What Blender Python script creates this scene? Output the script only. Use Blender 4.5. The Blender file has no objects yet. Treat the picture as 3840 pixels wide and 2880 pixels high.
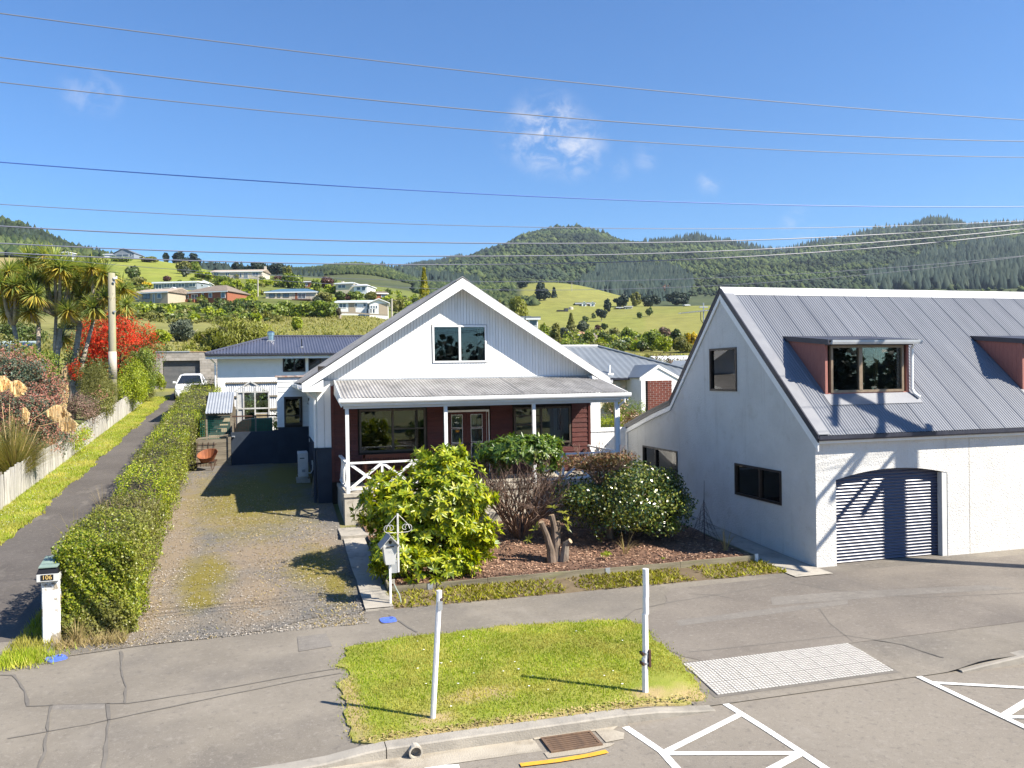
import bpy, bmesh, math, random
import numpy as np
from mathutils import Vector, Matrix
S = bpy.context.scene
R = random.Random(7)
NR = np.random.default_rng(7)
PI = math.pi
# ------------------------------------------------------------------ camera
FPX, PW, PH, CAMZ = 3100.0, 3840, 2880, 4.5
YAW, PIT, ROL = math.radians(16.2), math.radians(0.52), math.radians(0.9)
FWD = np.array([math.sin(YAW)*math.cos(PIT), math.cos(YAW)*math.cos(PIT), -math.sin(PIT)])
_r0 = np.array([math.cos(YAW), -math.sin(YAW), 0.0]); _u0 = np.cross(_r0, FWD)
RGT = _r0*math.cos(ROL) - _u0*math.sin(ROL)
UPV = _u0*math.cos(ROL) + _r0*math.sin(ROL)
CAM = np.array([0.0, 0.0, CAMZ])
cd = bpy.data.cameras.new('camera'); cam = bpy.data.objects.new('camera', cd); S.collection.objects.link(cam)
cd.sensor_width = 36; cd.lens = 36*FPX/PW; cd.clip_start = 0.1; cd.clip_end = 9000
m = Matrix.Identity(4)
for i in range(3):
    m[i][0], m[i][1], m[i][2], m[i][3] = RGT[i], UPV[i], -FWD[i], CAM[i]
cam.matrix_world = m
S.camera = cam
# ------------------------------------------------------------------ light
SUN_DIR = Vector((-1.5, 1.13, -1.74)).normalized()      # the way the light travels
SUN_EL = math.asin(-SUN_DIR.z); SUN_AZ = math.atan2(-SUN_DIR.x, -SUN_DIR.y)
w = bpy.data.worlds.new('World'); S.world = w; w.use_nodes = True
nt = w.node_tree; nt.nodes.clear()
_o = nt.nodes.new('ShaderNodeOutputWorld'); _b = nt.nodes.new('ShaderNodeBackground')
_s = nt.nodes.new('ShaderNodeTexSky'); _s.sky_type = 'NISHITA'; _s.sun_disc = False
_s.sun_elevation = SUN_EL; _s.sun_rotation = SUN_AZ
_s.air_density = 1.15; _s.dust_density = 0.15; _s.ozone_density = 3.2; _s.altitude = 50
_b.inputs[1].default_value = 0.062
# small fair-weather cloud wisps, fixed to directions in the sky
def raydir(x, y):
    d = FWD*FPX + RGT*(x-PW/2) - UPV*(y-PH/2); return d/np.linalg.norm(d)
tc = nt.nodes.new('ShaderNodeTexCoord')
def wn(t, **k):
    n = nt.nodes.new(t)
    for a, v in k.items(): setattr(n, a, v)
    return n
def wl(a, b): nt.links.new(a, b)
nz = wn('ShaderNodeTexNoise'); nz.inputs['Scale'].default_value = 34; nz.inputs['Detail'].default_value = 9; nz.inputs['Roughness'].default_value = 0.62
nz.inputs['Distortion'].default_value = 0.6
mp = wn('ShaderNodeMapping'); mp.inputs['Scale'].default_value = (1, 1, 1.3)
wl(tc.outputs['Generated'], mp.inputs[0]); wl(mp.outputs[0], nz.inputs['Vector'])
acc = None
for (cx, cy, rad, amt) in ((2050, 500, 0.060, 0.95), (1960, 520, 0.04, 0.5), (2150, 545, 0.05, 0.75), (2080, 440, 0.03, .6), (2425, 585, 0.022, 0.30), (2320, 640, 0.02, 0.2), (2660, 685, 0.02, 0.34), (370, 355, 0.03, 0.34), (300, 345, 0.03, 0.25), (2990, 845, 0.025, 0.40), (1075, 490, .02, .0)):
    d = raydir(cx, cy)
    vm = wn('ShaderNodeVectorMath', operation='DISTANCE'); wl(tc.outputs['Generated'], vm.inputs[0]); vm.inputs[1].default_value = d
    mr = wn('ShaderNodeMapRange', interpolation_type='SMOOTHSTEP'); mr.inputs[1].default_value = 0; mr.inputs[2].default_value = rad; mr.inputs[3].default_value = amt; mr.inputs[4].default_value = 0
    wl(vm.outputs['Value'], mr.inputs[0])
    if acc is None: acc = mr.outputs[0]
    else:
        mx = wn('ShaderNodeMath', operation='MAXIMUM'); wl(acc, mx.inputs[0]); wl(mr.outputs[0], mx.inputs[1]); acc = mx.outputs[0]
sub = wn('ShaderNodeMapRange', interpolation_type='SMOOTHSTEP'); sub.inputs[1].default_value = 0.36; sub.inputs[2].default_value = 0.72
wl(nz.outputs[0], sub.inputs[0])
mu = wn('ShaderNodeMath', operation='MULTIPLY'); wl(acc, mu.inputs[0]); wl(sub.outputs[0], mu.inputs[1])
mxc = wn('ShaderNodeMix', data_type='RGBA'); mxc.inputs[7].default_value = (7.6, 7.5, 7.7, 1)
tint = wn('ShaderNodeMix', data_type='RGBA', blend_type='MULTIPLY'); tint.inputs[0].default_value = 1; tint.inputs[7].default_value = (0.58, 0.91, 1.28, 1)
wl(_s.outputs[0], tint.inputs[6])
wl(mu.outputs[0], mxc.inputs[0]); wl(tint.outputs[2], mxc.inputs[6]); wl(mxc.outputs[2], _b.inputs[0]); wl(_b.outputs[0], _o.inputs[0])
sl = bpy.data.lights.new('sun', 'SUN'); sl.energy = 5.0; sl.angle = math.radians(0.53); sl.color = (1, 0.925, 0.80)
so = bpy.data.objects.new('sun', sl); S.collection.objects.link(so)
so.rotation_euler = SUN_DIR.to_track_quat('-Z', 'Y').to_euler(); so.location = (20, -20, 40)
S.view_settings.view_transform = 'Standard'; S.view_settings.look = 'None'; S.view_settings.gamma = 1
S.view_settings.use_curve_mapping = False; S.view_settings.exposure = 1.15
S.render.engine = 'CYCLES'; S.cycles.max_bounces = 7; S.cycles.transparent_max_bounces = 10; S.cycles.diffuse_bounces = 2
S.cycles.glossy_bounces = 3; S.cycles.use_denoising = True
# ------------------------------------------------------------------ helpers
def at(x, y, d):
    """point seen at photograph pixel (x, y) at d metres forward of the camera"""
    return CAM + (FWD*FPX + RGT*(x-PW/2) - UPV*(y-PH/2))*(d/FPX)
def onY(x, y, Y):
    r = FWD*FPX + RGT*(x-PW/2) - UPV*(y-PH/2); return CAM + r*(Y/r[1])
def smooth(a, b, t):
    t = min(max((t-a)/(b-a), 0), 1); return t*t*(3-2*t)
def gz(X, Y):
    t = min(max((X-2)/8, 0), 1); s = .0846*(1-t) + .05*t
    d = Y-16.5
    if d < -1.5: return 0.0
    if d < 1.5: return s*(d+1.5)**2/6
    return s*d
ROOTS = {}
def empty(name, loc=(0, 0, 0), rz=0):
    o = bpy.data.objects.new(name, None); S.collection.objects.link(o); o.location = loc; o.rotation_euler = (0, 0, rz)
    o.empty_display_size = 0.2; return o
def tag(o, label=None, cat=None, group=None, kind=None):
    if label: o['label'] = label
    if cat: o['category'] = cat
    if group: o['group'] = group
    if kind: o['kind'] = kind
    return o
def thing(name, label, cat, loc=(0, 0, 0), group=None, rz=0):
    return tag(empty(name, loc, rz), label, cat, group)
def root_loc(p):
    while p.parent is not None: p = p.parent
    return p.location
class MB:
    """collects geometry, builds ONE mesh object"""
    def __init__(s, fr=None): s.v = []; s.f = []; s.fr = fr
    def T(s, p):
        if s.fr is None: return (p[0], p[1], p[2])
        O, u, n = s.fr
        return (O[0]+u[0]*p[0]+n[0]*p[1], O[1]+u[1]*p[0]+n[1]*p[1], O[2]+p[2]+u[2]*p[0] if len(u) > 2 else O[2]+p[2])
    def add(s, vs, fs):
        b = len(s.v); s.v += [s.T(p) for p in vs]; s.f += [tuple(i+b for i in f) for f in fs]; return s
    def box(s, x0, x1, y0, y1, z0, z1):
        return s.add([(x0,y0,z0),(x1,y0,z0),(x1,y1,z0),(x0,y1,z0),(x0,y0,z1),(x1,y0,z1),(x1,y1,z1),(x0,y1,z1)],
                     [(0,3,2,1),(4,5,6,7),(0,1,5,4),(1,2,6,5),(2,3,7,6),(3,0,4,7)])
    def prism(s, poly, y0, y1):
        """polygon in (x, z), extruded along y"""
        n = len(poly)
        return s.add([(p[0], y0, p[1]) for p in poly]+[(p[0], y1, p[1]) for p in poly],
                     [tuple(range(n)), tuple(range(2*n-1, n-1, -1))]+[(i, (i+1) % n, n+(i+1) % n, n+i) for i in range(n)])
    def slab(s, poly, z0, z1):
        n = len(poly)
        return s.add([(p[0], p[1], z0) for p in poly]+[(p[0], p[1], z1) for p in poly],
                     [tuple(range(n-1, -1, -1)), tuple(range(n, 2*n))]+[(i, (i+1) % n, n+(i+1) % n, n+i) for i in range(n)])
    def hexa(s, a, b):
        """two quads (4 points each) joined"""
        return s.add(list(a)+list(b), [(0,3,2,1),(4,5,6,7),(0,1,5,4),(1,2,6,5),(2,3,7,6),(3,0,4,7)])
    def bar(s, p, q, wd, th, up=(0, 0, 1)):
        """rectangular bar from p to q"""
        p, q = Vector(s.T(p)), Vector(s.T(q)); d = (q-p).normalized(); up = Vector(up)
        if abs(d.dot(up)) > .98: up = Vector((1, 0, 0))
        a = d.cross(up).normalized(); b = a.cross(d).normalized()
        fr, s.fr = s.fr, None
        c = [(-1,-1),(1,-1),(1,1),(-1,1)]
        s.hexa([p+a*(i*wd/2)+b*(j*th/2) for i, j in c], [q+a*(i*wd/2)+b*(j*th/2) for i, j in c]); s.fr = fr; return s
    def tube(s, pts, r, n=6, cap=True):
        P = [Vector(s.T(p)) for p in pts]; rr = r if hasattr(r, '__len__') else [r]*len(P)
        fr, s.fr = s.fr, None; base = len(s.v); a = None
        for i, p in enumerate(P):
            d = (P[min(i+1, len(P)-1)]-P[max(i-1, 0)])
            if d.length < 1e-9: d = Vector((0, 0, 1))
            d.normalize()
            if a is None: a = d.orthogonal().normalized()
            a = (a-d*a.dot(d))
            a = a.normalized() if a.length > 1e-6 else d.orthogonal().normalized()
            b = d.cross(a)
            for k in range(n):
                t = 2*PI*k/n; s.v.append(tuple(p+(a*math.cos(t)+b*math.sin(t))*rr[i]))
        for i in range(len(P)-1):
            for k in range(n):
                s.f.append((base+i*n+k, base+i*n+(k+1) % n, base+(i+1)*n+(k+1) % n, base+(i+1)*n+k))
        if cap:
            s.f.append(tuple(base+k for k in range(n-1, -1, -1))); e = base+(len(P)-1)*n; s.f.append(tuple(e+k for k in range(n)))
        s.fr = fr; return s
    def lathe(s, prof, c=(0, 0, 0), n=12):
        b = len(s.v)
        for r, z in prof:
            for k in range(n): s.v.append(s.T((c[0]+r*math.cos(2*PI*k/n), c[1]+r*math.sin(2*PI*k/n), c[2]+z)))
        for i in range(len(prof)-1):
            for k in range(n): s.f.append((b+i*n+k, b+i*n+(k+1) % n, b+(i+1)*n+(k+1) % n, b+(i+1)*n+k))
        s.f.append(tuple(b+k for k in range(n-1, -1, -1))); e = b+(len(prof)-1)*n; s.f.append(tuple(e+k for k in range(n)))
        return s
    def build(s, name, mat, parent=None, local=False, smooth=False, fix=True, bevel=0):
        me = bpy.data.meshes.new(name); v = s.v
        if parent is not None and not local:
            L = root_loc(parent); v = [(p[0]-L[0], p[1]-L[1], p[2]-L[2]) for p in v]
        me.from_pydata(v, [], s.f)
        if fix and len(s.f) < 8000:
            bm = bmesh.new(); bm.from_mesh(me); bmesh.ops.recalc_face_normals(bm, faces=bm.faces)
            if bevel: bmesh.ops.bevel(bm, geom=[e for e in bm.edges], offset=bevel, segments=1, affect='EDGES', clamp_overlap=True)
            bm.to_mesh(me); bm.free()
        if smooth: me.polygons.foreach_set('use_smooth', [True]*len(me.polygons))
        me.materials.append(mat); me.update()
        o = bpy.data.objects.new(name, me); S.collection.objects.link(o)
        if parent is not None: o.parent = parent
        return o
def npmesh(name, V, Fq, mat, parent=None, col=None, smooth=False):
    """mesh from numpy arrays (quads or triangles)"""
    me = bpy.data.meshes.new(name); V = np.asarray(V, np.float32); Fq = np.asarray(Fq, np.int32); k = Fq.shape[1]
    if parent is not None: V = V-np.array(root_loc(parent), np.float32)
    me.vertices.add(len(V)); me.vertices.foreach_set('co', V.ravel())
    me.loops.add(Fq.size); me.loops.foreach_set('vertex_index', Fq.ravel())
    me.polygons.add(len(Fq)); me.polygons.foreach_set('loop_start', np.arange(0, Fq.size, k, dtype=np.int32))
    if smooth: me.polygons.foreach_set('use_smooth', np.ones(len(Fq), bool))
    me.update(calc_edges=True)
    if col is not None:
        ca = me.color_attributes.new('Col', 'FLOAT_COLOR', 'POINT'); c4 = np.ones((len(V), 4), np.float32); c4[:, :3] = col
        ca.data.foreach_set('color', c4.ravel())
    me.materials.append(mat)
    o = bpy.data.objects.new(name, me); S.collection.objects.link(o)
    if parent is not None: o.parent = parent
    return o
def inst(name, mesh, parent, loc, rot=(0, 0, 0), sc=1):
    o = bpy.data.objects.new(name, mesh); S.collection.objects.link(o); o.parent = parent
    L = root_loc(parent); o.location = (loc[0]-L[0], loc[1]-L[1], loc[2]-L[2]); o.rotation_euler = rot
    o.scale = (sc,)*3 if not hasattr(sc, '__len__') else sc
    return o
# ------------------------------------------------------------------ materials
def _mk(name):
    M = bpy.data.materials.new(name); M.use_nodes = True; n = M.node_tree; b = n.nodes['Principled BSDF']; return M, n, b
def c4(c): return (c[0], c[1], c[2], 1)
def mat(name, c1, c2=None, scale=4, rough=.75, bump=0, bscale=60, metal=0, spec=.4, contrast=(.35, .65), stretch=(1, 1, 1), rand=0, c3=None, s3=30, a3=.5, t3=(.55, .7), coord='Object', bdetail=4):
    M, n, b = _mk(name); N = n.nodes; Lk = n.links.new
    b.inputs['Roughness'].default_value = rough; b.inputs['Metallic'].default_value = metal; b.inputs['Specular IOR Level'].default_value = spec
    b.inputs['Base Color'].default_value = c4(c1)
    t = N.new('ShaderNodeTexCoord'); mpp = N.new('ShaderNodeMapping'); mpp.inputs['Scale'].default_value = stretch
    Lk(t.outputs[coord], mpp.inputs[0]); out = None
    if rand:
        oi = N.new('ShaderNodeObjectInfo'); ad = N.new('ShaderNodeVectorMath'); ad.operation = 'ADD'
        ml = N.new('ShaderNodeVectorMath'); ml.operation = 'SCALE'; ml.inputs[3].default_value = 37.0
        cb = N.new('ShaderNodeCombineXYZ'); Lk(oi.outputs['Random'], cb.inputs[0]); Lk(oi.outputs['Random'], cb.inputs[1])
        Lk(cb.outputs[0], ml.inputs[0]); Lk(mpp.outputs[0], ad.inputs[0]); Lk(ml.outputs[0], ad.inputs[1]); vec = ad.outputs[0]
    else: vec = mpp.outputs[0]
    if c2 is not None:
        nz = N.new('ShaderNodeTexNoise'); nz.inputs['Scale'].default_value = scale; nz.inputs['Detail'].default_value = 7; nz.inputs['Roughness'].default_value = .6
        Lk(vec, nz.inputs['Vector'])
        mr = N.new('ShaderNodeMapRange'); mr.inputs[1].default_value = contrast[0]; mr.inputs[2].default_value = contrast[1]; Lk(nz.outputs[0], mr.inputs[0])
        mx = N.new('ShaderNodeMix'); mx.data_type = 'RGBA'; mx.inputs[6].default_value = c4(c1); mx.inputs[7].default_value = c4(c2)
        Lk(mr.outputs[0], mx.inputs[0]); out = mx.outputs[2]
    if c3 is not None:
        nz = N.new('ShaderNodeTexNoise'); nz.inputs['Scale'].default_value = s3; nz.inputs['Detail'].default_value = 5; Lk(vec, nz.inputs['Vector'])
        mr = N.new('ShaderNodeMapRange'); mr.inputs[1].default_value = t3[0]; mr.inputs[2].default_value = t3[1]; mr.inputs[4].default_value = a3; Lk(nz.outputs[0], mr.inputs[0])
        mx = N.new('ShaderNodeMix'); mx.data_type = 'RGBA'; mx.inputs[7].default_value = c4(c3); Lk(mr.outputs[0], mx.inputs[0])
        if out is not None: Lk(out, mx.inputs[6])
        else: mx.inputs[6].default_value = c4(c1)
        out = mx.outputs[2]
    if rand:
        hv = N.new('ShaderNodeHueSaturation'); mr = N.new('ShaderNodeMapRange'); mr.inputs[3].default_value = 1-rand; mr.inputs[4].default_value = 1+rand
        Lk(oi.outputs['Random'], mr.inputs[0]); Lk(mr.outputs[0], hv.inputs['Value'])
        if out is not None: Lk(out, hv.inputs['Color'])
        else: hv.inputs['Color'].default_value = c4(c1)
        out = hv.outputs[0]
    if out is not None: Lk(out, b.inputs['Base Color'])
    if bump:
        nz = N.new('ShaderNodeTexNoise'); nz.inputs['Scale'].default_value = bscale; nz.inputs['Detail'].default_value = bdetail; Lk(vec, nz.inputs['Vector'])
        bp = N.new('ShaderNodeBump'); bp.inputs['Strength'].default_value = bump; bp.inputs['Distance'].default_value = .02
        Lk(nz.outputs[0], bp.inputs['Height']); Lk(bp.outputs[0], b.inputs['Normal'])
    return M
def leafmat(name, cols, trans=.3, rough=.5, spec=.4, vscale=.7, vamt=.25, patch=None, pscale=.35):
    """foliage: every leaf its own colour from the list, real translucency"""
    M, n, b = _mk(name); N = n.nodes; Lk = n.links.new
    g = N.new('ShaderNodeNewGeometry'); rp = N.new('ShaderNodeValToRGB'); el = rp.color_ramp.elements
    for i, c in enumerate(cols):
        p = i/max(1, len(cols)-1)
        e = el[0] if i == 0 else (el[len(el)-1] if i == len(cols)-1 and len(cols) > 1 else el.new(p))
        e.position = p; e.color = c4(c)
    Lk(g.outputs['Random Per Island'], rp.inputs[0])
    t = N.new('ShaderNodeTexCoord'); nz = N.new('ShaderNodeTexNoise'); nz.inputs['Scale'].default_value = vscale; Lk(t.outputs['Object'], nz.inputs['Vector'])
    mr = N.new('ShaderNodeMapRange'); mr.inputs[1].default_value = .3; mr.inputs[2].default_value = .7; mr.inputs[3].default_value = 1-vamt; mr.inputs[4].default_value = 1+vamt
    Lk(nz.outputs[0], mr.inputs[0])
    src = rp.outputs[0]
    if patch:
        n2 = N.new('ShaderNodeTexNoise'); n2.inputs['Scale'].default_value = pscale; n2.inputs['Detail'].default_value = 4; Lk(t.outputs['Object'], n2.inputs['Vector'])
        m2 = N.new('ShaderNodeMapRange'); m2.inputs[1].default_value = .46; m2.inputs[2].default_value = .6; m2.inputs[4].default_value = .85; Lk(n2.outputs[0], m2.inputs[0])
        px = N.new('ShaderNodeMix'); px.data_type = 'RGBA'; px.inputs[7].default_value = c4(patch); Lk(m2.outputs[0], px.inputs[0]); Lk(rp.outputs[0], px.inputs[6]); src = px.outputs[2]
    hv = N.new('ShaderNodeHueSaturation'); Lk(mr.outputs[0], hv.inputs['Value']); Lk(src, hv.inputs['Color'])
    Lk(hv.outputs[0], b.inputs['Base Color']); b.inputs['Roughness'].default_value = rough; b.inputs['Specular IOR Level'].default_value = spec
    tr = N.new('ShaderNodeBsdfTranslucent'); h2 = N.new('ShaderNodeHueSaturation'); h2.inputs['Saturation'].default_value = 1.15; h2.inputs['Value'].default_value = 1.5
    Lk(hv.outputs[0], h2.inputs['Color']); Lk(h2.outputs[0], tr.inputs[0])
    ms = N.new('ShaderNodeMixShader'); ms.inputs[0].default_value = trans; Lk(b.outputs[0], ms.inputs[1]); Lk(tr.outputs[0], ms.inputs[2])
    Lk(ms.outputs[0], N['Material Output'].inputs[0]); return M
def glassmat(name, tint=(.72, .78, .78), refl=1.0):
    M, n, b = _mk(name); N = n.nodes; Lk = n.links.new; N.remove(b)
    tr = N.new('ShaderNodeBsdfTransparent'); tr.inputs[0].default_value = c4(tint)
    gl = N.new('ShaderNodeBsdfGlossy'); gl.inputs['Roughness'].default_value = .015
    fr = N.new('ShaderNodeFresnel'); fr.inputs[0].default_value = 1.5
    mr = N.new('ShaderNodeMath'); mr.operation = 'MULTIPLY_ADD'; mr.inputs[1].default_value = refl; mr.inputs[2].default_value = .045*refl; Lk(fr.outputs[0], mr.inputs[0])
    ms = N.new('ShaderNodeMixShader'); Lk(mr.outputs[0], ms.inputs[0]); Lk(tr.outputs[0], ms.inputs[1]); Lk(gl.outputs[0], ms.inputs[2])
    Lk(ms.outputs[0], N['Material Output'].inputs[0]); return M
def colmat(name, rough=.9, bump=.4, bscale=.6, c_amt=.25, nscale=.08):
    """colour from the mesh's own 'Col' attribute, broken up by noise"""
    M, n, b = _mk(name); N = n.nodes; Lk = n.links.new
    a = N.new('ShaderNodeVertexColor'); a.layer_name = 'Col'
    t = N.new('ShaderNodeTexCoord'); nz = N.new('ShaderNodeTexNoise'); nz.inputs['Scale'].default_value = nscale; nz.inputs['Detail'].default_value = 10; nz.inputs['Roughness'].default_value = .7
    Lk(t.outputs['Object'], nz.inputs['Vector'])
    mr = N.new('ShaderNodeMapRange'); mr.inputs[1].default_value = .3; mr.inputs[2].default_value = .7; mr.inputs[3].default_value = 1-c_amt; mr.inputs[4].default_value = 1+c_amt; Lk(nz.outputs[0], mr.inputs[0])
    hv = N.new('ShaderNodeHueSaturation'); Lk(mr.outputs[0], hv.inputs['Value']); Lk(a.outputs[0], hv.inputs['Color']); Lk(hv.outputs[0], b.inputs['Base Color'])
    b.inputs['Roughness'].default_value = rough; b.inputs['Specular IOR Level'].default_value = .15
    if bump:
        bp = N.new('ShaderNodeBump'); bp.inputs['Strength'].default_value = bump; bp.inputs['Distance'].default_value = .5
        n2 = N.new('ShaderNodeTexNoise'); n2.inputs['Scale'].default_value = bscale; n2.inputs['Detail'].default_value = 6; Lk(t.outputs['Object'], n2.inputs['Vector'])
        Lk(n2.outputs[0], bp.inputs['Height']); Lk(bp.outputs[0], b.inputs['Normal'])
    return M
def overlay(M_, col, scale, lo, hi, amt, stretch=(1, 1, 1), detail=6):
    """one more layer of wear or speckle over a material's colour"""
    n = M_.node_tree; N = n.nodes; Lk = n.links.new; b = N['Principled BSDF']; t = N.new('ShaderNodeTexCoord'); mp = N.new('ShaderNodeMapping'); mp.inputs['Scale'].default_value = stretch; Lk(t.outputs['Object'], mp.inputs[0])
    nz = N.new('ShaderNodeTexNoise'); nz.inputs['Scale'].default_value = scale; nz.inputs['Detail'].default_value = detail; nz.inputs['Roughness'].default_value = .65; Lk(mp.outputs[0], nz.inputs['Vector'])
    mr = N.new('ShaderNodeMapRange'); mr.inputs[1].default_value = lo; mr.inputs[2].default_value = hi; mr.inputs[4].default_value = amt; Lk(nz.outputs[0], mr.inputs[0])
    mx = N.new('ShaderNodeMix'); mx.data_type = 'RGBA'; mx.inputs[7].default_value = c4(col); Lk(mr.outputs[0], mx.inputs[0]); i = b.inputs['Base Color']
    if i.links: Lk(i.links[0].from_socket, mx.inputs[6])
    else: mx.inputs[6].default_value = i.default_value
    Lk(mx.outputs[2], i); return M_
M = {}
M['white'] = mat('white_paint', (.80, .80, .79), (.72, .72, .69), 3, .55, .05, 25, contrast=(.5, .8))
M['board_white'] = mat('white_board_paint', (.80, .80, .78), (.66, .65, .60), 1.3, .6, .12, 30, contrast=(.52, .8), stretch=(4, 4, .8), rand=.035)
M['trim'] = mat('trim_white', (.84, .84, .83), (.76, .76, .73), 5, .45, contrast=(.5, .8))
M['red'] = mat('red_brown_board', (.066, .015, .012), (.098, .023, .017), 2.5, .5, .25, 40, stretch=(.6, 4, 4), rand=.10)
M['navy'] = mat('dark_blue_render', (.018, .028, .045), (.028, .040, .060), 2, .75, .5, 70)
M['darkframe'] = mat('dark_brown_frame', (.026, .018, .015), (.04, .028, .022), 10, .4)
M['greyframe'] = mat('olive_brown_frame', (.07, .055, .045), (.09, .075, .06), 10, .4)
M['bronze'] = mat('bronze_frame', (.20, .15, .10), (.26, .2, .14), 8, .4)
M['black'] = mat('black_metal', (.012, .012, .014), None, rough=.4)
M['glass'] = glassmat('window_glass')
M['glass_sky'] = glassmat('bright_window_glass', (.8, .85, .85), 1.6)
M['farpane'] = mat('dark_pane', (.05, .07, .09), (.11, .14, .17), .8, .12, spec=.8)
M['curtain'] = mat('curtain_cloth', (.55, .50, .42), (.4, .36, .3), 14, .9, stretch=(6, 6, .2))
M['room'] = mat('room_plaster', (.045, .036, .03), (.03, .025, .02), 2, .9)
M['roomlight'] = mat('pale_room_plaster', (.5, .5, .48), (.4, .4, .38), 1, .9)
M['stucco'] = mat('white_stucco', (.66, .65, .62), (.59, .575, .54), 1.2, .9, 1.0, 26, contrast=(.4, .7), c3=(.42, .38, .31), s3=3.2, a3=.35, t3=(.60, .78), bdetail=7)
M['stucco_side'] = M['stucco']
overlay(M['stucco'], (.30, .27, .22), 1.6, .58, .8, .35, (2.2, 2.2, .16)); overlay(M['stucco'], (.33, .31, .27), 26, .60, .72, .5)
M['roofmetal'] = mat('grey_roof_metal', (.165, .176, .20), (.205, .216, .24), 1.2, .45, metal=.2, spec=.5, rand=.05, stretch=(3, .4, .4))
M['ridge'] = mat('pale_ridge_cap', (.55, .55, .56), (.62, .62, .62), 3, .45, metal=.15)
M['navymetal'] = mat('dark_fascia', (.028, .03, .045), (.04, .042, .058), 8, .4)
M['oldroof'] = mat('weathered_fibre_cement', (.34, .33, .32), (.19, .185, .18), 1.6, .95, .3, 50, contrast=(.35, .68), stretch=(1.2, .6, .6), c3=(.5, .5, .47), s3=14, a3=.5, t3=(.58, .75))
M['pinkboard'] = mat('pink_dormer_board', (.36, .15, .12), (.30, .12, .10), 8, .8, .3, 60, stretch=(5, 5, .6))
M['darkroof'] = mat('blue_black_roof', (.075, .08, .11), (.10, .105, .14), 1, .4, metal=.2, stretch=(2, .5, .5))
M['greyroof'] = mat('slate_grey_roof', (.16, .18, .20), (.20, .22, .24), .8, .4, metal=.15)
M['door'] = mat('roller_door_blue', (.06, .068, .115), (.075, .083, .13), 2, .35, spec=.6, rand=.02)
M['concrete'] = mat('concrete', (.36, .33, .28), (.25, .23, .2), 1.5, .9, .35, 45, c3=(.16, .15, .13), s3=5, a3=.5, t3=(.58, .75))
M['concrete_pale'] = mat('pale_concrete', (.46, .42, .35), (.36, .33, .28), 2, .9, .35, 45, c3=(.22, .2, .16), s3=4, a3=.6, t3=(.58, .75))
M['blockwork'] = mat('grey_blockwork', (.36, .33, .29), (.27, .245, .21), 1.2, .95, .4, 30, rand=.08, c3=(.13, .12, .10), s3=.9, a3=.6, t3=(.55, .75))
M['timber'] = mat('weathered_timber', (.25, .215, .16), (.15, .125, .09), 3, .9, .4, 30, stretch=(.5, 6, 6), rand=.16)
M['paling'] = mat('weathered_paling', (.52, .50, .46), (.33, .31, .28), 2.5, .9, .3, 25, stretch=(5, 5, .5), rand=.16, c3=(.17, .16, .15), s3=3, a3=.75, t3=(.56, .72))
M['sleeper'] = mat('garden_edging_timber', (.24, .21, .145), (.15, .13, .085), 2.5, .9, .4, 30, stretch=(.6, 3, 5), c3=(.22, .23, .09), s3=2, a3=.6)
M['bark'] = mat('bark', (.22, .17, .125), (.12, .09, .065), 7, .95, .8, 25, stretch=(1, 1, .5))
M['palebark'] = mat('pale_bark', (.40, .34, .27), (.24, .19, .15), 5, .95, .7, 25, stretch=(1, 1, 2))
M['galv'] = mat('galvanised_sheet', (.42, .44, .46), (.34, .36, .38), 2, .45, metal=.35)
M['rust'] = mat('rusty_orange_steel', (.30, .105, .04), (.20, .065, .03), 5, .75, .2, 40)
M['rustbar'] = mat('rusty_bar', (.09, .045, .03), (.06, .03, .02), 9, .8)
M['brick'] = mat('red_brick', (.17, .05, .03), (.12, .036, .026), 6, .9, .4, 50, rand=.2)
M['mortar'] = mat('mortar', (.35, .31, .27), None, rough=.95)
M['acplastic'] = mat('white_enamel', (.62, .62, .60), (.55, .55, .53), 3, .4)
M['carwhite'] = mat('car_paint_white', (.82, .82, .82), None, rough=.18, spec=.6)
M['carglass'] = mat('car_glass', (.015, .018, .022), None, rough=.05, spec=.9)
M['rubber'] = mat('tyre_rubber', (.015, .015, .015), None, rough=.8)
M['chrome'] = mat('bright_steel', (.6, .6, .6), None, rough=.2, metal=1)
M['postwhite'] = mat('post_white', (.80, .80, .80), (.66, .66, .65), 6, .5, .15, 30, contrast=(.55, .75), stretch=(3, 3, .7))
overlay(M['postwhite'], (.25, .22, .18), 7, .62, .7, .8, (1, 1, .4)); overlay(M['oldroof'], (.10, .10, .095), 1.1, .55, .75, .6, (1, .25, .25)); overlay(M['concrete'], (.14, .13, .11), 1.2, .52, .72, .6)
M['bench'] = mat('red_stained_timber', (.16, .045, .022), (.11, .03, .016), 6, .5, stretch=(.6, 5, 5))
M['slate'] = mat('dark_tile', (.12, .09, .07), (.19, .155, .13), 2.5, .9, .5, 8)
# ------------------------------------------------------------------ the setting: ground, road, footpath
M['asphalt'] = mat('footpath_asphalt', (.172, .152, .124), (.232, .206, .168), .55, .93, .35, 160, contrast=(.36, .66), c3=(.115, .104, .093), s3=.35, a3=.75, t3=(.5, .68))
M['asphalt_fore'] = mat('forecourt_asphalt', (.150, .130, .110), (.205, .18, .15), .5, .93, .35, 160, contrast=(.36, .66), c3=(.105, .093, .083), s3=.3, a3=.6, t3=(.5, .68))
M['road'] = mat('road_asphalt', (.20, .176, .145), (.232, .205, .168), .45, .92, .35, 170, contrast=(.36, .66), c3=(.26, .235, .2), s3=60, a3=.35, t3=(.58, .7))
M['lane'] = mat('lane_asphalt', (.072, .063, .057), (.115, .102, .092), .4, .92, .35, 120, c3=(.06, .055, .05), s3=30, a3=.5)
M['tar'] = mat('tar_seam', (.125, .114, .10), (.16, .145, .125), 6, .9)
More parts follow.
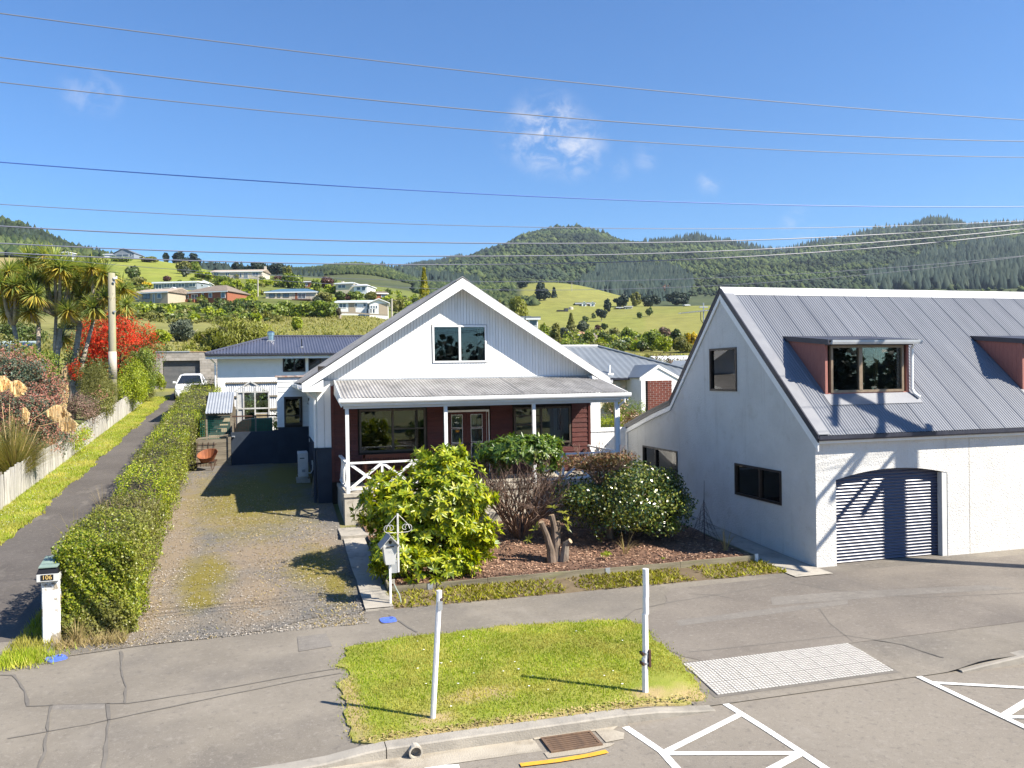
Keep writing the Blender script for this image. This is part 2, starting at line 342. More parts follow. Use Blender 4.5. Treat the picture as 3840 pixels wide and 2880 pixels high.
M['patch'] = mat('asphalt_patch', (.195, .178, .156), (.165, .15, .132), 1.2, .93, .35, 160)
M['paint'] = mat('road_paint', (.80, .80, .78), (.62, .61, .58), 9, .7, .15, 80, contrast=(.5, .85))
M['yellow'] = mat('yellow_paint', (.72, .36, .03), (.6, .3, .03), 9, .7)
M['gravel'] = mat('driveway_gravel', (.135, .126, .113), (.195, .168, .132), .75, .97, .9, 50, contrast=(.40, .62), c3=(.12, .115, .11), s3=22, a3=.8, t3=(.5, .62), bdetail=6)
def add_spots(M_, spots, col, edge=.55, nscale=2.2):
    """grown patches (moss, worn turf) with ragged soft edges mixed into a ground material"""
    n = M_.node_tree; N = n.nodes; Lk = n.links.new; b = N['Principled BSDF']; t = N.new('ShaderNodeTexCoord'); nz = N.new('ShaderNodeTexNoise'); nz.inputs['Scale'].default_value = nscale; nz.inputs['Detail'].default_value = 9; nz.inputs['Roughness'].default_value = .7; Lk(t.outputs['Object'], nz.inputs['Vector']); acc = None
    for cx, cy, rx, ry in spots:
        mp = N.new('ShaderNodeMapping'); mp.inputs['Location'].default_value = (-cx/rx, -cy/ry, 0); mp.inputs['Scale'].default_value = (1/rx, 1/ry, 0); Lk(t.outputs['Object'], mp.inputs[0])
        ln = N.new('ShaderNodeVectorMath'); ln.operation = 'LENGTH'; Lk(mp.outputs[0], ln.inputs[0])
        if acc is None: acc = ln.outputs['Value']
        else: q = N.new('ShaderNodeMath'); q.operation = 'MINIMUM'; Lk(acc, q.inputs[0]); Lk(ln.outputs['Value'], q.inputs[1]); acc = q.outputs[0]
    ad = N.new('ShaderNodeMath'); ad.operation = 'MULTIPLY_ADD'; ad.inputs[1].default_value = 2.2; Lk(nz.outputs[0], ad.inputs[0]); Lk(acc, ad.inputs[2])
    mr = N.new('ShaderNodeMapRange'); mr.inputs[1].default_value = 2.1+edge; mr.inputs[2].default_value = 2.1-edge; mr.inputs[4].default_value = .92; Lk(ad.outputs[0], mr.inputs[0])
    mx = N.new('ShaderNodeMix'); mx.data_type = 'RGBA'; mx.inputs[7].default_value = c4(col); Lk(mr.outputs[0], mx.inputs[0]); Lk(b.inputs['Base Color'].links[0].from_socket, mx.inputs[6]); Lk(mx.outputs[2], b.inputs['Base Color'])
add_spots(M['gravel'], [(-2.3, 21, .5, 3), (-2.5, 25, .5, 4), (-.4, 20.5, 1.2, 1.3), (-.4, 17.6, .6, 1.5), (-2.4, 17.0, .6, 1.5), (1.2, 20.6, .5, 1.2), (-1.2, 24, .9, .8)], (.225, .175, .12))
add_spots(M['gravel'], [(-1.5, 19.2, .5, 1.5), (-1.45, 17.8, .35, .7), (.9, 19.4, .55, 1.3), (1.25, 18.0, .3, 1.2), (-.6, 27, 1.6, 4), (.6, 30, 1.2, 2.5)], (.17, .14, .02), .5)
M['soil'] = mat('ground_grass', (.10, .12, .03), (.19, .17, .07), .35, .95, .6, 20)
M['barkmulch'] = mat('bark_mulch', (.20, .115, .075), (.11, .062, .042), 9, .95, 1, 60, c3=(.22, .13, .08), s3=40, a3=.8, t3=(.55, .65))
M['lawn'] = mat('lawn_turf', (.19, .235, .02), (.28, .28, .05), 1.3, .95, .8, 60, c3=(.36, .29, .12), s3=.9, a3=.7, t3=(.60, .74))
M['weedsoil'] = mat('weedy_soil', (.17, .13, .075), (.12, .085, .05), 2.5, .95, .8, 60)
M['blade'] = leafmat('grass_blades', [(.145, .215, .013), (.23, .31, .018), (.32, .37, .032), (.42, .38, .10)], .3, .5, .2, .9, .3, (.40, .36, .085), 1.1)
M['dryblade'] = leafmat('dry_grass_blades', [(.42, .33, .17), (.34, .26, .12), (.25, .22, .07)], .2, .6, .2)
M['weedleaf'] = leafmat('low_weed_leaves', [(.24, .25, .02), (.34, .32, .03), (.18, .18, .03), (.28, .21, .08)], .3, .55, .2)
M['petal'] = mat('daisy_petals', (.85, .85, .8), None, rough=.7)
for k_ in ('asphalt', 'asphalt_fore', 'road', 'patch', 'lane'):
    overlay(M[k_], (.40, .36, .31), 55, .60, .70, .45 if k_ != 'lane' else .25, detail=3); overlay(M[k_], (.085, .076, .068), 38, .60, .72, .55, detail=3); overlay(M[k_], (.30, .272, .235), 11, .54, .70, .4 if k_ != 'lane' else .2, detail=4); overlay(M[k_], (.095, .085, .076), 9, .56, .72, .5, detail=4); overlay(M[k_], (.10, .09, .082), .28, .54, .70, .45); overlay(M[k_], (.27, .245, .21), .7, .58, .74, .5, (1, .45, 1))
overlay(M['paint'], (.19, .175, .155), 24, .56, .66, .75); overlay(M['paint'], (.3, .28, .25), 3, .56, .7, .35); overlay(M['yellow'], (.2, .17, .13), 24, .58, .66, .7)
def sheet(name, xs, ys, zf, mat_, mask=None, kind='structure', parent=None):
    """grid surface; xs may depend on row: xs(y) -> list"""
    V, Fq = [], []; n = None
    for y in ys:
        X = xs(y) if callable(xs) else xs; n = len(X)
        for x in X: V.append((x, y, zf(x, y)))
    for j in range(len(ys)-1):
        for i in range(n-1): Fq.append((j*n+i, j*n+i+1, (j+1)*n+i+1, (j+1)*n+i))
    o = npmesh(name, V, Fq, mat_, parent)
    if kind and parent is None: o['kind'] = kind
    return o
def lin(a, b, n): return [a+(b-a)*i/(n-1) for i in range(n)]
def wob(t, s=1.0, seed=0): return math.sin(t*1.7*s+seed)*.5+math.sin(t*4.1*s+seed*2.3)*.3+math.sin(t*9.7*s+seed*1.1)*.2
def cross(X): return max(1-smooth(.3, 1.3, X), smooth(4.6, 5.8, X)*(1-smooth(9.7, 10.6, X)))
def fpz(X, Y): return -.107*cross(X)*(1-smooth(10.2, 11.5, Y))
ROADZ = -.12
def gnd(X, Y): return gz(X, Y) if Y > 15 else (fpz(X, Y) if Y > 10.2 else ROADZ)
sheet('ground', lin(-70, 70, 71), lin(14, 66, 53), lambda x, y: gz(x, y)-.06, M['soil'])
sheet('road', lin(-160, 160, 9), [-120, -60, -20, 0, 6, 10.7], lambda x, y: ROADZ-(0.0), M['road'])
road = bpy.data.objects['road']
FP = sheet('footpath', sorted(lin(-60, -8, 14)+lin(-7.8, 12, 100)+lin(12.5, 60, 60)), [10.22, 10.4, 10.6, 10.8, 11, 11.25, 11.5, 12, 13, 14, 15, 15.5, 16, 16.5, 16.9], lambda x, y: (fpz(x, y) if y > 10.3 or cross(x) < .98 else fpz(x, y))+(gz(x, y) if y > 15 else 0), M['asphalt'])
# forecourt in front of the garage: darker resurfaced asphalt
def strip_poly(name, pts, z, mat_, parent=None, dz=0.004, kind='structure', skirt=0):
    mb = MB(); mb.v = [(x, y, (gnd(x, y) if z is None else z)+dz) for x, y in pts]; mb.f = [tuple(range(len(pts)))]; n = len(pts)
    if skirt: mb.v += [(a, b, c-skirt) for a, b, c in mb.v]; mb.f += [(i, (i+1) % n, n+(i+1) % n, n+i) for i in range(n)]
    me = bpy.data.meshes.new(name); me.from_pydata(mb.v, [], mb.f)
    bm = bmesh.new(); bm.from_mesh(me); bmesh.ops.triangulate(bm, faces=bm.faces); 
    for f in bm.faces:
        if f.normal.z < -.5: f.normal_flip()
    bm.to_mesh(me); bm.free(); me.materials.append(mat_)
    o = bpy.data.objects.new(name, me); S.collection.objects.link(o)
    if parent is not None: o.parent = parent
    elif kind: o['kind'] = kind
    return o
sheet('forecourt', lambda y: lin(6.25+.25*wob(y, 1, 2)+max(0, y-13.7)*.9, 40, 60), lin(11.55, 16.2, 16), lambda x, y: fpz(x, y)+.005, M['asphalt_fore'])
def ribbon(name, pts, wd, z, mat_, parent, dz=.008, rag=.25):
    """thin raggedy band lying on the ground (a seam, a crack, a painted line)"""
    V, Fq = [], []; P = []
    for (a, b) in zip(pts[:-1], pts[1:]):
        L = math.hypot(b[0]-a[0], b[1]-a[1]); k = max(1, int(L/.18)) if rag else 1
        P += [(a[0]+(b[0]-a[0])*i/k, a[1]+(b[1]-a[1])*i/k) for i in range(k)]
    P.append(pts[-1])
    for i, p in enumerate(P):
        a, b = P[max(i-1, 0)], P[min(i+1, len(P)-1)]; dx, dy = b[0]-a[0], b[1]-a[1]; L = math.hypot(dx, dy); nx, ny = -dy/L, dx/L
        h = wd/2*(1+rag*R.uniform(-1, 1)); off = wd*rag*.6*R.uniform(-1, 1)
        for s in (-1, 1):
            x, y = p[0]+nx*(h*s+off), p[1]+ny*(h*s+off); V.append((x, y, (gnd(x, y) if z is None else z)+dz))
    for i in range(len(P)-1): Fq.append((2*i, 2*i+1, 2*i+3, 2*i+2))
    return npmesh(name, V, [f[::-1] for f in Fq], mat_, parent)
for pts, wd in (([(-3.3, 11.85), (-2.4, 12.0), (-1.2, 12.35), (.3, 12.75), (.95, 12.85)], .045), ([(-2.05, 12.6), (-.8, 12.75), (.4, 13.0), (1.0, 13.1)], .035), ([(-3.35, 12.95), (-2.5, 12.75), (-2.05, 12.62)], .06),
                ([(-4.5, 14.6), (-3.9, 14.4), (-3.55, 13.6), (-3.35, 12.95)], .07), ([(-2.5, 15.1), (-2.35, 14.2), (-2.15, 13.3), (-2.05, 12.65)], .07), ([(-3.05, 12.9), (-2.9, 12.1), (-2.75, 11.3), (-2.7, 10.4)], .06), ([(-2.3, 12.7), (-2.15, 12), (-2.05, 11.2), (-1.95, 10.4)], .07),
                ([(6.1, 14.0), (6.6, 14.5), (7.5, 14.75), (9, 15.0), (10.3, 15.3)], .06), ([(2.05, 15.7), (2.25, 15.0), (2.4, 14.5)], .08), ([(9.2, 11.6), (9.5, 12.6), (9.9, 13.4)], .03), ([(10.6, 15.3), (10.9, 14.6), (11.5, 14.0), (12.3, 13.4), (15, 12.9), (19, 12.7)], .06), ([(6.4, 12.0), (7.5, 11.95), (9.3, 11.9), (9.9, 11.2), (10.1, 10.6)], .05), ([(8.1, 15.2), (8.6, 14.9), (8.75, 14.5)], .05)):
    ribbon('tar_seam', pts, wd*.55, None, M['tar'], FP, rag=.5)
for poly in ([(-3.05, 12.9), (-2.32, 12.68), (-1.98, 10.35), (-2.75, 10.35)], [(.35, 14.9), (.85, 14.95), (.9, 14.2), (.35, 14.1)], [(9.2, 13.9), (12.5, 13.6), (14.5, 13.3), (14.2, 13.75), (11, 14.3), (9.5, 14.4)], [(6.9, 13.3), (10.6, 13.5), (10.8, 13.75), (9, 13.72), (7, 13.62)]):
    strip_poly('asphalt_patch', poly, None, M['patch'], FP, .007)
# kerb and channel
def kerb(name, secs, y0=10.02, y1=10.235):
    mb = MB(); P = []
    for X, zt in secs: P.append([(X, y0, -.16), (X, y1, -.16), (X, y1, zt), (X, y0+.02, zt), (X, y0, zt-.015)])
    for a, b in zip(P[:-1], P[1:]):
        i = len(mb.v); mb.v += a+b
        for k in range(5): mb.f.append((i+k, i+(k+1) % 5, i+5+(k+1) % 5, i+5+k))
    mb.f.append((0, 1, 2, 3, 4)); n = len(mb.v); mb.f.append((n-1, n-2, n-3, n-4, n-5))
    o = mb.build(name, M['concrete'], bevel=0); o['kind'] = 'structure'; return o
kerb('kerb', [(-60, -.085), (-8, -.085), (-3, -.085), (.05, -.082), (.55, -.06), (1.0, .0), (1.25, .018)])
kerb('kerb', [(1.262, .018), (2.4, .022), (3.4, .018), (4.43, .02)])
kerb('kerb', [(4.445, -.004), (4.9, -.02), (5.3, -.066), (5.75, -.104)], 10.06, 10.236)
kerb('kerb', [(10.02, -.09), (10.5, -.05), (11.15, .0), (11.4, .02)], 10.15, 10.36)
kerb('kerb', [(11.43, .02), (14, .02), (40, .02)], 10.15, 10.36)
M['channel'] = mat('concrete_channel', (.32, .28, .22), (.42, .38, .31), 1.2, .9, .4, 60, c3=(.2, .17, .13), s3=4, a3=.6)
overlay(M['channel'], (.16, .14, .11), 2.2, .5, .7, .6, (.4, 1.5, 1))
sheet('channel', lambda y: lin(-60, 3.12+0, 60), lin(9.66, 10.03, 3), lambda x, y: ROADZ+.006+.01*wob(x, 1), M['channel'])
strip_poly('channel', [(3.95, 9.62), (4.2, 9.64), (4.28, 9.8), (4.18, 9.93), (4.3, 10.03), (3.12, 10.03), (3.12, 9.97), (3.95, 9.97)], ROADZ, M['channel'], dz=.010)
strip_poly('channel', [(3.12, 9.66), (3.12, 9.44), (3.6, 9.42), (3.95, 9.5), (4.05, 9.56), (3.95, 9.6), (3.12, 9.6)], ROADZ, M['channel'], dz=.009)
sheet('channel', lambda y: lin(11.35, 40, 20), lin(9.75, 10.16, 3), lambda x, y: ROADZ+.006, M['channel'])
# stormwater pipe mouth in the kerb
pt = thing('drain_pipe', 'round pipe mouth sticking through the kerb face beside the lawn', 'drain pipe', (1.6, 10, -.06))
mb = MB(); N_ = 14
for r_, y_ in ((.075, 10.06), (.085, 9.93), (.065, 9.93), (.06, 10.05)):
    for k in range(N_): mb.v.append((1.6+r_*math.cos(2*PI*k/N_), y_, -.045+r_*math.sin(2*PI*k/N_)))
for j in range(3):
    for k in range(N_): mb.f.append((j*N_+k, j*N_+(k+1) % N_, (j+1)*N_+(k+1) % N_, (j+1)*N_+k))
mb.build('pipe_ring', M['concrete_pale'], pt)
MB().lathe([(.058, 0), (.058, .004)], (0, 0, 0), 14)
mb = MB(); mb.prism([(1.6+.06*math.cos(2*PI*k/N_), -.045+.06*math.sin(2*PI*k/N_)) for k in range(N_)], 10.045, 10.055); mb.build('pipe_hollow', M['black'], pt)
# storm drain grate
g = thing('drain_grate', 'rusty barred storm drain grate set in the concrete channel', 'drain grate', (3.53, 9.78, ROADZ))
GX0, GX1, GY0, GY1 = 3.2, 3.88, 9.55, 9.97
mb = MB()
for b in ((GX0, GX1, GY0, GY0+.035), (GX0, GX1, GY1-.035, GY1), (GX0, GX0+.035, GY0+.035, GY1-.035), (GX1-.035, GX1, GY0+.035, GY1-.035)): mb.box(*b, ROADZ+.002, ROADZ+.028)
M['grate'] = mat('rusty_grate', (.17, .105, .065), (.10, .065, .045), 14, .85)
mb.build('grate_frame', M['grate'], g)
MB().box(GX0+.03, GX1-.03, GY0+.03, GY1-.03, ROADZ+.001, ROADZ+.0035).build('drain_well', M['black'], g)
bm_ = MB().box(-.31, .31, -.013, .013, -.009, .009).build('grate_bar', M['grate'], g, local=True)
bm_.location = (0, GY0+.075-9.78, .016)
for k in range(1, 6): inst('grate_bar', bm_.data, g, ((GX0+GX1)/2, GY0+.075+.053*k, ROADZ+.016))
# painted lines on the road
ZP = ROADZ+.006
PN = [0]
def paint(pts, wd, mat_=None): PN[0] += 1; return ribbon('road_marking', pts, wd, ZP, mat_ or M['paint'], road, .0011*PN[0], 0)
paint([(4.37, 9.97), (4.44, 9.55), (4.50, 9.18), (4.47, 8.7), (4.4, 7.6)], .10)
paint([(6.0, 10.25), (6.06, 9.4), (6.09, 8.7), (6.12, 7.6)], .10)
paint([(6.03, 9.86), (4.49, 9.13)], .10); paint([(4.52, 9.11), (6.05, 8.62)], .095); paint([(6.05, 8.60), (4.5, 7.95)], .11)
paint([(9.27, 10.28), (9.24, 9.2), (9.22, 8.3), (9.2, 7.4)], .10); paint([(9.28, 9.95), (10.4, 9.36), (11.4, 8.85)], .09)
paint([(9.25, 8.70), (10.9, 9.35)], .11); paint([(9.25, 8.66), (10.6, 8.2)], .09); paint([(11.15, 9.86), (11.9, 9.85)], .1)
strip_poly('road_marking', [(1.66, 9.73), (2.06, 9.62), (2.03, 9.3), (1.6, 9.4)], ZP, M['paint'], road, 0)
paint([(2.75, 9.36), (3.2, 9.33), (3.6, 9.34), (3.86, 9.37)], .09, M['yellow'])
# lane, grass strip, gravel drive, paths
sheet('lane', lambda y: lin(-6.45+.1*wob(y, .6), -4.0, 12), [15.2, 15.8, 16.4]+lin(17, 63, 47), lambda x, y: gz(x, y)-.02+.022*smooth(15.2, 16.2, y), M['lane'])
sheet('grass_strip', lambda y: lin(-7.7, -6.42+.12*wob(y, .6)+.06*wob(y, 3), 7), lin(14, 58, 89), lambda x, y: gz(x, y)+.02*(x < -6.5), M['lawn'])
def gx0(y): return -3.0+.15*wob(y, 1.3)
GD = sheet('gravel_driveway', lambda y: [-3.3+(5.0)*i/24 for i in range(25)], [15.95]+lin(16.2, 32.6, 50), lambda x, y: gz(x, y)+.006+.012*wob(x*2+y*1.3, 1), M['gravel'])
front = [(-3.3, 15.1), (-2.6, 15.22), (-2.0, 15.3), (-1.2, 15.32), (-.6, 15.42), (0, 15.5), (.4, 15.8), (.9, 16.1), (1.7, 16.15), (1.7, 16.3), (-3.3, 16.3)]
strip_poly('gravel_driveway', front, None, M['gravel'], dz=.012)
M['pathc'] = mat('path_concrete', (.40, .365, .31), (.27, .25, .215), 1.1, .92, .4, 70, c3=(.17, .16, .14), s3=5, a3=.6)
PT = sheet('path', lambda y: [1.66-.02*wob(y), 1.9, 2.2], lin(16.08, 21.3, 20), lambda x, y: gz(x, y)+.05, M['pathc'])
mb = MB().slab([(1.62, 21.32), (3.0, 21.2), (3.0, 22.5), (1.62, 22.5)], .3, .52); mb.build('path_slab', M['pathc'], PT)
mb = MB().slab([(1.66, 16.06), (2.2, 16.06), (2.2, 16.079), (1.66, 16.079)], -.1, .05); mb.build('path_edge', M['pathc'], PT)
mb = MB().slab([(1.632, 16.06), (1.655, 16.06), (1.655, 21.3), (1.632, 21.3)], -.1, .04)
sheet('side_path', lambda y: lin(10.93, 11.88, 4), lin(15.6, 27, 20), lambda x, y: gz(x, y)+.02, M['pathc'])
sheet('garden_bed', lambda y: lin(2.27, 10.86, 34), lin(17.12, 23.0, 26), lambda x, y: gz(x, y)+.12+.05*wob(x*1.3+y, 1), M['barkmulch'])
sheet('weed_strip', lambda y: lin(2.2, 11.0, 30), [15.98, 16.2, 16.5, 16.8, 17.12], lambda x, y: gz(x, y)+(.02 if y > 16.0 else -.01)+.006*wob(x*3+y*5), M['weedsoil'])
V_ = [(1.13, 14.04), (2.05, 14.24), (2.99, 14.23), (3.98, 14.29), (4.94, 14.13), (6.11, 13.93), (6.27, 13.58), (6.15, 12.9), (6.1, 11.92), (5.92, 11.0), (5.81, 10.48), (5.37, 10.26), (4.49, 10.24), (3.16, 10.24), (2.46, 10.24), (1.45, 10.24), (1.1, 10.25), (0.9, 10.4), (0.9, 11.06), (0.88, 11.83), (0.87, 12.36), (1.07, 12.87), (0.93, 13.17), (1.05, 13.6)]
def inpoly(x, y, P):
    c = False; j = len(P)-1
    for i in range(len(P)):
        if (P[i][1] > y) != (P[j][1] > y) and x < (P[j][0]-P[i][0])*(y-P[i][1])/(P[j][1]-P[i][1])+P[i][0]: c = not c
        j = i
    return c
VE_ = []
for a_, b_ in zip(V_, V_[1:]+V_[:1]):
    k_ = max(1, int(math.hypot(b_[0]-a_[0], b_[1]-a_[1])/.12))
    for q_ in range(k_): t_ = q_/k_; w_ = .0 if b_[1] < 10.3 and a_[1] < 10.3 else .05; VE_.append((a_[0]+(b_[0]-a_[0])*t_+R.uniform(-w_, w_), a_[1]+(b_[1]-a_[1])*t_+R.uniform(-w_, w_)))
V_ = VE_
add_spots(M['lawn'], [(3.2, 10.15, 3, .28), (5.0, 10.62, .3, .22), (1.95, 10.7, .28, .2), (5.75, 10.5, .5, .25), (1.0, 11.6, .14, 1.3), (2.7, 11.3, .5, .25)], (.36, .27, .13), .5, 3)
strip_poly('grass_verge', V_, None, M['lawn'], dz=.022, skirt=.06)
# grass: blades as real faces
def blades(name, P, h0, h1, wd, mat_, parent=None, lean=.5):
    P = np.asarray(P); n = len(P); a = NR.uniform(0, 2*PI, n); h = NR.uniform(h0, h1, n)
    dx = np.stack([np.cos(a), np.sin(a), np.zeros(n)], 1)*wd/2
    l = NR.uniform(-lean, lean, (n, 2))*h[:, None]; tip = P+np.stack([l[:, 0], l[:, 1], h], 1)
    V = np.stack([P-dx, P+dx, tip], 1).reshape(-1, 3); Fq = np.arange(3*n).reshape(-1, 3)
    o = npmesh(name, V, Fq, mat_, parent); o['kind'] = 'stuff'; return o
P = []
while len(P) < 42000:
    x, y = R.uniform(.75, 6.4), R.uniform(10.2, 14.4)
    if R.random() < .75*(math.exp(-(y-10.2)*2.2)+math.exp(-4*math.hypot(x-5, y-10.66))+math.exp(-4*math.hypot(x-1.96, y-10.73))+.5*math.exp(-3*abs(x-.9))): continue
    if inpoly(x+R.gauss(0, .07), y+R.gauss(0, .07), V_): P.append((x, y, max(gnd(x, y), fpz(x, y))+.018))
blades('grass_verge_blades', P, .015, .05, .016, M['blade'])
P = []
while len(P) < 26000:
    y = 15+43*R.random()**1.5; x = R.uniform(-7.6, -6.38+.12*wob(y, .6)+.06*wob(y, 3)); P.append((x, y, gz(x, y)))
blades('grass_strip_blades', P, .03, .12, .03, M['blade'])
P = []
for _ in range(7000):
    x = R.uniform(2.2, 11); y = R.uniform(16.02, 17.1)
    if wob(x*1.1+2, 1, 3)+R.uniform(-.8, .5) > -.35: P.append((x, y, gz(x, y)+.02))
blades('strip_weeds', P, .02, .09, .05, M['weedleaf'], lean=1.2)
P = []
for _ in range(9000):
    x, y = R.uniform(-3, 1.6), 15.3+R.random()**1.3*16
    if math.sin(x*1.3+y*.35)+.6*math.sin(x*3.1-y*.9)+R.uniform(-.7, .7) > .15: P.append((x, y, gz(x, y)+.01))
blades('driveway_dry_grass', P, .008, .04, .03, M['dryblade'], lean=2.5)
P = [(R.gauss(-4.0, .22), R.gauss(15.1, .2), 0) for _ in range(1600)]+[(R.uniform(-4.35, -3.7), R.uniform(15.3, 18.5), 0) for _ in range(2500)]
blades('pillar_grass', [(x, y, gz(x, y)+.01) for x, y, z in P], .05, .16, .018, M['blade'])
P = [(R.uniform(-3.6, -2.5), R.gauss(15.65, .12), 0) for _ in range(600)]+[(R.uniform(2.2, 3.6), R.gauss(22.6, .2), .55) for _ in range(500)]
blades('hedge_foot_grass', [(x, y, gz(x, y)+.01) for x, y, z in P], .06, .25, .015, M['dryblade'], lean=.8)
def daisies(name, n, f):
    V, Fq = [], []
    for _ in range(n):
        x, y = f(); z = gz(x, y)+R.uniform(.06, .11) if y > 14.5 else gnd(x, y)+R.uniform(.035, .055); r = R.uniform(.012, .022); i = len(V)
        V += [(x-r, y, z), (x, y-r, z), (x+r, y, z), (x, y+r, z)]; Fq.append((i, i+1, i+2, i+3))
    npmesh(name, V, Fq, M['petal'])['kind'] = 'stuff'
daisies('strip_daisies', 700, lambda: (R.gauss(-7.05, .22), 17+R.random()**1.4*35))
daisies('verge_daisies', 26, lambda: (R.uniform(2, 5.8), R.uniform(10.7, 14)))
# chips of bark on the bed and loose stones on the drive
def chips(name, P, s0, s1, mat_, flat=.35):
    V, Fq = [], []
    for (x, y, z) in P:
        a = R.uniform(0, PI); l = R.uniform(s0, s1); wd = l*R.uniform(.25, .6); t = R.uniform(-flat, flat); c, s_ = math.cos(a), math.sin(a); i = len(V)
        V += [(x-c*l+s_*wd, y-s_*l-c*wd, z-l*t), (x+c*l+s_*wd, y+s_*l-c*wd, z+l*t), (x+c*l-s_*wd, y+s_*l+c*wd, z+l*t+.01), (x-c*l-s_*wd, y-s_*l+c*wd, z-l*t+.01)]; Fq.append((i, i+1, i+2, i+3))
    npmesh(name, V, Fq, mat_)['kind'] = 'stuff'
M['chip'] = leafmat('bark_chips', [(.15, .075, .045), (.26, .15, .095), (.42, .28, .19), (.2, .095, .06)], 0, .9)
M['stone'] = leafmat('loose_stones', [(.16, .155, .15), (.28, .26, .24), (.22, .18, .14), (.36, .33, .29)], 0, .9)
chips('bark_chips', [(x, y, gz(x, y)+.14+.05*wob(x*1.3+y, 1)) for x, y in ((R.uniform(2.3, 10.8), 17.15+R.random()**1.2*5) for _ in range(9000))], .010, .032, M['chip'])
chips('loose_gravel', [(x, y, gz(x, y)+.015) for x, y in ((R.uniform(-3, 1.65), 15.3+R.random()**1.5*12) for _ in range(9000))], .006, .016, M['stone'])
chips('kerb_litter', [(R.uniform(1, 5.7), R.gauss(10.35, .06), .03) for _ in range(500)], .01, .025, M['dryblade'])
# tactile paving
tp = thing('tactile_paving', 'white raised-dot tactile paving slabs between lawn and forecourt', 'tactile paving', (7.5, 11, -.05))
M['tile'] = mat('tactile_tile', (.24, .228, .21), (.19, .18, .165), 6, .85, .2, 60, rand=.07, c3=(.3, .28, .25), s3=25, a3=.4)
M['dot'] = mat('tactile_dots', (.52, .50, .46), (.40, .38, .345), 10, .85)
NX, NY = 9, 3; TX = (9.05-6.02)/NX; TY = (11.54-10.47)/NY
def tile_mesh():
    mb = MB().box(-TX/2+.004, TX/2-.004, -TY/2+.004, TY/2-.004, -.03, 0)
    return mb
tile0 = None
dots = MB()
for i in range(NX):
    for j in range(NY):
        cx, cy = 6.02+TX*(i+.5), 10.47+TY*(j+.5); za, zb = fpz(cx, cy-TY/2), fpz(cx, cy+TY/2); rx = math.atan2(zb-za, TY); z = (za+zb)/2+.014
        if tile0 is None:
            tile0 = tile_mesh().build('tile', M['tile'], tp, local=True); o = tile0; o.location = (cx-7.5, cy-11, z+.05); o.rotation_euler = (rx, 0, 0)
            db = MB()
            for a in range(6):
                for b in range(6):
                    px, py = -TX/2+TX*(a+.5)/6, -TY/2+TY*(b+.5)/6
                    db.add([(px+.026*math.cos(PI*k/3), py+.026*math.sin(PI*k/3), .001) for k in range(6)]+[(px+.019*math.cos(PI*k/3), py+.019*math.sin(PI*k/3), .006) for k in range(6)], [(k, (k+1) % 6, 6+(k+1) % 6, 6+k) for k in range(6)]+[(6, 7, 8, 9, 10, 11)])
            dd = db.build('tile_studs', M['dot'], o, local=True); dd['kind'] = 'stuff'
        else:
            o = inst('tile', tile0.data, tp, (cx, cy, z), (rx, 0, 0)); d2 = inst('tile_studs', dd.data, o, (0, 0, 0)); d2.location = (0, 0, 0); d2['kind'] = 'stuff'
strip_poly('tile_bed', [(5.95, 10.42), (9.1, 10.42), (9.12, 11.6), (5.95, 11.6)], None, M['tar'], tp, .004)
for o_ in tp.children:
    if o_.name.startswith('tile_bed'): o_.location = (-7.5, -11, .05)
# ------------------------------------------------------------------ buildings: helpers
def wall_cells(mb, u0, u1, z0, z1, n0, n1, holes=()):
    us = sorted({u0, u1, *[min(max(h[k], u0), u1) for h in holes for k in (0, 1)]}); zs = sorted({z0, z1, *[min(max(h[k], z0), z1) for h in holes for k in (2, 3)]})
    for a, b in zip(us[:-1], us[1:]):
        for c, d in zip(zs[:-1], zs[1:]):
            mu, mz = (a+b)/2, (c+d)/2
            if not any(h[0] < mu < h[1] and h[2] < mz < h[3] for h in holes): mb.box(a, b, n0, n1, c, d)
    return mb
def window(parent, fr, u0, u1, z0, z1, fm, n=.02, depth=.09, fw=.05, cols=(), bars=(), glass=None, label=None):
    """frame with panes. fr = (origin, u, outward normal)"""
    mb = MB(fr); mb.box(u0, u1, n-depth, n, z0, z0+fw); mb.box(u0, u1, n-depth, n, z1-fw, z1)
    mb.box(u0, u0+fw, n-depth, n, z0+fw, z1-fw); mb.box(u1-fw, u1, n-depth, n, z0+fw, z1-fw)
    for c in cols: mb.box(c-fw*.6, c+fw*.6, n-depth, n-.004, z0+fw, z1-fw)
    for (a, b, z) in bars: mb.box(a, b, n-depth+.01, n-.008, z-.02, z+.02)
    wo = mb.build('window', fm, parent)
    if label: wo['label'] = label
    ed = [u0+fw]+list(cols)+[u1-fw]
    for i, (a, b) in enumerate(zip(ed[:-1], ed[1:])):
        a += fw*.6 if i else 0; b -= fw*.6 if i < len(ed)-2 else 0
        p = MB(fr).box(a+.002, b-.002, n-depth*.6, n-depth*.6+.008, z0+fw+.002, z1-fw-.002).build('pane', glass or M['glass'], wo)
    return wo
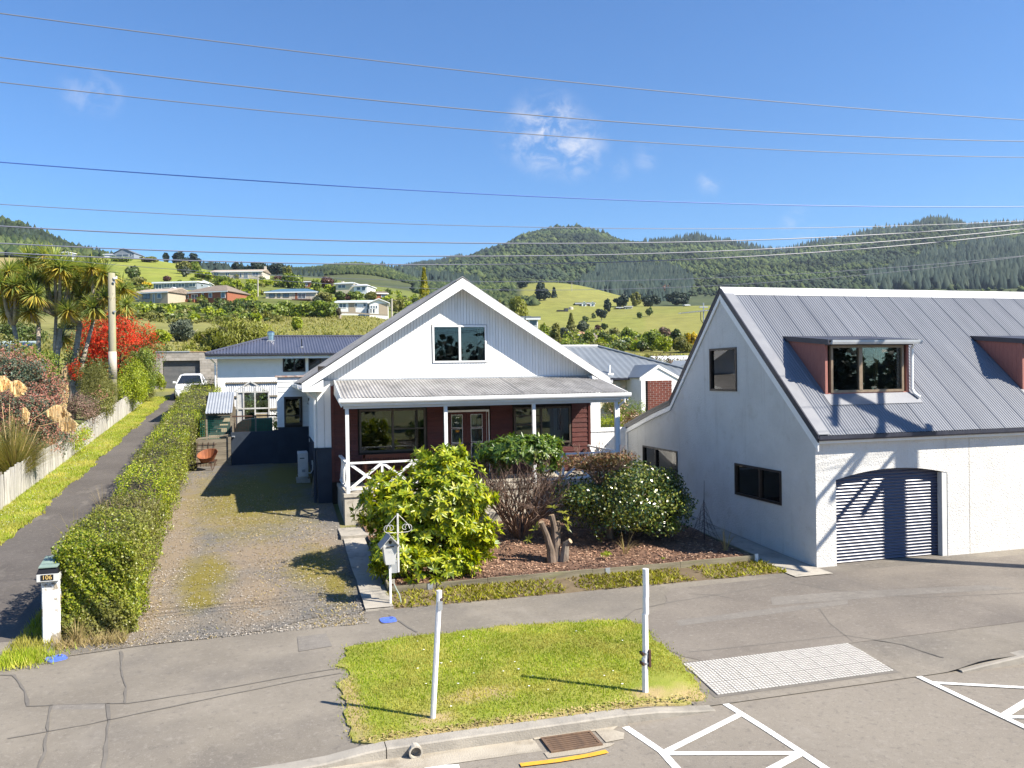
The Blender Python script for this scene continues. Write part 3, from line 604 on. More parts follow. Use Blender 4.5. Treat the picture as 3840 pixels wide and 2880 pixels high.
def corr_part(parent, name, P0, U, V, pitch, amp, mat_, sheet_w=.76, seg=6, clip=None, rows=1):
    """corrugated sheets laid side by side: P0 corner, U across the ribs, V along them"""
    P0, U, V = Vector(P0), Vector(U), Vector(V); Wd = U.length; u = U.normalized(); nrm = U.cross(V).normalized()
    if nrm.z < 0: nrm = -nrm
    k = 0; x = 0
    while x < Wd-1e-4:
        x1 = min(x+sheet_w, Wd); ns = max(2, int(round((x1+.03-x)/pitch*seg))); vs, fs = [], []
        for i in range(ns+1):
            t = x+(min(x1+.03, Wd)-x)*i/ns; h = amp*math.cos(2*PI*t/pitch)+(.006 if t > x1-.02 else 0)+.003*(k % 3)
            va, vb = (0, 1) if clip is None else clip(t)
            for r_ in range(rows+1): vs.append(P0+u*t+V*(va+(vb-va)*r_/rows)+nrm*h)
        for i in range(ns):
            for r_ in range(rows): fs.append((i*(rows+1)+r_, (i+1)*(rows+1)+r_, (i+1)*(rows+1)+r_+1, i*(rows+1)+r_+1))
        mb = MB(); mb.v = [tuple(p) for p in vs]; mb.f = fs
        mb.build(name, mat_, parent, smooth=True, fix=False); x = x1; k += 1
def gutter(parent, p, q, out, mat_, name='gutter', h=.11, d=.12):
    """quad gutter from p to q hanging out along 'out'"""
    p, q, out = Vector(p), Vector(q), Vector(out).normalized(); z = Vector((0, 0, 1)); mb = MB(); prof = [(0, 0), (d*.85, 0), (d, h*.3), (d, h), (d-.012, h), (d-.012, h*.35), (d*.8, .012), (.012, .012), (.012, h), (0, h)]
    for e in (p, q):
        for a, b in prof: mb.v.append(tuple(e+out*a+z*b))
    n = len(prof); mb.f = [(i, (i+1) % n, n+(i+1) % n, n+i) for i in range(n)]+[tuple(range(n)), tuple(range(2*n-1, n-1, -1))]
    return mb.build(name, mat_, parent)
# ------------------------------------------------------------------ the main house
HX0, HX1, HY = 1.33, 10.17, 25.6
RX, RZ, EX0, EZ = 5.75, 7.60, .85, 4.40           # ridge x, ridge z, eave x, eave z (top of roof)
RS = (RZ-EZ)/(RX-EX0); HB = 36.0
H = thing('gabled_house', 'white gabled cottage with red-brown boarded front and corrugated veranda roof', 'house', (5.75, 25.6, .8))
FRONT = ((0, HY, 0), (1, 0), (0, -1))
def ztop(x): return RZ-RS*abs(x-RX)
WL = (2.55, 4.60, 2.23, 3.55); DR = (5.2, 6.65, 1.38, 3.46); WR = (7.48, 9.42, 2.31, 3.49); GW = (4.86, 6.61, 4.97, 6.15)
# front wall core, left wall, back
mb = MB(FRONT); wall_cells(mb, HX0+.02, HX1-.02, .3, 4.36, -.16, -.03, [WL, DR, WR])
wall_cells(mb, HX0+.02, HX1-.02, 4.36, 4.9, -.16, -.03, [GW])
mb.prism([(HX0+.02, 4.36), (4.86, 4.36), (4.86, ztop(4.86)-.12), (HX0+.02, ztop(HX0)-.12)], -.16, -.035)
mb.prism([(6.61, 4.36), (HX1-.02, 4.36), (HX1-.02, ztop(HX1)-.12), (6.61, ztop(6.61)-.12)], -.16, -.035)
mb.prism([(4.86, 6.15), (6.61, 6.15), (6.61, ztop(6.61)-.12), (RX, RZ-.12), (4.86, ztop(4.86)-.12)], -.16, -.035)
mb.build('front_wall', M['room'], H)
# vertical white boards of the gable
bw = .0945; x = HX0+.01
while x < HX1-.02:
    x1 = min(x+bw, HX1-.01); a, b = x+.004, x1-.004; zl, zr = ztop(a)-.10, ztop(b)-.10; pr = R.uniform(0, .004)
    segs = [(4.30, None)]
    if b > GW[0]-.02 and a < GW[1]+.02: segs = [(4.30, GW[2]-.015), (GW[3]+.015, None)]
    for z0, z1 in segs:
        mb = MB(FRONT)
        if z1 is None:
            if zl > z0 and zr > z0:
                poly = [(a, z0), (b, z0), (b, zr)]+([(RX, RZ-.10)] if a < RX < b else [])+[(a, zl)]
                mb.prism(poly, -.03, .004+pr)
        else: mb.box(a, b, -.03, .004+pr, z0, z1)
        if mb.v: mb.build('gable_board', M['board_white'], H)
    x += bw
MB(FRONT).box(HX0, HX1, -.032, -.024, 4.2, 4.5).build('gable_backing', M['mortar'], H)
MB(FRONT).box(HX0-.02, HX1+.02, .002, .05, 4.50-.05, 4.50).build('veranda_flashing', M['galv'], H)
# red-brown boards of the veranda wall
hb = .157; z = 1.38; RX0, RX1 = 1.77, 10.1
while z < 4.3:
    z1 = min(z+hb, 4.34); spans = [(RX0, RX1)]
    for h in (WL, DR, WR):
        if z1 > h[2]-.04 and z < h[3]+.04:
            ns = []
            for a, b in spans:
                if h[0]-.05 > a: ns.append((a, min(b, h[0]-.05)))
                if h[1]+.05 < b: ns.append((max(a, h[1]+.05), b))
            spans = ns
    for a, b in spans:
        if b-a > .05:
            mb = MB(FRONT); mb.add([(a, -.02, z+.004), (b, -.02, z+.004), (b, .026, z+.004), (a, .026, z+.004), (a, -.02, z1), (b, -.02, z1), (b, .006, z1), (a, .006, z1)], [(0,3,2,1),(4,5,6,7),(0,1,5,4),(1,2,6,5),(2,3,7,6),(3,0,4,7)])
            mb.build('red_board', M['red'], H)
    z += hb
MB(FRONT).box(RX1-.06, RX1+.02, -.03, .045, 1.38, 4.3).build('corner_board', M['red'], H)
MB(FRONT).box(1.70, 1.79, -.03, .05, 1.38, 4.3).build('corner_board', M['red'], H)
# front corner left of the veranda: white above dark blue
MB(FRONT).box(HX0-.03, 1.5, -.03, .05, 2.44, 4.5).build('corner_board', M['white'], H); MB(FRONT).box(1.51, 1.70, -.03, .04, 2.44, 4.5).build('corner_board', M['white'], H)
MB(FRONT).box(HX0-.04, 1.70, -.03, .062, .3, 2.40).build('base_wall', M['navy'], H); MB(FRONT).box(HX0-.06, 1.72, -.03, .09, 2.40, 2.44).build('base_cap', M['navy'], H)
# left wall: horizontal white boards over dark blue base
LEFT = ((HX0, 0, 0), (0, 1), (-1, 0))
LWN = (31.4, 34.6, 2.36, 3.62)
mb = MB(LEFT); wall_cells(mb, HY+.03, HB-.3, .3, 4.36, -.15, -.03, [LWN]); mb.build('left_wall', M['room'], H)
MB(LEFT).box(HY+.04, 32.3, -.03, .03, .3, 2.37).build('base_wall', M['navy'], H); MB(LEFT).box(HY+.04, 32.3, -.02, .06, 2.37, 2.41).build('base_cap', M['navy'], H)
z = 2.42
while z < 4.2:
    z1 = min(z+.2, 4.22)
    for a, b in ([(HY+.03, HB-.3)] if z1 < LWN[2]-.02 or z > LWN[3]+.02 else [(HY+.03, LWN[0]-.06)]):
        MB(LEFT).add([(a, -.03, z+.004), (b, -.03, z+.004), (b, .026, z+.004), (a, .026, z+.004), (a, -.03, z1), (b, -.03, z1), (b, .006, z1), (a, .006, z1)], [(0,3,2,1),(4,5,6,7),(0,1,5,4),(1,2,6,5),(2,3,7,6),(3,0,4,7)]).build('weatherboard', M['board_white'], H)
    z += .2
window(H, LEFT, *LWN, M['darkframe'], n=.035, cols=[33])
MB(LEFT).box(LWN[0]-.14, LWN[0], -.02, .045, LWN[2]-.15, LWN[3]+.1).build('window_trim', M['trim'], H)
MB().box(HX1-.12, HX1, HY+.1, HB-.3, .3, 4.36).build('right_wall', M['board_white'], H)
MB().box(HX0, HX1, HB-.4, HB-.28, .3, 4.4).build('back_wall', M['board_white'], H)
# rooms behind the glass
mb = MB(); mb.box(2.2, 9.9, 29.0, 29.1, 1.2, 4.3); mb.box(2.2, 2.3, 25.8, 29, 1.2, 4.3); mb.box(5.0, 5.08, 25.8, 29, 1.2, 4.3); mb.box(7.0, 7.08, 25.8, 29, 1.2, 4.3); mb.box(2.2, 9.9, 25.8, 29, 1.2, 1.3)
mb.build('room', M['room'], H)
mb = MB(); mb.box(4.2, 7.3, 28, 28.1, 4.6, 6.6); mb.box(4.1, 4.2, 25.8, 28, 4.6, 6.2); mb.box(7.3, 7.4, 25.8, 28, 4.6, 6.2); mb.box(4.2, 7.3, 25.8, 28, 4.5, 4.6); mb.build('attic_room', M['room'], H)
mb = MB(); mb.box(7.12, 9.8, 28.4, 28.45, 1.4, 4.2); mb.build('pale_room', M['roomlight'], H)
# windows and doors
window(H, FRONT, *WL, M['greyframe'], n=.05, fw=.055, cols=[3.57], bars=[(3.6, 4.55, 2.93)])
window(H, FRONT, *WR, M['greyframe'], n=.05, fw=.055, cols=[8.40], bars=[(7.53, 8.38, 2.93), (7.53, 8.38, 3.22)], glass=M['glass'])
window(H, FRONT, *GW, M['trim'], n=.035, fw=.055, cols=[5.735], label='white framed sliding window in the gable')
def drape(u0, u1, z0, z1, n, k, mat_=None):
    mb = MB(FRONT); ns = max(8, int((u1-u0)/.012))
    for i in range(ns+1):
        u = u0+(u1-u0)*i/ns; d = n+.03*math.sin(i*k); mb.v += [mb.T((u, d, z0)), mb.T((u, d, z1))]
    mb.f = [(2*i, 2*i+2, 2*i+3, 2*i+1) for i in range(ns)]; return mb.build('curtain', mat_ or M['curtain'], H, fix=False, smooth=True)
drape(6.36, 6.56, 5.03, 6.1, -.2, .9); drape(4.9, 4.95, 5.03, 6.1, -.2, .9)
M['redcurtain'] = mat('dark_red_curtain', (.10, .02, .02), None, rough=.9); M['net'] = mat('net_curtain', (.42, .42, .40), (.3, .3, .29), 8, .9, stretch=(8, 8, .3))
drape(8.5, 8.68, 3.05, 3.45, -.25, .9, M['redcurtain']); drape(9.05, 9.2, 2.7, 3.45, -.25, .9, M['redcurtain'])
# french doors with three panes each
MB(FRONT).box(DR[0], DR[0]+.09, -.06, .05, 1.38, 3.46).build('door_frame', M['red'], H); MB(FRONT).box(DR[1]-.09, DR[1], -.06, .05, 1.38, 3.46).build('door_frame', M['trim'], H)
MB(FRONT).box(DR[0]+.09, DR[1]-.09, -.06, .05, 3.40, 3.46).build('door_head', M['trim'], H)
MB(FRONT).box(DR[1]-.088, DR[1]-.03, -.05, .055, 1.38, 3.39).build('door_frame', M['red'], H)
for a, b in ((5.29, 5.915), (5.92, 6.56)):
    mb = MB(FRONT); s_ = .13; zs = [1.95, 2.42, 2.89, 3.33]
    mb.box(a, a+s_, -.045, .005, 1.40, 3.395); mb.box(b-s_, b, -.045, .005, 1.40, 3.395); mb.box(a+s_, b-s_, -.045, .005, 1.40, zs[0]); mb.box(a+s_, b-s_, -.045, .005, zs[-1], 3.395)
    for zz in zs[1:-1]: mb.box(a+s_, b-s_, -.04, 0, zz-.012, zz+.012)
    d = mb.build('french_door', M['red'], H)
    for z0, z1 in zip(zs[:-1], zs[1:]):
        MB(FRONT).box(a+s_+.003, b-s_-.003, -.03, -.024, z0+.015, z1-.015).build('pane', M['glass'], d)
        mb = MB(FRONT); A, B, z0, z1 = a+s_, b-s_, z0+.012, z1-.012
        mb.box(A, B, .0, .008, z0, z0+.012); mb.box(A, B, .0, .008, z1-.012, z1); mb.box(A, A+.012, .0, .008, z0+.012, z1-.012); mb.box(B-.012, B, .0, .008, z0+.012, z1-.012); mb.build('glazing_bead', M['trim'], d)
    MB(FRONT).box(b-.09 if a < 5.5 else a+.03, b-.03 if a < 5.5 else a+.09, .005, .05, 2.35, 2.4).build('handle', M['black'], d)
    drape(a+s_, b-s_, 1.5, 3.34, -.12, .5, M['net'])
MB(FRONT).box(5.56, 5.68, -.022, -.019, 2.76, 2.83).build('door_sticker', mat('yellow_sticker', (.75, .35, .02), (.1, .05, .01), 60, .6), H)
# roof: two slopes of corrugated fibre cement, ridge cap, bargeboards, soffit
FY = 25.15
for s, nm in ((-1, 'l'), (1, 'r')):
    ex = RX+s*(RX-EX0)
    def jag(t): return (0, 1)
    P0 = (ex, FY, EZ) if s < 0 else (ex, HB, EZ); U = (0, HB-FY, 0) if s < 0 else (0, FY-HB, 0)
    corr_part(H, 'roof_sheet', P0, U, (RX-ex, 0, RZ-EZ), .146, .022, M['oldroof'], sheet_w=1.02, seg=6, rows=3)
    # bargeboard: faces along the front rake
    mb = MB(); dz = .30; o_ = .03
    A = [(ex-s*0.0, FY-.03), (RX, FY-.03)]
    z_e, z_r = EZ-.015, RZ-.015
    mb.hexa([(ex, FY-.035, z_e-dz+.06), (ex, FY+.01, z_e-dz+.06), (ex, FY+.01, z_e+.0), (ex, FY-.035, z_e+.0)], [(RX, FY-.035, z_r-dz-.03), (RX, FY+.01, z_r-dz-.03), (RX, FY+.01, z_r), (RX, FY-.035, z_r)])
    mb.build('bargeboard', M['trim'], H)
    # boxed eave return at the foot of the barge
    mb = MB(); xe = ex-s*.02; xi = ex-s*.62
    mb.add([(xe, FY-.03, EZ-.26), (xi, FY-.03, EZ-.26), (xi, FY-.03, EZ+RS*.60-.30), (xe, FY-.03, EZ-.24), (xe, HY, EZ-.26), (xi, HY, EZ-.26), (xi, HY, EZ+RS*.60-.30), (xe, HY, EZ-.24)], [(0,1,2,3),(7,6,5,4),(0,4,5,1),(1,5,6,2),(2,6,7,3),(3,7,4,0)])
    mb.build('eave_box', M['trim'], H)
    # sloping soffit under the gable overhang
    mb = MB(); mb.hexa([(ex, FY+.01, EZ-.12), (ex, HY, EZ-.12), (ex, HY, EZ-.09), (ex, FY+.01, EZ-.09)], [(RX, FY+.01, RZ-.12), (RX, HY, RZ-.12), (RX, HY, RZ-.09), (RX, FY+.01, RZ-.09)]); mb.build('soffit', M['white'], H)
    # rear barge
    mb = MB(); mb.hexa([(ex, HB, EZ-.25), (ex, HB+.04, EZ-.25), (ex, HB+.04, EZ), (ex, HB, EZ)], [(RX, HB, RZ-.3), (RX, HB+.04, RZ-.3), (RX, HB+.04, RZ), (RX, HB, RZ)]); mb.build('bargeboard', M['trim'], H)
    MB().box(min(ex, ex-s*.5), max(ex, ex-s*.5), HY+.02, HB, EZ-.24, EZ-.2).build('soffit', M['white'], H)
    gutter(H, (ex-s*(-.0), FY+.03, EZ-.17), (ex, HB, EZ-.17), (s, 0, 0), M['trim'])
mb = MB(); mb.prism([(RX-.2, RZ-.2*RS+.035), (RX, RZ+.045), (RX+.2, RZ-.2*RS+.035), (RX+.2, RZ-.2*RS+.015), (RX, RZ+.02), (RX-.2, RZ-.2*RS+.015)], FY-.04, HB); mb.build('ridge_cap', M['oldroof'], H)
MB().tube([(EX0+.12, 25.42, EZ-.2), (EX0+.2, 25.46, EZ-.34), (HX0-.09, 25.62, EZ-.46), (HX0-.09, 25.66, 2.44)], .045, 8).build('downpipe', M['trim'], H); MB().tube([(HX0-.12, 25.66, 2.43), (HX0-.12, 25.66, .7)], .045, 8).build('downpipe', M['navy'], H)
# rear wing seen past the right slope
mb = MB(); mb.box(10.2, 12.9, 31.5, 36, .5, 4.0); mb.build('rear_wing', M['board_white'], H)
mb = MB(); mb.hexa([(11.62, 31.0, 5.02), (11.62, 31.06, 5.02), (11.62, 31.06, 5.27), (11.62, 31.0, 5.27)], [(13.1, 31.0, 3.98), (13.1, 31.06, 3.98), (13.1, 31.06, 4.34), (13.1, 31.0, 4.34)]); mb.build('bargeboard', M['trim'], H)
mb = MB(); mb.hexa([(10.2, 31.02, 4.9), (10.2, 36, 4.9), (10.2, 36, 4.95), (10.2, 31.02, 4.95)], [(11.62, 31.02, 5.25), (11.62, 36, 5.25), (11.62, 36, 5.3), (11.62, 31.02, 5.3)]); mb.hexa([(11.62, 31.02, 5.24), (11.62, 36, 5.24), (11.62, 36, 5.3), (11.62, 31.02, 5.3)], [(13.15, 31.02, 4.28), (13.15, 36, 4.28), (13.15, 36, 4.34), (13.15, 31.02, 4.34)]); mb.build('wing_roof', M['oldroof'], H)
# annex with the dark window, left rear
AN = ((0, 32.5, 0), (1, 0), (0, -1))
mb = MB(AN); wall_cells(mb, .22, 1.33, 2.7, 4.62, -.1, -.02, [(.45, 1.09, 2.8, 3.82)]); mb.build('annex_wall', M['room'], H)
MB().box(.24, 1.33, 33.0, 35.6, .8, 4.6).build('annex_body', M['room'], H); MB().box(.22, .3, 32.6, 35.6, .8, 4.6).build('annex_side', M['white'], H); MB().box(.3, 1.33, 32.6, 33, 4.55, 4.6).build('annex_ceiling', M['room'], H)
z = 2.72
while z < 4.55:
    z1 = min(z+.19, 4.6)
    for a, b in ([(.2, .43), (1.10, 1.33)] if z < 3.8 else [(.2, 1.33)]):
        MB(AN).add([(a, -.02, z+.003), (b, -.02, z+.003), (b, .024, z+.003), (a, .024, z+.003), (a, -.02, z1), (b, -.02, z1), (b, .004, z1), (a, .004, z1)], [(0,3,2,1),(4,5,6,7),(0,1,5,4),(1,2,6,5),(2,3,7,6),(3,0,4,7)]).build('weatherboard', M['board_white'], H)
    z += .19
window(H, AN, .43, 1.10, 2.78, 3.84, M['darkframe'], n=.05, fw=.06, bars=[(.48, 1.05, 3.14)])
MB(AN).box(.17, .43, .0, .05, 2.72, 3.86).build('window_trim', M['trim'], H)
MB(AN).box(.2, 1.33, -.03, .055, 1.2, 2.70).build('base_wall', M['navy'], H)
MB(AN).box(.12, 1.36, -3.2, .09, 4.61, 4.67).build('annex_capping', mat('rusty_capping', (.30, .14, .1), (.5, .45, .4), 6, .8), H)
# ------------------------------------------------------------------ veranda
VY = 23.1; VX0, VX1 = 1.95, 10.0; FZ = 1.36
mb = MB(); mb.box(1.86, 10.15, VY-.1, VY+.08, .2, FZ-.10); mb.box(1.86, 1.98, VY+.08, VY+.55, .3, FZ-.1); mb.box(1.86, 1.98, VY+.95, HY-.06, .3, FZ-.1); mb.box(1.86, 1.98, VY+.55, VY+.95, .3, .6); mb.box(1.86, 1.98, VY+.55, VY+.95, 1.05, FZ-.1)
mb.box(10.03, 10.15, VY+.08, HY-.06, .2, FZ-.1); mb.build('veranda_plinth', M['concrete_pale'], H)
MB().box(1.84, 10.18, VY-.14, HY-.07, FZ-.10, FZ).build('veranda_floor', M['concrete_pale'], H)
MB().box(5.0, 6.4, VY-.75, VY-.145, .3, FZ-.2).build('step', M['concrete_pale'], H); MB().box(5.0, 6.4, VY-1.1, VY-.76, .25, FZ-.62).build('step', M['concrete_pale'], H)
for px in (1.97, 4.73, 7.36, 9.97): MB().box(px-.047, px+.047, VY-.047, VY+.047, FZ, 3.72).build('post', M['trim'], H)
MB().box(1.88, 10.1, VY-.045, VY+.045, 3.68, 3.88).build('beam', M['trim'], H)
def xrail(p, q, z0, z1, n):
    """railing of n crossed bays from p to q"""
    p, q = Vector(p), Vector(q); d = (q-p)
    MB().bar((p.x, p.y, z1), (q.x, q.y, z1), .09, .05).build('rail', M['trim'], H); MB().bar((p.x, p.y, z0), (q.x, q.y, z0), .06, .05).build('rail', M['trim'], H)
    for i in range(n):
        a, b = p+d*(i/n), p+d*((i+1)/n); a0 = a+d.normalized()*.03; b0 = b-d.normalized()*.03
        MB().bar((a0.x, a0.y, z1-.04), (b0.x, b0.y, z0+.04), .03, .075).build('brace', M['trim'], H)
        nn = d.normalized().cross(Vector((0, 0, 1)))*.032
        MB().bar((a0.x+nn.x, a0.y+nn.y, z0+.04), (b0.x+nn.x, b0.y+nn.y, z1-.04), .03, .075).build('brace', M['trim'], H)
        if i < n-1: MB().box(b.x-.03, b.x+.03, b.y-.03, b.y+.03, z0, z1-.02).build('baluster', M['trim'], H)
xrail((2.02, VY, 0), (4.68, VY, 0), 1.46, 2.18, 3); xrail((7.41, VY, 0), (9.92, VY, 0), 1.46, 2.18, 3); xrail((1.95, VY+.07, 0), (1.95, HY-.1, 0), 1.46, 2.18, 3); xrail((10.0, VY+.07, 0), (10.0, HY-.1, 0), 1.46, 2.18, 3)
VE, VEZ, VTZ = VY-.2, 3.98, 4.46
corr_part(H, 'veranda_roof_sheet', (1.82, VE, VEZ), (8.46, 0, 0), (0, HY-.02-VE, VTZ-VEZ), .098, .014, M['oldroof'], sheet_w=.86, seg=6)
gutter(H, (1.74, VE+.03, VEZ-.13), (10.36, VE+.03, VEZ-.13), (0, -1, 0), M['trim'], h=.12, d=.11)
MB().box(1.80, 10.3, VE+.035, VE+.06, VEZ-.22, VEZ-.025).build('fascia', M['trim'], H)
for sx in (1.80, 10.27):
    mb = MB(); mb.add([(sx, VE+.03, VEZ-.25), (sx+.03, VE+.03, VEZ-.25), (sx+.03, VE+.03, VEZ+.01), (sx, VE+.03, VEZ+.01), (sx, HY-.06, VTZ-.42), (sx+.03, HY-.06, VTZ-.42), (sx+.03, HY-.06, VTZ+.02), (sx, HY-.06, VTZ+.02)], [(0,3,2,1),(4,5,6,7),(0,1,5,4),(1,2,6,5),(2,3,7,6),(3,0,4,7)]); mb.build('side_fascia', M['trim'], H)
MB().box(1.87, 10.25, VE+.07, HY-.05, 3.895, 3.92).build('veranda_ceiling', M['white'], H)
MB().tube([(10.18, VE+.0, VEZ-.1), (10.17, VE+.02, VEZ-.28), (10.06, VY+.02, VEZ-.42), (10.055, VY-.0, VEZ-.55), (10.055, VY, 1.4)], .036, 8).build('downpipe', M['trim'], H)
# garden bench on the veranda
b = thing('garden_bench', 'red-stained slatted garden bench on the veranda behind the cross-braced railing', 'bench', (3.6, 24.9, FZ))
for lx in (2.62, 4.55):
    for ly, h in ((24.65, .62), (25.15, .85)): MB().box(lx-.035, lx+.035, ly-.03, ly+.03, FZ, FZ+h).build('leg', M['bench'], b)
    MB().box(lx-.04, lx+.04, 24.6, 25.12, FZ+.62, FZ+.66).build('armrest', M['bench'], b)
for k in range(4): MB().box(2.66, 4.51, 24.62+.12*k, 24.72+.12*k, FZ+.40, FZ+.43).build('seat_slat', M['bench'], b)
MB().box(2.6, 4.6, 25.12, 25.17, FZ+.74, FZ+.85).build('back_rail', M['bench'], b); MB().box(2.66, 4.51, 25.125, 25.165, FZ+.46, FZ+.52).build('back_rail', M['bench'], b); MB().box(2.66, 4.51, 24.6, 24.64, FZ+.3, FZ+.395).build('apron', M['bench'], b)
sl0 = MB().box(-.02, .02, -.012, .012, 0, .22).build('back_slat', M['bench'], b, local=True); sl0.location = (2.72-3.6, 25.145-24.9, .52)
for k in range(1, 24): inst('back_slat', sl0.data, b, (2.72+.0765*k, 25.145, FZ+.52))
# heat pump on its pad
a = thing('heat_pump', 'white outdoor heat pump unit standing against the dark blue house base', 'heat pump', (1.0, 29, 1.0))
AX0, AX1, AY0, AY1, AZ0, AZ1 = .80, 1.13, 28.6, 29.45, 1.22, 2.05
MB().box(AX0, AX1, AY0, AY1, AZ0, AZ1).build('casing', M['acplastic'], a, bevel=.015)
MB().box(AX0-.006, AX0, AY0+.2, AY1-.06, AZ0+.08, AZ1-.08).build('grille', mat('dark_grille', (.12, .12, .12), None, rough=.6), a)
MB().box(AX0+.07, AX1-.07, AY0-.03, AY0, AZ0+.04, AZ0+.32).build('valve_cover', M['acplastic'], a, bevel=.008); MB().box(AX0+.12, AX1-.1, AY0-.034, AY0-.031, AZ0+.18, AZ0+.27).build('rating_label', mat('grey_label', (.3, .3, .3), None), a)
MB().box(AX0+.06, AX1-.12, AY0-.004, AY0-.001, AZ1-.2, AZ1-.17).build('vent_slot', M['black'], a)
for y in (AY0+.05, AY1-.25): MB().box(AX0-.06, AX1+.06, y, y+.2, 1.02, 1.16).build('pad', M['concrete_pale'], a)
for y in (AY0+.1, AY1-.2): MB().box(AX0+.02, AX1-.02, y, y+.05, 1.16, 1.22).build('foot', M['acplastic'], a)
MB().tube([(1.08, AY0-.02, AZ0+.16), (1.2, AY0-.05, AZ0+.14), (1.27, AY0-.02, AZ0+.25), (1.28, AY0, AZ0+.5)], .02, 6).build('pipe', M['acplastic'], a)
MB().box(1.24, 1.285, AY0-.04, AY0+.06, AZ0+.42, AZ0+.56).build('isolator_switch', M['acplastic'], a)
pb = thing('leaning_board', 'thin grey plank leaning on the dark blue base near the heat pump', 'plank', (1.2, 26.6, .9)); MB().bar((1.12, 26.5, .72), (1.26, 26.6, 1.75), .04, .14, (0, 1, 0)).build('board', M['timber'], pb)
# white solid panel between the veranda and the garage
p = thing('white_gate_panel', 'white painted panel fence closing the gap between veranda and stucco garage', 'fence panel', (11, 26.6, .5))
for k in range(6): MB().box(10.25+.265*k, 10.25+.265*k+.258, 26.6, 26.63, .5, 2.68+.0*k).build('panel_board', M['white'], p)
MB().box(10.2, 11.86, 26.57, 26.6, 2.55, 2.63).build('panel_rail', M['trim'], p); MB().box(10.17, 10.25, 26.5, 26.64, .5, 2.72).build('panel_post', M['trim'], p)
# ------------------------------------------------------------------ the stucco garage building on the right
GX, GF = 11.9, 16.2; GEND = 27.0
G = thing('stucco_garage', 'white roughcast garage building with steep grey corrugated roof and two pink dormers', 'building', (18, 18, 0))
SIDE = ((GX, 0, 0), (0, 1), (-1, 0)); GFR = ((0, GF, 0), (1, 0), (0, -1))
RYr, RZr, EYg, EZg = 20.2, 6.82, 16.05, 3.05; GS = (RZr-EZg)/(RYr-EYg)
K1 = (23.3, 3.64); K2 = (24.6, 3.32); K3 = (26.75, 2.70)
W1 = (19.47, 20.87, 4.01, 5.19); W2 = (17.52, 19.62, 1.25, 2.09); W3 = (22.9, 25.34, 1.3, 2.13)
def gtop(y): 
    if y < RYr: return EZg+(y-EYg)*GS
    pts = [(RYr, RZr), K1, K2, K3]
    for (a, za), (b, zb) in zip(pts[:-1], pts[1:]):
        if y <= b: return za+(zb-za)*(y-a)/(b-a)
    return K3[1]
mb = MB(SIDE); ys = sorted({GF+.221, 26.65, RYr, K1[0], K2[0], W1[0], W1[1], W2[0], W2[1], W3[0], W3[1]}|set(lin(16.6, 26.4, 20)))
for a, b in zip(ys[:-1], ys[1:]):
    m_ = (a+b)/2; hol = sorted([h for h in (W1, W2, W3) if h[0] < m_ < h[1]], key=lambda h: h[2]); zb = -.3
    for h in hol: mb.prism([(a, zb), (b, zb), (b, h[2]), (a, h[2])], -.2, 0); zb = h[3]
    mb.prism([(a, zb), (b, zb), (b, gtop(b)-.1), (a, gtop(a)-.1)], -.2, 0)
mb.build('side_wall', M['stucco_side'], G)
# front wall with arched door opening
DX0, DX1 = 12.44, 15.60; DZs, DZc = 2.0, 2.19
arch = [(DX0+(DX1-DX0)*i/16, DZs+(DZc-DZs)*(1-((i/16-.5)/.5)**2)+.02*(i/16)) for i in range(17)]
mb = MB(GFR); mb.box(GX+.0, DX0, -.22, 0, -.3, 2.98); mb.box(DX1, 30, -.22, 0, -.3, 2.98)
for (a, za), (b, zb) in zip(arch[:-1], arch[1:]): mb.prism([(a, za), (b, zb), (b, 2.98), (a, 2.98)], -.22, 0)
mb.build('front_wall', M['stucco'], G)
MB(GFR).box(16.25, 16.262, .0, .004, 0, 2.9).build('wall_joint', M['concrete_pale'], G)
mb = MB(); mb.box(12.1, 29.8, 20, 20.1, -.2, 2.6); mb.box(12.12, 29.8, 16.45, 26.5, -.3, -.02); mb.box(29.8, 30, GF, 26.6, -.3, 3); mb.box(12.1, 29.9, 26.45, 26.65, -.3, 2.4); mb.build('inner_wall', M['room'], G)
mb = MB(); mb.box(12.1, 29.8, 16.5, 26.4, 2.7, 2.76); mb.build('loft_floor', M['room'], G)
# roller door: horizontal slats
dz = .0755; z = .015; k = 0; sl = None
while z < 2.22:
    mb = MB(GFR); mb.v = []; 
    for u in (DX0+.01, DX1-.01):
        for n_, zz in ((-.19, 0), (-.165, .012), (-.155, .03), (-.165, .046), (-.185, .056), (-.19, .0735)): mb.v.append(mb.T((u, n_, z+zz)))
    mb.f = [(i, i+1, 7+i, 6+i) for i in range(5)]
    if sl is None:
        rd = empty('roller_door', (0, 0, 0)); rd.parent = G; rd.location = (DX0-18, GF-18, 0); sl = True
    me_o = mb.build('door_slat', M['door'], G, fix=False); me_o.parent = rd
    me_o.location = (-rd.location.x, -rd.location.y, 0)
    z += dz; k += 1
MB(GFR).box(DX0, DX1, -.215, -.2, 0, 2.3).build('door_backing', M['navymetal'], G)
MB(GFR).box(DX0-.005, DX1+.005, -.2, .03, -.05, .012).build('door_sill', M['concrete_pale'], G)
MB(GFR).box(DX1-.155, DX1-.01, -.153, -.01, .012, 2.03).build('door_reveal', M['acplastic'], G)
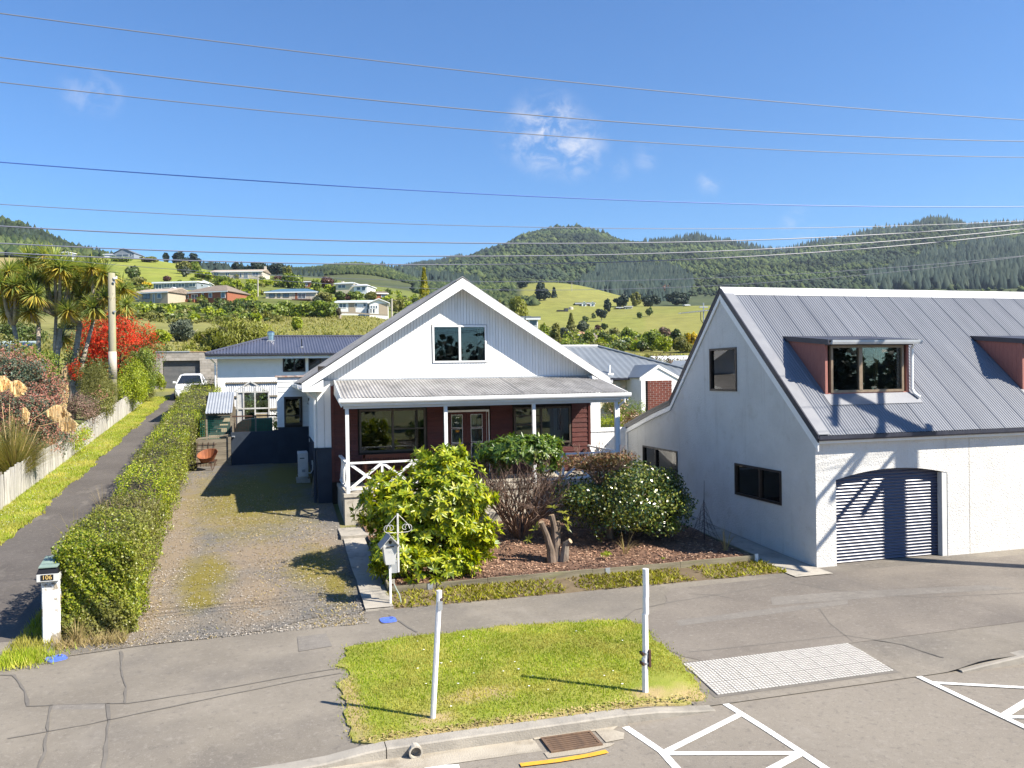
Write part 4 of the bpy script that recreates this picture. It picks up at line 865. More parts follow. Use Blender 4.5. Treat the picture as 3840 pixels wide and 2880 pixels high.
# roof sheets, front slope (with dormer notches) and rear slope
NRM = Vector((0, -GS, 1)).normalized()
D1, D2 = (12.82, 15.22), (18.85, 21.25); DYF, DYB = 17.02, 18.66
VV = Vector((0, RYr-EYg, RZr-EZg))
def tfrac(y): return (y-EYg)/(RYr-EYg)
x = GX-.02; k = 0
while x < 26:
    x1 = x+.762; vs, fs = [], []; pitch, amp, seg = .0762, .0095, 8; ns = int(round((x1+.02-x)/pitch*seg))
    for part in ((0, tfrac(DYF)), (tfrac(DYF), tfrac(DYB)), (tfrac(DYB), 1)):
        base = len(vs)
        for i in range(ns+1):
            t = x+(x1+.02-x)*i/ns; h = amp*math.cos(2*PI*t/pitch)+(.008 if t > x1-.015 else 0)+.002*(k % 3)
            for f_ in part: p = Vector((t, EYg, EZg))+VV*f_+NRM*h; vs.append(tuple(p))
        for i in range(ns):
            t = x+(x1+.02-x)*(i+.5)/ns
            if part[0] > 0 and part[1] < 1 and any(d[0] < t < d[1] for d in (D1, D2)): continue
            fs.append((base+2*i, base+2*i+2, base+2*i+3, base+2*i+1))
    cut = len(fs) == 2*ns; h_ = len(vs)//3
    for fp in ((fs[:ns], fs[ns:]) if cut else (fs,)):
        mb = MB(); lo = min(min(f) for f in fp); hi = max(max(f) for f in fp); mb.v = vs[lo:hi+1]; mb.f = [tuple(i-lo for i in f) for f in fp]; mb.build('roof_sheet', M['roofmetal'], G, smooth=True, fix=False)
    x = x1; k += 1
for (a, za), (b, zb) in (((RYr, RZr), K1), (K1, K2), (K2, K3)):
    mb = MB(); mb.hexa([(GX-.02, a, za-.05), (26, a, za-.05), (26, a, za), (GX-.02, a, za)], [(GX-.02, b, zb-.05), (26, b, zb-.05), (26, b, zb), (GX-.02, b, zb)]); mb.build('rear_roof', M['roofmetal'], G)
mb = MB(); mb.hexa([(GX-.03, EYg+.02, EZg-.06), (26, EYg+.02, EZg-.06), (26, EYg+.02, EZg-.03), (GX-.03, EYg+.02, EZg-.03)], [(GX-.03, RYr, RZr-.06), (26, RYr, RZr-.06), (26, RYr, RZr-.03), (GX-.03, RYr, RZr-.03)])
# roofing underlay left out at the dormers would show: keep only short strip below the dormers
mb = MB(); mb.prism([(RYr-.22, RZr-.22*GS+.03), (RYr, RZr+.05), (RYr+.2, RZr-.17), (RYr, RZr+.03), (RYr-.22, RZr-.22*GS+.012)], 0, 1); V_c = [(GX-.05 if p[1] == 0 else 26, p[0], p[2]) for p in mb.v]; mb.v = V_c; mb.build('ridge_cap', M['ridge'], G)
# verge: pale flashing on the roof, dark trim, white bargeboard
def rake(name, y0, z0, y1, z1, xa, xb, lo, hi, mat_):
    mb = MB(); mb.hexa([(xa, y0, z0+lo), (xb, y0, z0+lo), (xb, y0, z0+hi), (xa, y0, z0+hi)], [(xa, y1, z1+lo), (xb, y1, z1+lo), (xb, y1, z1+hi), (xa, y1, z1+hi)]); return mb.build(name, mat_, G)
M['flash'] = mat('verge_flashing', (.18, .187, .21), (.22, .227, .245), 2, .5, metal=.1)
rake('verge_flashing', EYg-.02, EZg, RYr, RZr, GX-.03, GX+.26, .016, .032, M['flash'])
rake('verge_trim', EYg-.03, EZg-.02, RYr+.0, RZr-.0, GX-.062, GX-.028, -.14, .045, M['navymetal'])
rake('bargeboard', EYg-.0, EZg-.0, RYr, RZr, GX-.045, GX-.012, -.36, -.145, M['trim'])
for (a, za), (b, zb) in (((RYr, RZr), K1), (K1, K2), (K2, K3)):
    rake('verge_trim', a, za, b, zb, GX-.07, GX+.12, -.02, .05, M['navymetal']); rake('verge_trim', a, za, b, zb, GX-.062, GX-.028, -.12, -.022, M['navymetal']); rake('bargeboard', a, za, b, zb, GX-.045, GX-.012, -.27, -.125, M['trim'])
MB().box(GX-.05, GX-.012, 26.55, 26.72, .3, 2.52).build('corner_board', M['trim'], G)
gutter(G, (GX-.05, EYg+.03, EZg-.12), (26, EYg+.03, EZg-.12), (0, -1, 0), M['navymetal'], h=.115, d=.115)
MB().box(GX, 26, GF-.11, GF-.003, 2.86, 2.9).build('soffit', M['trim'], G); MB().box(GX-.02, 26, EYg+.02, EYg+.045, 2.86, 3.0).build('fascia', M['trim'], G)
for wdw, cols in ((W1, []), (W2, [18.45]), (W3, [24.4])): window(G, SIDE, *wdw, M['darkframe'], n=.03, depth=.12, fw=.055, cols=cols)
# rooms behind side windows and dormers
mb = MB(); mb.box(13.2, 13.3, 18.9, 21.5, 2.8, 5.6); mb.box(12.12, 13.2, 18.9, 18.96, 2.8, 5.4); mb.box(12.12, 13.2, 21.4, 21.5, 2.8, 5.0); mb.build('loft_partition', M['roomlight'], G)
mb = MB(); 
for i in range(40):
    u = 19.5+1.3*i/39; mb.v += [(12.35+.03*math.sin(i*1.2), u, 4.45), (12.35+.03*math.sin(i*1.2), u, 5.0)]
mb.f = [(2*i, 2*i+2, 2*i+3, 2*i+1) for i in range(39)]; mb.build('curtain', M['curtain'], G, fix=False, smooth=True)
def dormer(x0, x1):
    d = empty('dormer', (0, 0, 0)); d.parent = G; d.location = (x0-18, DYF-18, 3.9)
    def bd(mb, name, mat_, **k):
        o = mb.build(name, mat_, None, fix=k.get('fix', True)); me = o.data
        for v in me.vertices: v.co.x -= x0; v.co.y -= DYF; v.co.z -= 3.9
        o.parent = d; return o
    yb, zt0, zt1 = DYB, 5.24, 5.41; zf = EZg+(DYF-EYg)*GS
    for xs in (x0, x1-.05):
        # cheek boards, vertical
        y = DYF+.06
        while y < yb-.04:
            y2 = min(y+.13, yb-.01); za, zb2 = EZg+(y-EYg)*GS+.0, EZg+(y2-EYg)*GS; ta, tb = zt0+(zt1-zt0)*(y-DYF)/(yb-DYF)-.03, zt0+(zt1-zt0)*(y2-DYF)/(yb-DYF)-.03
            if tb > zb2 and ta > za:
                mb = MB(); mb.hexa([(xs, y+.002, za), (xs+.05, y+.002, za), (xs+.05, y+.002, ta), (xs, y+.002, ta)], [(xs, y2-.002, zb2), (xs+.05, y2-.002, zb2), (xs+.05, y2-.002, tb), (xs, y2-.002, tb)]); bd(mb, 'cheek_board', M['pinkboard'])
            y = y2
        mb = MB(); mb.box(xs-.02 if xs == x0 else xs, xs+.05 if xs == x0 else xs+.07, DYF-.01, DYF+.09, zf-.1, zt0-.02); bd(mb, 'corner_board', M['pinkboard'])
    mb = MB(); mb.box(x0+.07, x1-.07, DYF-.005, DYF+.05, zf-.02, zf+.05); bd(mb, 'sill', M['pinkboard'])
    # window
    fr = ((0, DYF, 0), (1, 0), (0, -1)); u0, u1, z0, z1 = x0+.14, x1-.14, zf+.05, 5.13; fw = .06; um = (u0*.6+u1*.4)
    mb = MB(fr); mb.box(u0, u1, -.06, .02, z0, z0+fw); mb.box(u0, u1, -.06, .02, z1-fw, z1); mb.box(u0, u0+fw, -.06, .02, z0+fw, z1-fw); mb.box(u1-fw, u1, -.06, .02, z0+fw, z1-fw); mb.box(um-fw*.8, um+fw*.8, -.06, .028, z0+fw, z1-fw)
    wdo = bd(mb, 'window', M['bronze'])
    for a, b in ((u0+fw, um-fw*.8), (um+fw*.8, u1-fw)):
        mb = MB(fr); mb.box(a, b, -.03, -.022, z0+fw, z1-fw); bd(mb, 'pane', M['glass'])
    # roof, gutter, downpipe
    xr = x1+.16
    mb = MB(); mb.hexa([(x0-.05, DYF-.16, zt0), (xr, DYF-.16, zt0), (xr, DYF-.16, zt0+.03), (x0-.05, DYF-.16, zt0+.03)], [(x0-.05, yb+.04, zt1), (xr, yb+.04, zt1), (xr, yb+.04, zt1+.03), (x0-.05, yb+.04, zt1+.03)]); bd(mb, 'roof', M['navymetal'])
    mb = MB(); mb.hexa([(x0-.055, DYF-.17, zt0-.1), (x0-.025, DYF-.17, zt0-.1), (x0-.025, DYF-.17, zt0+.0), (x0-.055, DYF-.17, zt0+.0)], [(x0-.055, yb, zt1-.09), (x0-.025, yb, zt1-.09), (x0-.025, yb, zt1), (x0-.055, yb, zt1)]); bd(mb, 'side_fascia', M['navymetal'])
    mb = MB(); mb.box(x0+.0, x1, DYF-.15, DYF-.0, zt0-.11, zt0-.09); bd(mb, 'soffit', M['navymetal'])
    mb = MB(); mb.box(x0-.02, x1+.1, DYF-.13, DYF-.01, 5.13, 5.22); bd(mb, 'fascia', M['navymetal'])
    pr = [(0, 0), (-.1, 0), (-.11, .05), (-.11, .1), (-.09, .1), (0, .02)]
    mb = MB(); mb.v = [(xx, DYF-.165+a, 5.15+b) for xx in (x0+.0, x1+.2) for a, b in pr]; n = len(pr); mb.f = [(i, (i+1) % n, n+(i+1) % n, n+i) for i in range(n)]+[tuple(range(n)), tuple(range(2*n-1, n-1, -1))]; bd(mb, 'gutter', M['galv'])
    mb = MB(); mb.tube([(x1+.07, DYF-.13, 5.15), (x1+.07, DYF-.06, 5.04), (x1+.07, DYF-.05, zf+.12), (x1+.09, DYF-.1, zf+.0), (x1+.16, DYF-.22, zf-.1)], .035, 8); bd(mb, 'downpipe', M['trim'])
    # apron flashing and inside wall
    mb = MB(); a_, b_ = DYF-.28, DYF+.0; za, zb2 = EZg+(a_-EYg)*GS+.02, EZg+(b_-EYg)*GS+.022
    mb.hexa([(x0-.08, a_, za), (x1+.2, a_, za), (x1+.2, a_, za+.008), (x0-.08, a_, za+.008)], [(x0-.08, b_, zb2), (x1+.2, b_, zb2), (x1+.2, b_, zb2+.008), (x0-.08, b_, zb2+.008)]); bd(mb, 'apron_flashing', M['flash'])
    mb = MB(); mb.box(x0+.06, x1-.06, yb-.06, yb-.01, 3.0, 5.4); mb.box(x0+.06, x1-.06, DYF+.1, yb-.07, 3.0, 3.05); bd(mb, 'inner_wall', M['room'])
    mb = MB(); mb.box(x1-.55, x1-.48, DYF+.5, DYF+.57, 3.1, 5.2); mb.box(x1-.95, x1-.88, DYF+.5, DYF+.57, 3.1, 5.2); mb.box(x1-.88, x1-.55, DYF+.5, DYF+.56, 4.7, 4.76); bd(mb, 'stud', M['bench'] if 0 else mat('raw_framing', (.42, .25, .11), (.35, .2, .09), 5, .8))
dormer(*D1); dormer(*D2)
# TV aerial behind the ridge
t = thing('tv_antenna', 'rooftop tv aerial sticking up behind the rear slope of the stucco garage', 'antenna', (13.1, 23.2, 3.6))
MB().tube([(13.25, 23.6, 3.5), (13.25, 23.6, 6.75)], .02, 6).build('mast', M['galv'], t)
MB().tube([(12.45, 23.7, 6.42), (13.6, 23.5, 6.52)], .014, 5).build('boom', M['galv'], t)
e0 = MB().tube([(0, -.22, 0), (0, .22, 0)], .007, 5).build('element', M['galv'], t, local=True); e0.location = (12.5-13.1, .45, 6.43-3.6)
for k in range(1, 12): inst('element', e0.data, t, (12.5+.095*k, 23.7-.017*k, 6.43+.009*k))
MB().tube([(13.15, 23.6, 6.5), (13.12, 23.55, 6.2), (13.22, 23.58, 6.1)], .012, 5).build('cable', M['black'], t)
MB().box(13.1, 13.4, 23.57, 23.63, 6.6, 6.63).build('bracket', M['galv'], t)
# ------------------------------------------------------------------ street furniture and garden things
def octo(r, n=8): return [(r*math.cos(2*PI*(k+.5)/n), r*math.sin(2*PI*(k+.5)/n)) for k in range(n)]
p = thing('marker_post', 'white post with a rusty square socket near its top, leaning right on the lawn', 'post', (1.956, 10.73, 0))
MB().tube([(1.956, 10.73, -.05), (2.06, 10.70, 1.55)], .037, 10).build('shaft', M['postwhite'], p); MB().tube([(2.06, 10.70, 1.551), (2.068, 10.70, 1.70)], .037, 10).build('top', M['postwhite'], p)
mb = MB(); q = Vector((2.062, 10.70, 1.6)); mb.box(2.075, 2.105, 10.655, 10.68, 1.57, 1.575); mb.box(2.075, 2.105, 10.655, 10.68, 1.60, 1.605); mb.box(2.075, 2.08, 10.655, 10.68, 1.575, 1.60); mb.box(2.1, 2.105, 10.655, 10.68, 1.575, 1.60); mb.build('socket', M['rustbar'], p)
MB().box(2.04, 2.10, 10.655, 10.664, 1.45, 1.57).build('bracket', M['galv'], p)
p = thing('marker_post', 'white octagonal post with a rusty clamp, on the lawn by the tactile paving', 'post', (4.984, 10.66, 0))
for z0, z1 in ((-.05, .5), (.5, 1.12), (1.122, 1.36), (1.362, 1.76)): MB().slab([(4.985+.0225*z0+a, 10.66+b) for a, b in octo(.043)], z0, z1).build('shaft', M['postwhite'], p)
for z in (.42, .56):
    MB().slab([(4.997+a, 10.66+b) for a, b in octo(.052)], z, z+.025).build('clamp', M['galv'], p); MB().box(4.93, 4.95, 10.6, 10.72, z-.01, z+.03).build('bolt', M['rustbar'], p)
MB().box(5.025, 5.055, 10.6, 10.66, .38, .62).build('plate', M['rustbar'], p)
M['coverblue'] = mat('blue_cover', (.07, .14, .62), (.10, .18, .70), 12, .6, .5, 90, c3=(.05, .05, .06), s3=9, a3=.8, t3=(.62, .7))
for (nm, cx, cy, rz, lab) in (('valve_cover', -3.46, 15.02, .5, 'blue painted oval cover in the footpath at the foot of the numbered pillar'), ('valve_cover', 2.0, 15.37, .05, 'blue painted rectangular cover in the footpath in front of the concrete path')):
    c = thing(nm, lab, 'utility cover', (cx, cy, .01), 'blue utility covers in the footpath', rz)
    pts = []
    for k in range(20):
        t = 2*PI*k/20; e = .55; pts.append((.15*math.copysign(abs(math.cos(t))**e, math.cos(t)), .17*math.copysign(abs(math.sin(t))**e, math.sin(t))))
    MB().slab(pts, -.02, .012).build('lid', M['coverblue'], c, local=True); MB().slab([(a*1.1, b*1.1) for a, b in pts], -.03, .002).build('rim', M['tar'], c, local=True)
    MB().box(.04, .1, .05, .09, .012, .016).build('keyhole', M['black'], c, local=True)
def text(body, size, loc, mat_, parent, name='number', rx=PI/2, rz=0, ext=.002):
    cu = bpy.data.curves.new(name, 'FONT'); cu.body = body; cu.size = size; cu.extrude = ext; cu.align_x = 'CENTER'; cu.align_y = 'CENTER'
    o = bpy.data.objects.new(name, cu); S.collection.objects.link(o); cu.materials.append(mat_); o.parent = parent; L = root_loc(parent)
    me = bpy.data.meshes.new_from_object(o); S.collection.objects.unlink(o); bpy.data.objects.remove(o); o = bpy.data.objects.new(name, me); S.collection.objects.link(o); o.parent = parent
    o.location = (loc[0]-L[0], loc[1]-L[1], loc[2]-L[2]); o.rotation_euler = (rx, 0, rz); return o
# letterbox 106 on a peeling pillar
M['peel'] = mat('peeling_pillar_paint', (.74, .74, .73), (.36, .31, .24), 5, .85, .5, 30, contrast=(.52, .58), stretch=(1, 1, .7))
M['gold'] = mat('gold_numeral', (.66, .46, .16), None, rough=.5); M['boxgreen'] = mat('grey_green_lid', (.18, .25, .21), (.22, .29, .25), 6, .5)
lb = thing('letterbox_pillar', 'letterbox numbered 106 on a peeling white pillar at the end of the hedge', 'letterbox', (-3.75, 16.05, 0))
MB().slab([(-3.88, 15.92), (-3.60, 15.92), (-3.60, 16.2), (-3.88, 16.2)], -.05, 1.10).build('pillar', M['peel'], lb, bevel=.02)
MB().box(-3.93, -3.585, 15.84, 16.35, 1.10, 1.235).build('box', M['acplastic'], lb, bevel=.006)
mb = MB(); mb.add([(-3.93, 15.84, 1.237), (-3.585, 15.84, 1.237), (-3.62, 15.9, 1.34), (-3.895, 15.9, 1.34), (-3.93, 16.35, 1.237), (-3.585, 16.35, 1.237), (-3.62, 16.3, 1.34), (-3.895, 16.3, 1.34)], [(0,3,2,1),(4,5,6,7),(0,1,2,3),(0,1,5,4),(1,2,6,5),(2,3,7,6),(3,0,4,7)]); mb.f = [(4,5,6,7),(0,1,2,3),(0,1,5,4),(1,2,6,5),(2,3,7,6),(3,0,4,7)]; mb.build('slot_hood', M['black'], lb)
mb = MB(); mb.hexa([(-3.90, 15.86, 1.335), (-3.61, 15.86, 1.335), (-3.61, 15.86, 1.35), (-3.90, 15.86, 1.35)], [(-3.90, 16.36, 1.43), (-3.56, 16.36, 1.43), (-3.56, 16.36, 1.45), (-3.90, 16.36, 1.45)]); mb.build('lid', M['boxgreen'], lb)
MB().box(-3.86, -3.665, 15.832, 15.84, 1.128, 1.222).build('number_plate', M['black'], lb); text('106', .105, (-3.763, 15.829, 1.175), M['gold'], lb)
MB().box(-3.83, -3.66, 15.912, 15.918, .99, 1.06).build('notice', M['peel'], lb); text('NO JUNK\nMAIL', .034, (-3.745, 15.909, 1.025), M['black'], lb, 'notice_text')
# letterbox 102 with the scrolled bracket
lb = thing('letterbox', 'white tapered letterbox numbered 102 with pitched slate lid and scrolled iron top', 'letterbox', (2.2, 16.3, 0))
MB().box(2.155, 2.195, 16.28, 16.32, -.05, .95).build('post', M['postwhite'], lb)
mb = MB(); mb.hexa([(2.075, 16.16, .86), (2.255, 16.16, .86), (2.255, 16.42, .86), (2.075, 16.42, .86)], [(2.02, 16.10, 1.24), (2.305, 16.10, 1.24), (2.305, 16.48, 1.24), (2.02, 16.48, 1.24)]); mb.build('box', M['acplastic'], lb)
MB().box(2.09, 2.23, 16.088, 16.1, 1.215, 1.235).build('slot', M['black'], lb); text('102', .075, (2.16, 16.118, 1.12), mat('faded_numeral', (.5, .5, .49), None), lb, rx=PI/2+.15, ext=.001)
mb = MB(); mb.prism([(2.02, 1.24), (2.305, 1.24), (2.163, 1.42)], 16.13, 16.46); mb.build('gable', M['acplastic'], lb)
mb = MB(); mb.prism([(2.163+.032*math.cos(2*PI*k/14), 1.305+.032*math.sin(2*PI*k/14)) for k in range(14)], 16.122, 16.128); mb.build('round_hole', M['black'], lb)
M['slateroof'] = mat('worn_slate_lid', (.28, .29, .30), (.40, .38, .34), 14, .8, .4, 40, stretch=(1, 5, 1))
for s in (-1, 1):
    mb = MB(); mb.hexa([(2.163, 16.04, 1.415), (2.163, 16.52, 1.415), (2.163, 16.52, 1.435), (2.163, 16.04, 1.435)], [(2.163+s*.2, 16.04, 1.19), (2.163+s*.2, 16.52, 1.19), (2.163+s*.2, 16.52, 1.21), (2.163+s*.2, 16.04, 1.21)]); mb.build('lid', M['slateroof'], lb)
M['iron'] = mat('white_iron_flaking', (.62, .60, .57), (.30, .18, .12), 9, .7, contrast=(.55, .75))
MB().box(2.33, 2.365, 16.33, 16.365, .66, 1.82).build('bracket_post', M['iron'], lb)
def scroll(cx, s):
    pts = []
    P = [(2.348+s*.012, 1.80), (2.348+s*.045, 1.79), (2.348+s*.05, 1.77)]; pts += [(2.348+s*.01, 16.345, 1.80), (2.348+s*.05, 16.345, 1.765), (2.348+s*.2, 16.345, 1.60)]
    for k in range(12): t = 1.9-k*.52; r = .095-.0055*k; pts.append((2.348+s*(.145-r*math.cos(t+PI*.5)*1.0+.0), 16.345, 1.535+r*math.sin(t+PI*.5)*.9))
    MB().tube(pts, .006, 5).build('scroll', M['iron'], lb)
    pts = [(2.348, 16.345, 1.445), (2.348+s*.15, 16.345, 1.445)]
    for k in range(11): t = -PI/2+k*.5; r = .088-.004*k; pts.append((2.348+s*(.2+r*math.cos(t)), 16.345, 1.535+r*math.sin(t)))
    MB().tube(pts, .006, 5).build('scroll', M['iron'], lb)
scroll(0, -1); scroll(0, 1)
nb = thing('newspaper_box', 'grey metal box on the iron post behind the white letterbox', 'letterbox', (2.3, 16.4, .6))
MB().box(2.185, 2.33, 16.34, 16.62, .65, .86).build('body', M['galv'], nb); mb = MB(); mb.prism([(2.18, .86), (2.335, .86), (2.335, .89), (2.2, .94)], 16.33, 16.63); mb.build('top', M['galv'], nb)
MB().box(2.185, 2.28, 16.42, 16.46, .42, .5).build('bracket', M['concrete_pale'], nb)
MB().tube([(2.26, 16.4, .42), (2.3, 16.38, .32), (2.36, 16.36, .2), (2.38, 16.33, .08), (2.37, 16.32, 0)], .012, 6).build('hose', mat('grey_green_hose', (.3, .36, .31), None, rough=.6), nb)
# timber edging round the garden bed
ed = thing('garden_edging', 'low weathered timber edging boards round the bark garden bed', 'edging', (6.5, 17.1, 0))
xs = [2.25, 4.35, 6.75, 8.9, 10.86]
for a, b in zip(xs[:-1], xs[1:]): MB().box(a+.004, b-.004, 17.06, 17.11, -.05, .20+R.uniform(-.006, .006)).build('sleeper', M['sleeper'], ed)
for a, b in ((17.12, 18.7), (18.71, 20.4)):
    mb = MB(); mb.hexa([(2.22, a, -.05), (2.262, a, -.05), (2.262, a, gz(2.2, a)+.18), (2.22, a, gz(2.2, a)+.18)], [(2.22, b, -.05), (2.262, b, -.05), (2.262, b, gz(2.2, b)+.17), (2.22, b, gz(2.2, b)+.17)]); mb.build('sleeper', M['sleeper'], ed)
mb = MB(); mb.hexa([(10.865, 17.06, -.05), (10.905, 17.06, -.05), (10.905, 17.06, .19), (10.865, 17.06, .19)], [(10.865, 23, .1), (10.905, 23, .1), (10.905, 23, .43), (10.865, 23, .43)]); mb.build('sleeper', M['sleeper'], ed)
MB().box(7.05, 7.16, 17.046, 17.059, .03, .21).build('joint_plate', M['galv'], ed); MB().box(10.83, 10.91, 17.03, 17.058, -.02, .24).build('joint_plate', M['postwhite'], ed); MB().box(3.05, 3.16, 17.046, 17.059, .02, .2).build('joint_plate', M['galv'], ed)
# paling fence along the lane
fe = thing('paling_fence', 'weathered grey-white paling fence along the lane', 'fence', (-7.55, 20, gz(-7.5, 20)))
pal = MB().add([(-.05, -.01, 0), (.05, -.01, 0), (.05, .01, 0), (-.05, .01, 0), (-.05, -.01, 1.0), (.05, -.01, 1.0), (.05, .01, 1.0), (-.05, .01, 1.0)], [(0,3,2,1),(4,5,6,7),(0,1,5,4),(1,2,6,5),(2,3,7,6),(3,0,4,7)]).build('paling', M['paling'], fe, local=True)
y = 24.0; k = 0; wpal = .152
while y < 54.4:
    z = gz(-7.5, y)-.03; h = 1.02+.05*math.sin(y*.7)+R.uniform(-.025, .025)
    rt = (R.uniform(-.02, .02), R.uniform(-.02, .02), PI/2+R.uniform(-.05, .05)); sc = (1.42*R.uniform(.93, 1.02), 1, h)
    if k == 0: pal.location = (-.0, y-20, z-gz(-7.5, 20)); pal.rotation_euler = rt; pal.scale = sc
    else: inst('paling', pal.data, fe, (-7.55+R.uniform(-.012, .012), y, z), rt, sc)
    y += wpal; k += 1
for h in (.25, .8): MB().bar((-7.6, 23.8, gz(-7.6, 23.8)+h), (-7.6, 54.4, gz(-7.6, 54.4)+h), .05, .08).build('fence_rail', M['timber'], fe)
y = 24.5
while y < 55: MB().box(-7.7, -7.6, y, y+.1, gz(-7.6, y)-.2, gz(-7.6, y)+1.05).build('fence_post', M['timber'], fe); y += 2.7
MB().box(-7.66, -7.54, 54.4, 54.52, 3.0, 4.9).build('end_post', M['timber'], fe)
# wooden pole
M['polewood'] = mat('mossy_pole_wood', (.31, .29, .21), (.24, .22, .16), 2, .95, .4, 25, stretch=(3, 3, .5), c3=(.30, .30, .06), s3=.45, a3=.8, t3=(.45, .6))
up = thing('power_pole', 'old mossy wooden power pole rising behind the paling fence', 'pole', (-7.85, 46.5, 2.5))
MB().tube([(-7.85, 46.5, 2.3), (-7.83, 46.5, 6), (-7.80, 46.5, 10.13)], [.21, .19, .165], 14).build('shaft', M['polewood'], up, smooth=True)
MB().tube([(-7.837, 46.5, 4.7), (-7.83, 46.5, 6.1)], [.205, .2], 14).build('sleeve', mat('pale_pole_sleeve', (.45, .41, .34), (.4, .36, .3), 4, .8), up, smooth=True)
MB().box(-7.68, -7.58, 46.3, 46.42, 9.8, 9.9).build('insulator', M['postwhite'], up)
MB().lathe([(.035, 0), (.05, .03), (.03, .08), (.045, .11), (.02, .14)], (-7.55, 46.35, 9.82), 8).build('insulator', M['postwhite'], up)
for z in (9.6, 8.1): MB().box(-7.72, -7.6, 46.28, 46.34, z, z+.08).build('bolt', M['galv'], up)
# timber bin (retaining boards), dark blue screen wall, chicken coop, wheelbarrow
bn = thing('timber_bin', 'grey weathered board compost bin standing between the hedge and dark blue wall', 'compost bin', (-2.05, 32.6, 1.3))
z = 1.16
for k in range(8): MB().box(-2.72+R.uniform(-.01, .01), -1.53, 32.45, 32.49, z+.004, z+.146).build('board', M['timber'], bn); z += .15
for k in range(8): MB().box(-1.545, -1.505, 32.5, 33.7, 1.16+.15*k+.004, 1.16+.15*k+.146).build('board', M['timber'], bn)
MB().box(-2.72, -2.68, 32.5, 33.7, 1.1, 2.35).build('side', M['timber'], bn); MB().box(-1.60, -1.50, 32.40, 32.448, 1.0, 2.42).build('post', M['timber'], bn)
MB().bar((-2.66, 32.5, 2.37), (-1.6, 32.55, 2.5), .12, .03).build('loose_board', M['timber'], bn); MB().bar((-2.6, 32.75, 2.4), (-1.62, 32.7, 2.43), .14, .03).build('loose_board', M['timber'], bn)
ms = thing('wire_mesh_panel', 'rusty square wire mesh leaning against the board bin', 'mesh', (-2.35, 32.4, 1.3))
for k in range(4): MB().tube([(-2.66+.19*k, 32.36, 1.35), (-2.66+.19*k, 32.43, 2.26)], .009, 5).build('upright_wire', M['rustbar'], ms)
for k in range(5): MB().tube([(-2.72, 32.36+.014*k, 1.42+.19*k), (-2.0, 32.36+.014*k, 1.42+.19*k)], .009, 5).build('cross_wire', M['rustbar'], ms)
dw = thing('dark_blue_wall', 'dark blue solid screen wall joining the timber bin to the house', 'wall', (-.65, 32.6, 1.3))
MB().box(-1.49, .2, 32.5, 32.62, 1.0, 2.58).build('panel', M['navy'], dw); MB().box(.0, .2, 32.44, 32.498, 1.0, 2.62).build('pier', M['navy'], dw)
MB().tube([(-1.45, 32.47, 2.42), (-1.36, 32.44, 2.42)], .03, 8).build('latch', M['galv'], dw)
# mesh fence above
M['greenmesh'] = mat('green_garden_mesh', (.015, .16, .12), None, rough=.6)
mf = thing('mesh_fence', 'low wire mesh fence on timber posts just behind the dark blue wall', 'fence', (-.65, 33.2, 1.5))
for px in (-1.45, -.62, .22): MB().box(px-.03, px+.03, 33.2, 33.26, 1.4, 3.15).build('post', M['timber'], mf)
MB().box(-1.48, .25, 33.19, 33.24, 3.12, 3.17).build('rail', M['rustbar'], mf)
mb = MB()
for k in range(30): mb.box(-1.45+.057*k, -1.45+.057*k+.006, 33.22, 33.226, 2.55, 3.12)
for k in range(11): mb.box(-1.45, .22, 33.221, 33.227, 2.55+.055*k, 2.556+.055*k)
mb.build('mesh', M['rustbar'], mf)['kind'] = 'stuff'
cv = thing('green_cover', 'dark green sheet cover lying behind the low mesh fence', 'cover', (-.6, 34.5, 1.6))
mb = MB(); mb.prism([(-1.45, 1.5), (.0, 1.5), (.0, 2.98), (-.85, 2.98), (-1.15, 2.93), (-1.35, 2.78), (-1.45, 2.55)], 34.3, 35.2); mb.build('sheet', mat('green_sheet', (.012, .10, .055), (.02, .13, .07), 3, .5, .2, 10), cv)
M['cream2'] = mat('pale_board', (.46, .38, .26), (.36, .29, .2), 4, .9)
cp = thing('chicken_coop', 'lean-to coop with a corrugated iron roof and green mesh front beside the hedge', 'coop', (-2.1, 35, 1.6))
cz = lambda y: 3.30+(y-34)*.34
corr_part(cp, 'roof_sheet', (-2.48, 33.85, 3.26), (.98, 0, 0), (0, 2.3, .78), .105, .016, M['galv'], sheet_w=.99, seg=8)
for px in (-2.45, -1.55): MB().box(px-.03, px+.03, 34, 34.06, 1.5, 3.27).build('post', M['timber'], cp)
MB().box(-2.48, -1.52, 33.98, 34.03, 3.18, 3.25).build('rail', M['timber'], cp); MB().box(-2.6, -1.5, 36.1, 36.15, 1.5, 3.9).build('back', M['timber'], cp); MB().box(-1.54, -1.5, 34.1, 36.1, 1.5, 2.3).build('side', M['timber'], cp)
mb = MB()
for k in range(17): mb.box(-2.68+.07*k, -2.68+.07*k+.007, 34.03, 34.036, 2.2, 3.2)
for k in range(15): mb.box(-2.68, -1.53, 34.031, 34.037, 2.2+.07*k, 2.207+.07*k)
mb.build('mesh', M['greenmesh'], cp)['kind'] = 'stuff'
for k, (a, b, zz) in enumerate(((-2.3, -1.7, 2.75), (-2.2, -1.62, 2.9), (-2.35, -1.75, 2.5), (-2.4, -1.6, 2.25))): MB().box(a, b, 34.5-.06*k, 34.75-.06*k, zz, zz+.13).build('perch_board', M['cream2'], cp)
MB().box(-2.5, -1.6, 35.3, 35.34, 1.6, 3.1).build('blue_backing', mat('dim_backing', (.05, .06, .055), None), cp)
wb = thing('wheelbarrow', 'rust-orange steel wheelbarrow parked in front of the board bin', 'wheelbarrow', (-2.35, 31.6, gz(-2.35, 31.6)))
wz = gz(-2.35, 31.6)
mb = MB(); n = 16; L0, L1 = [], []
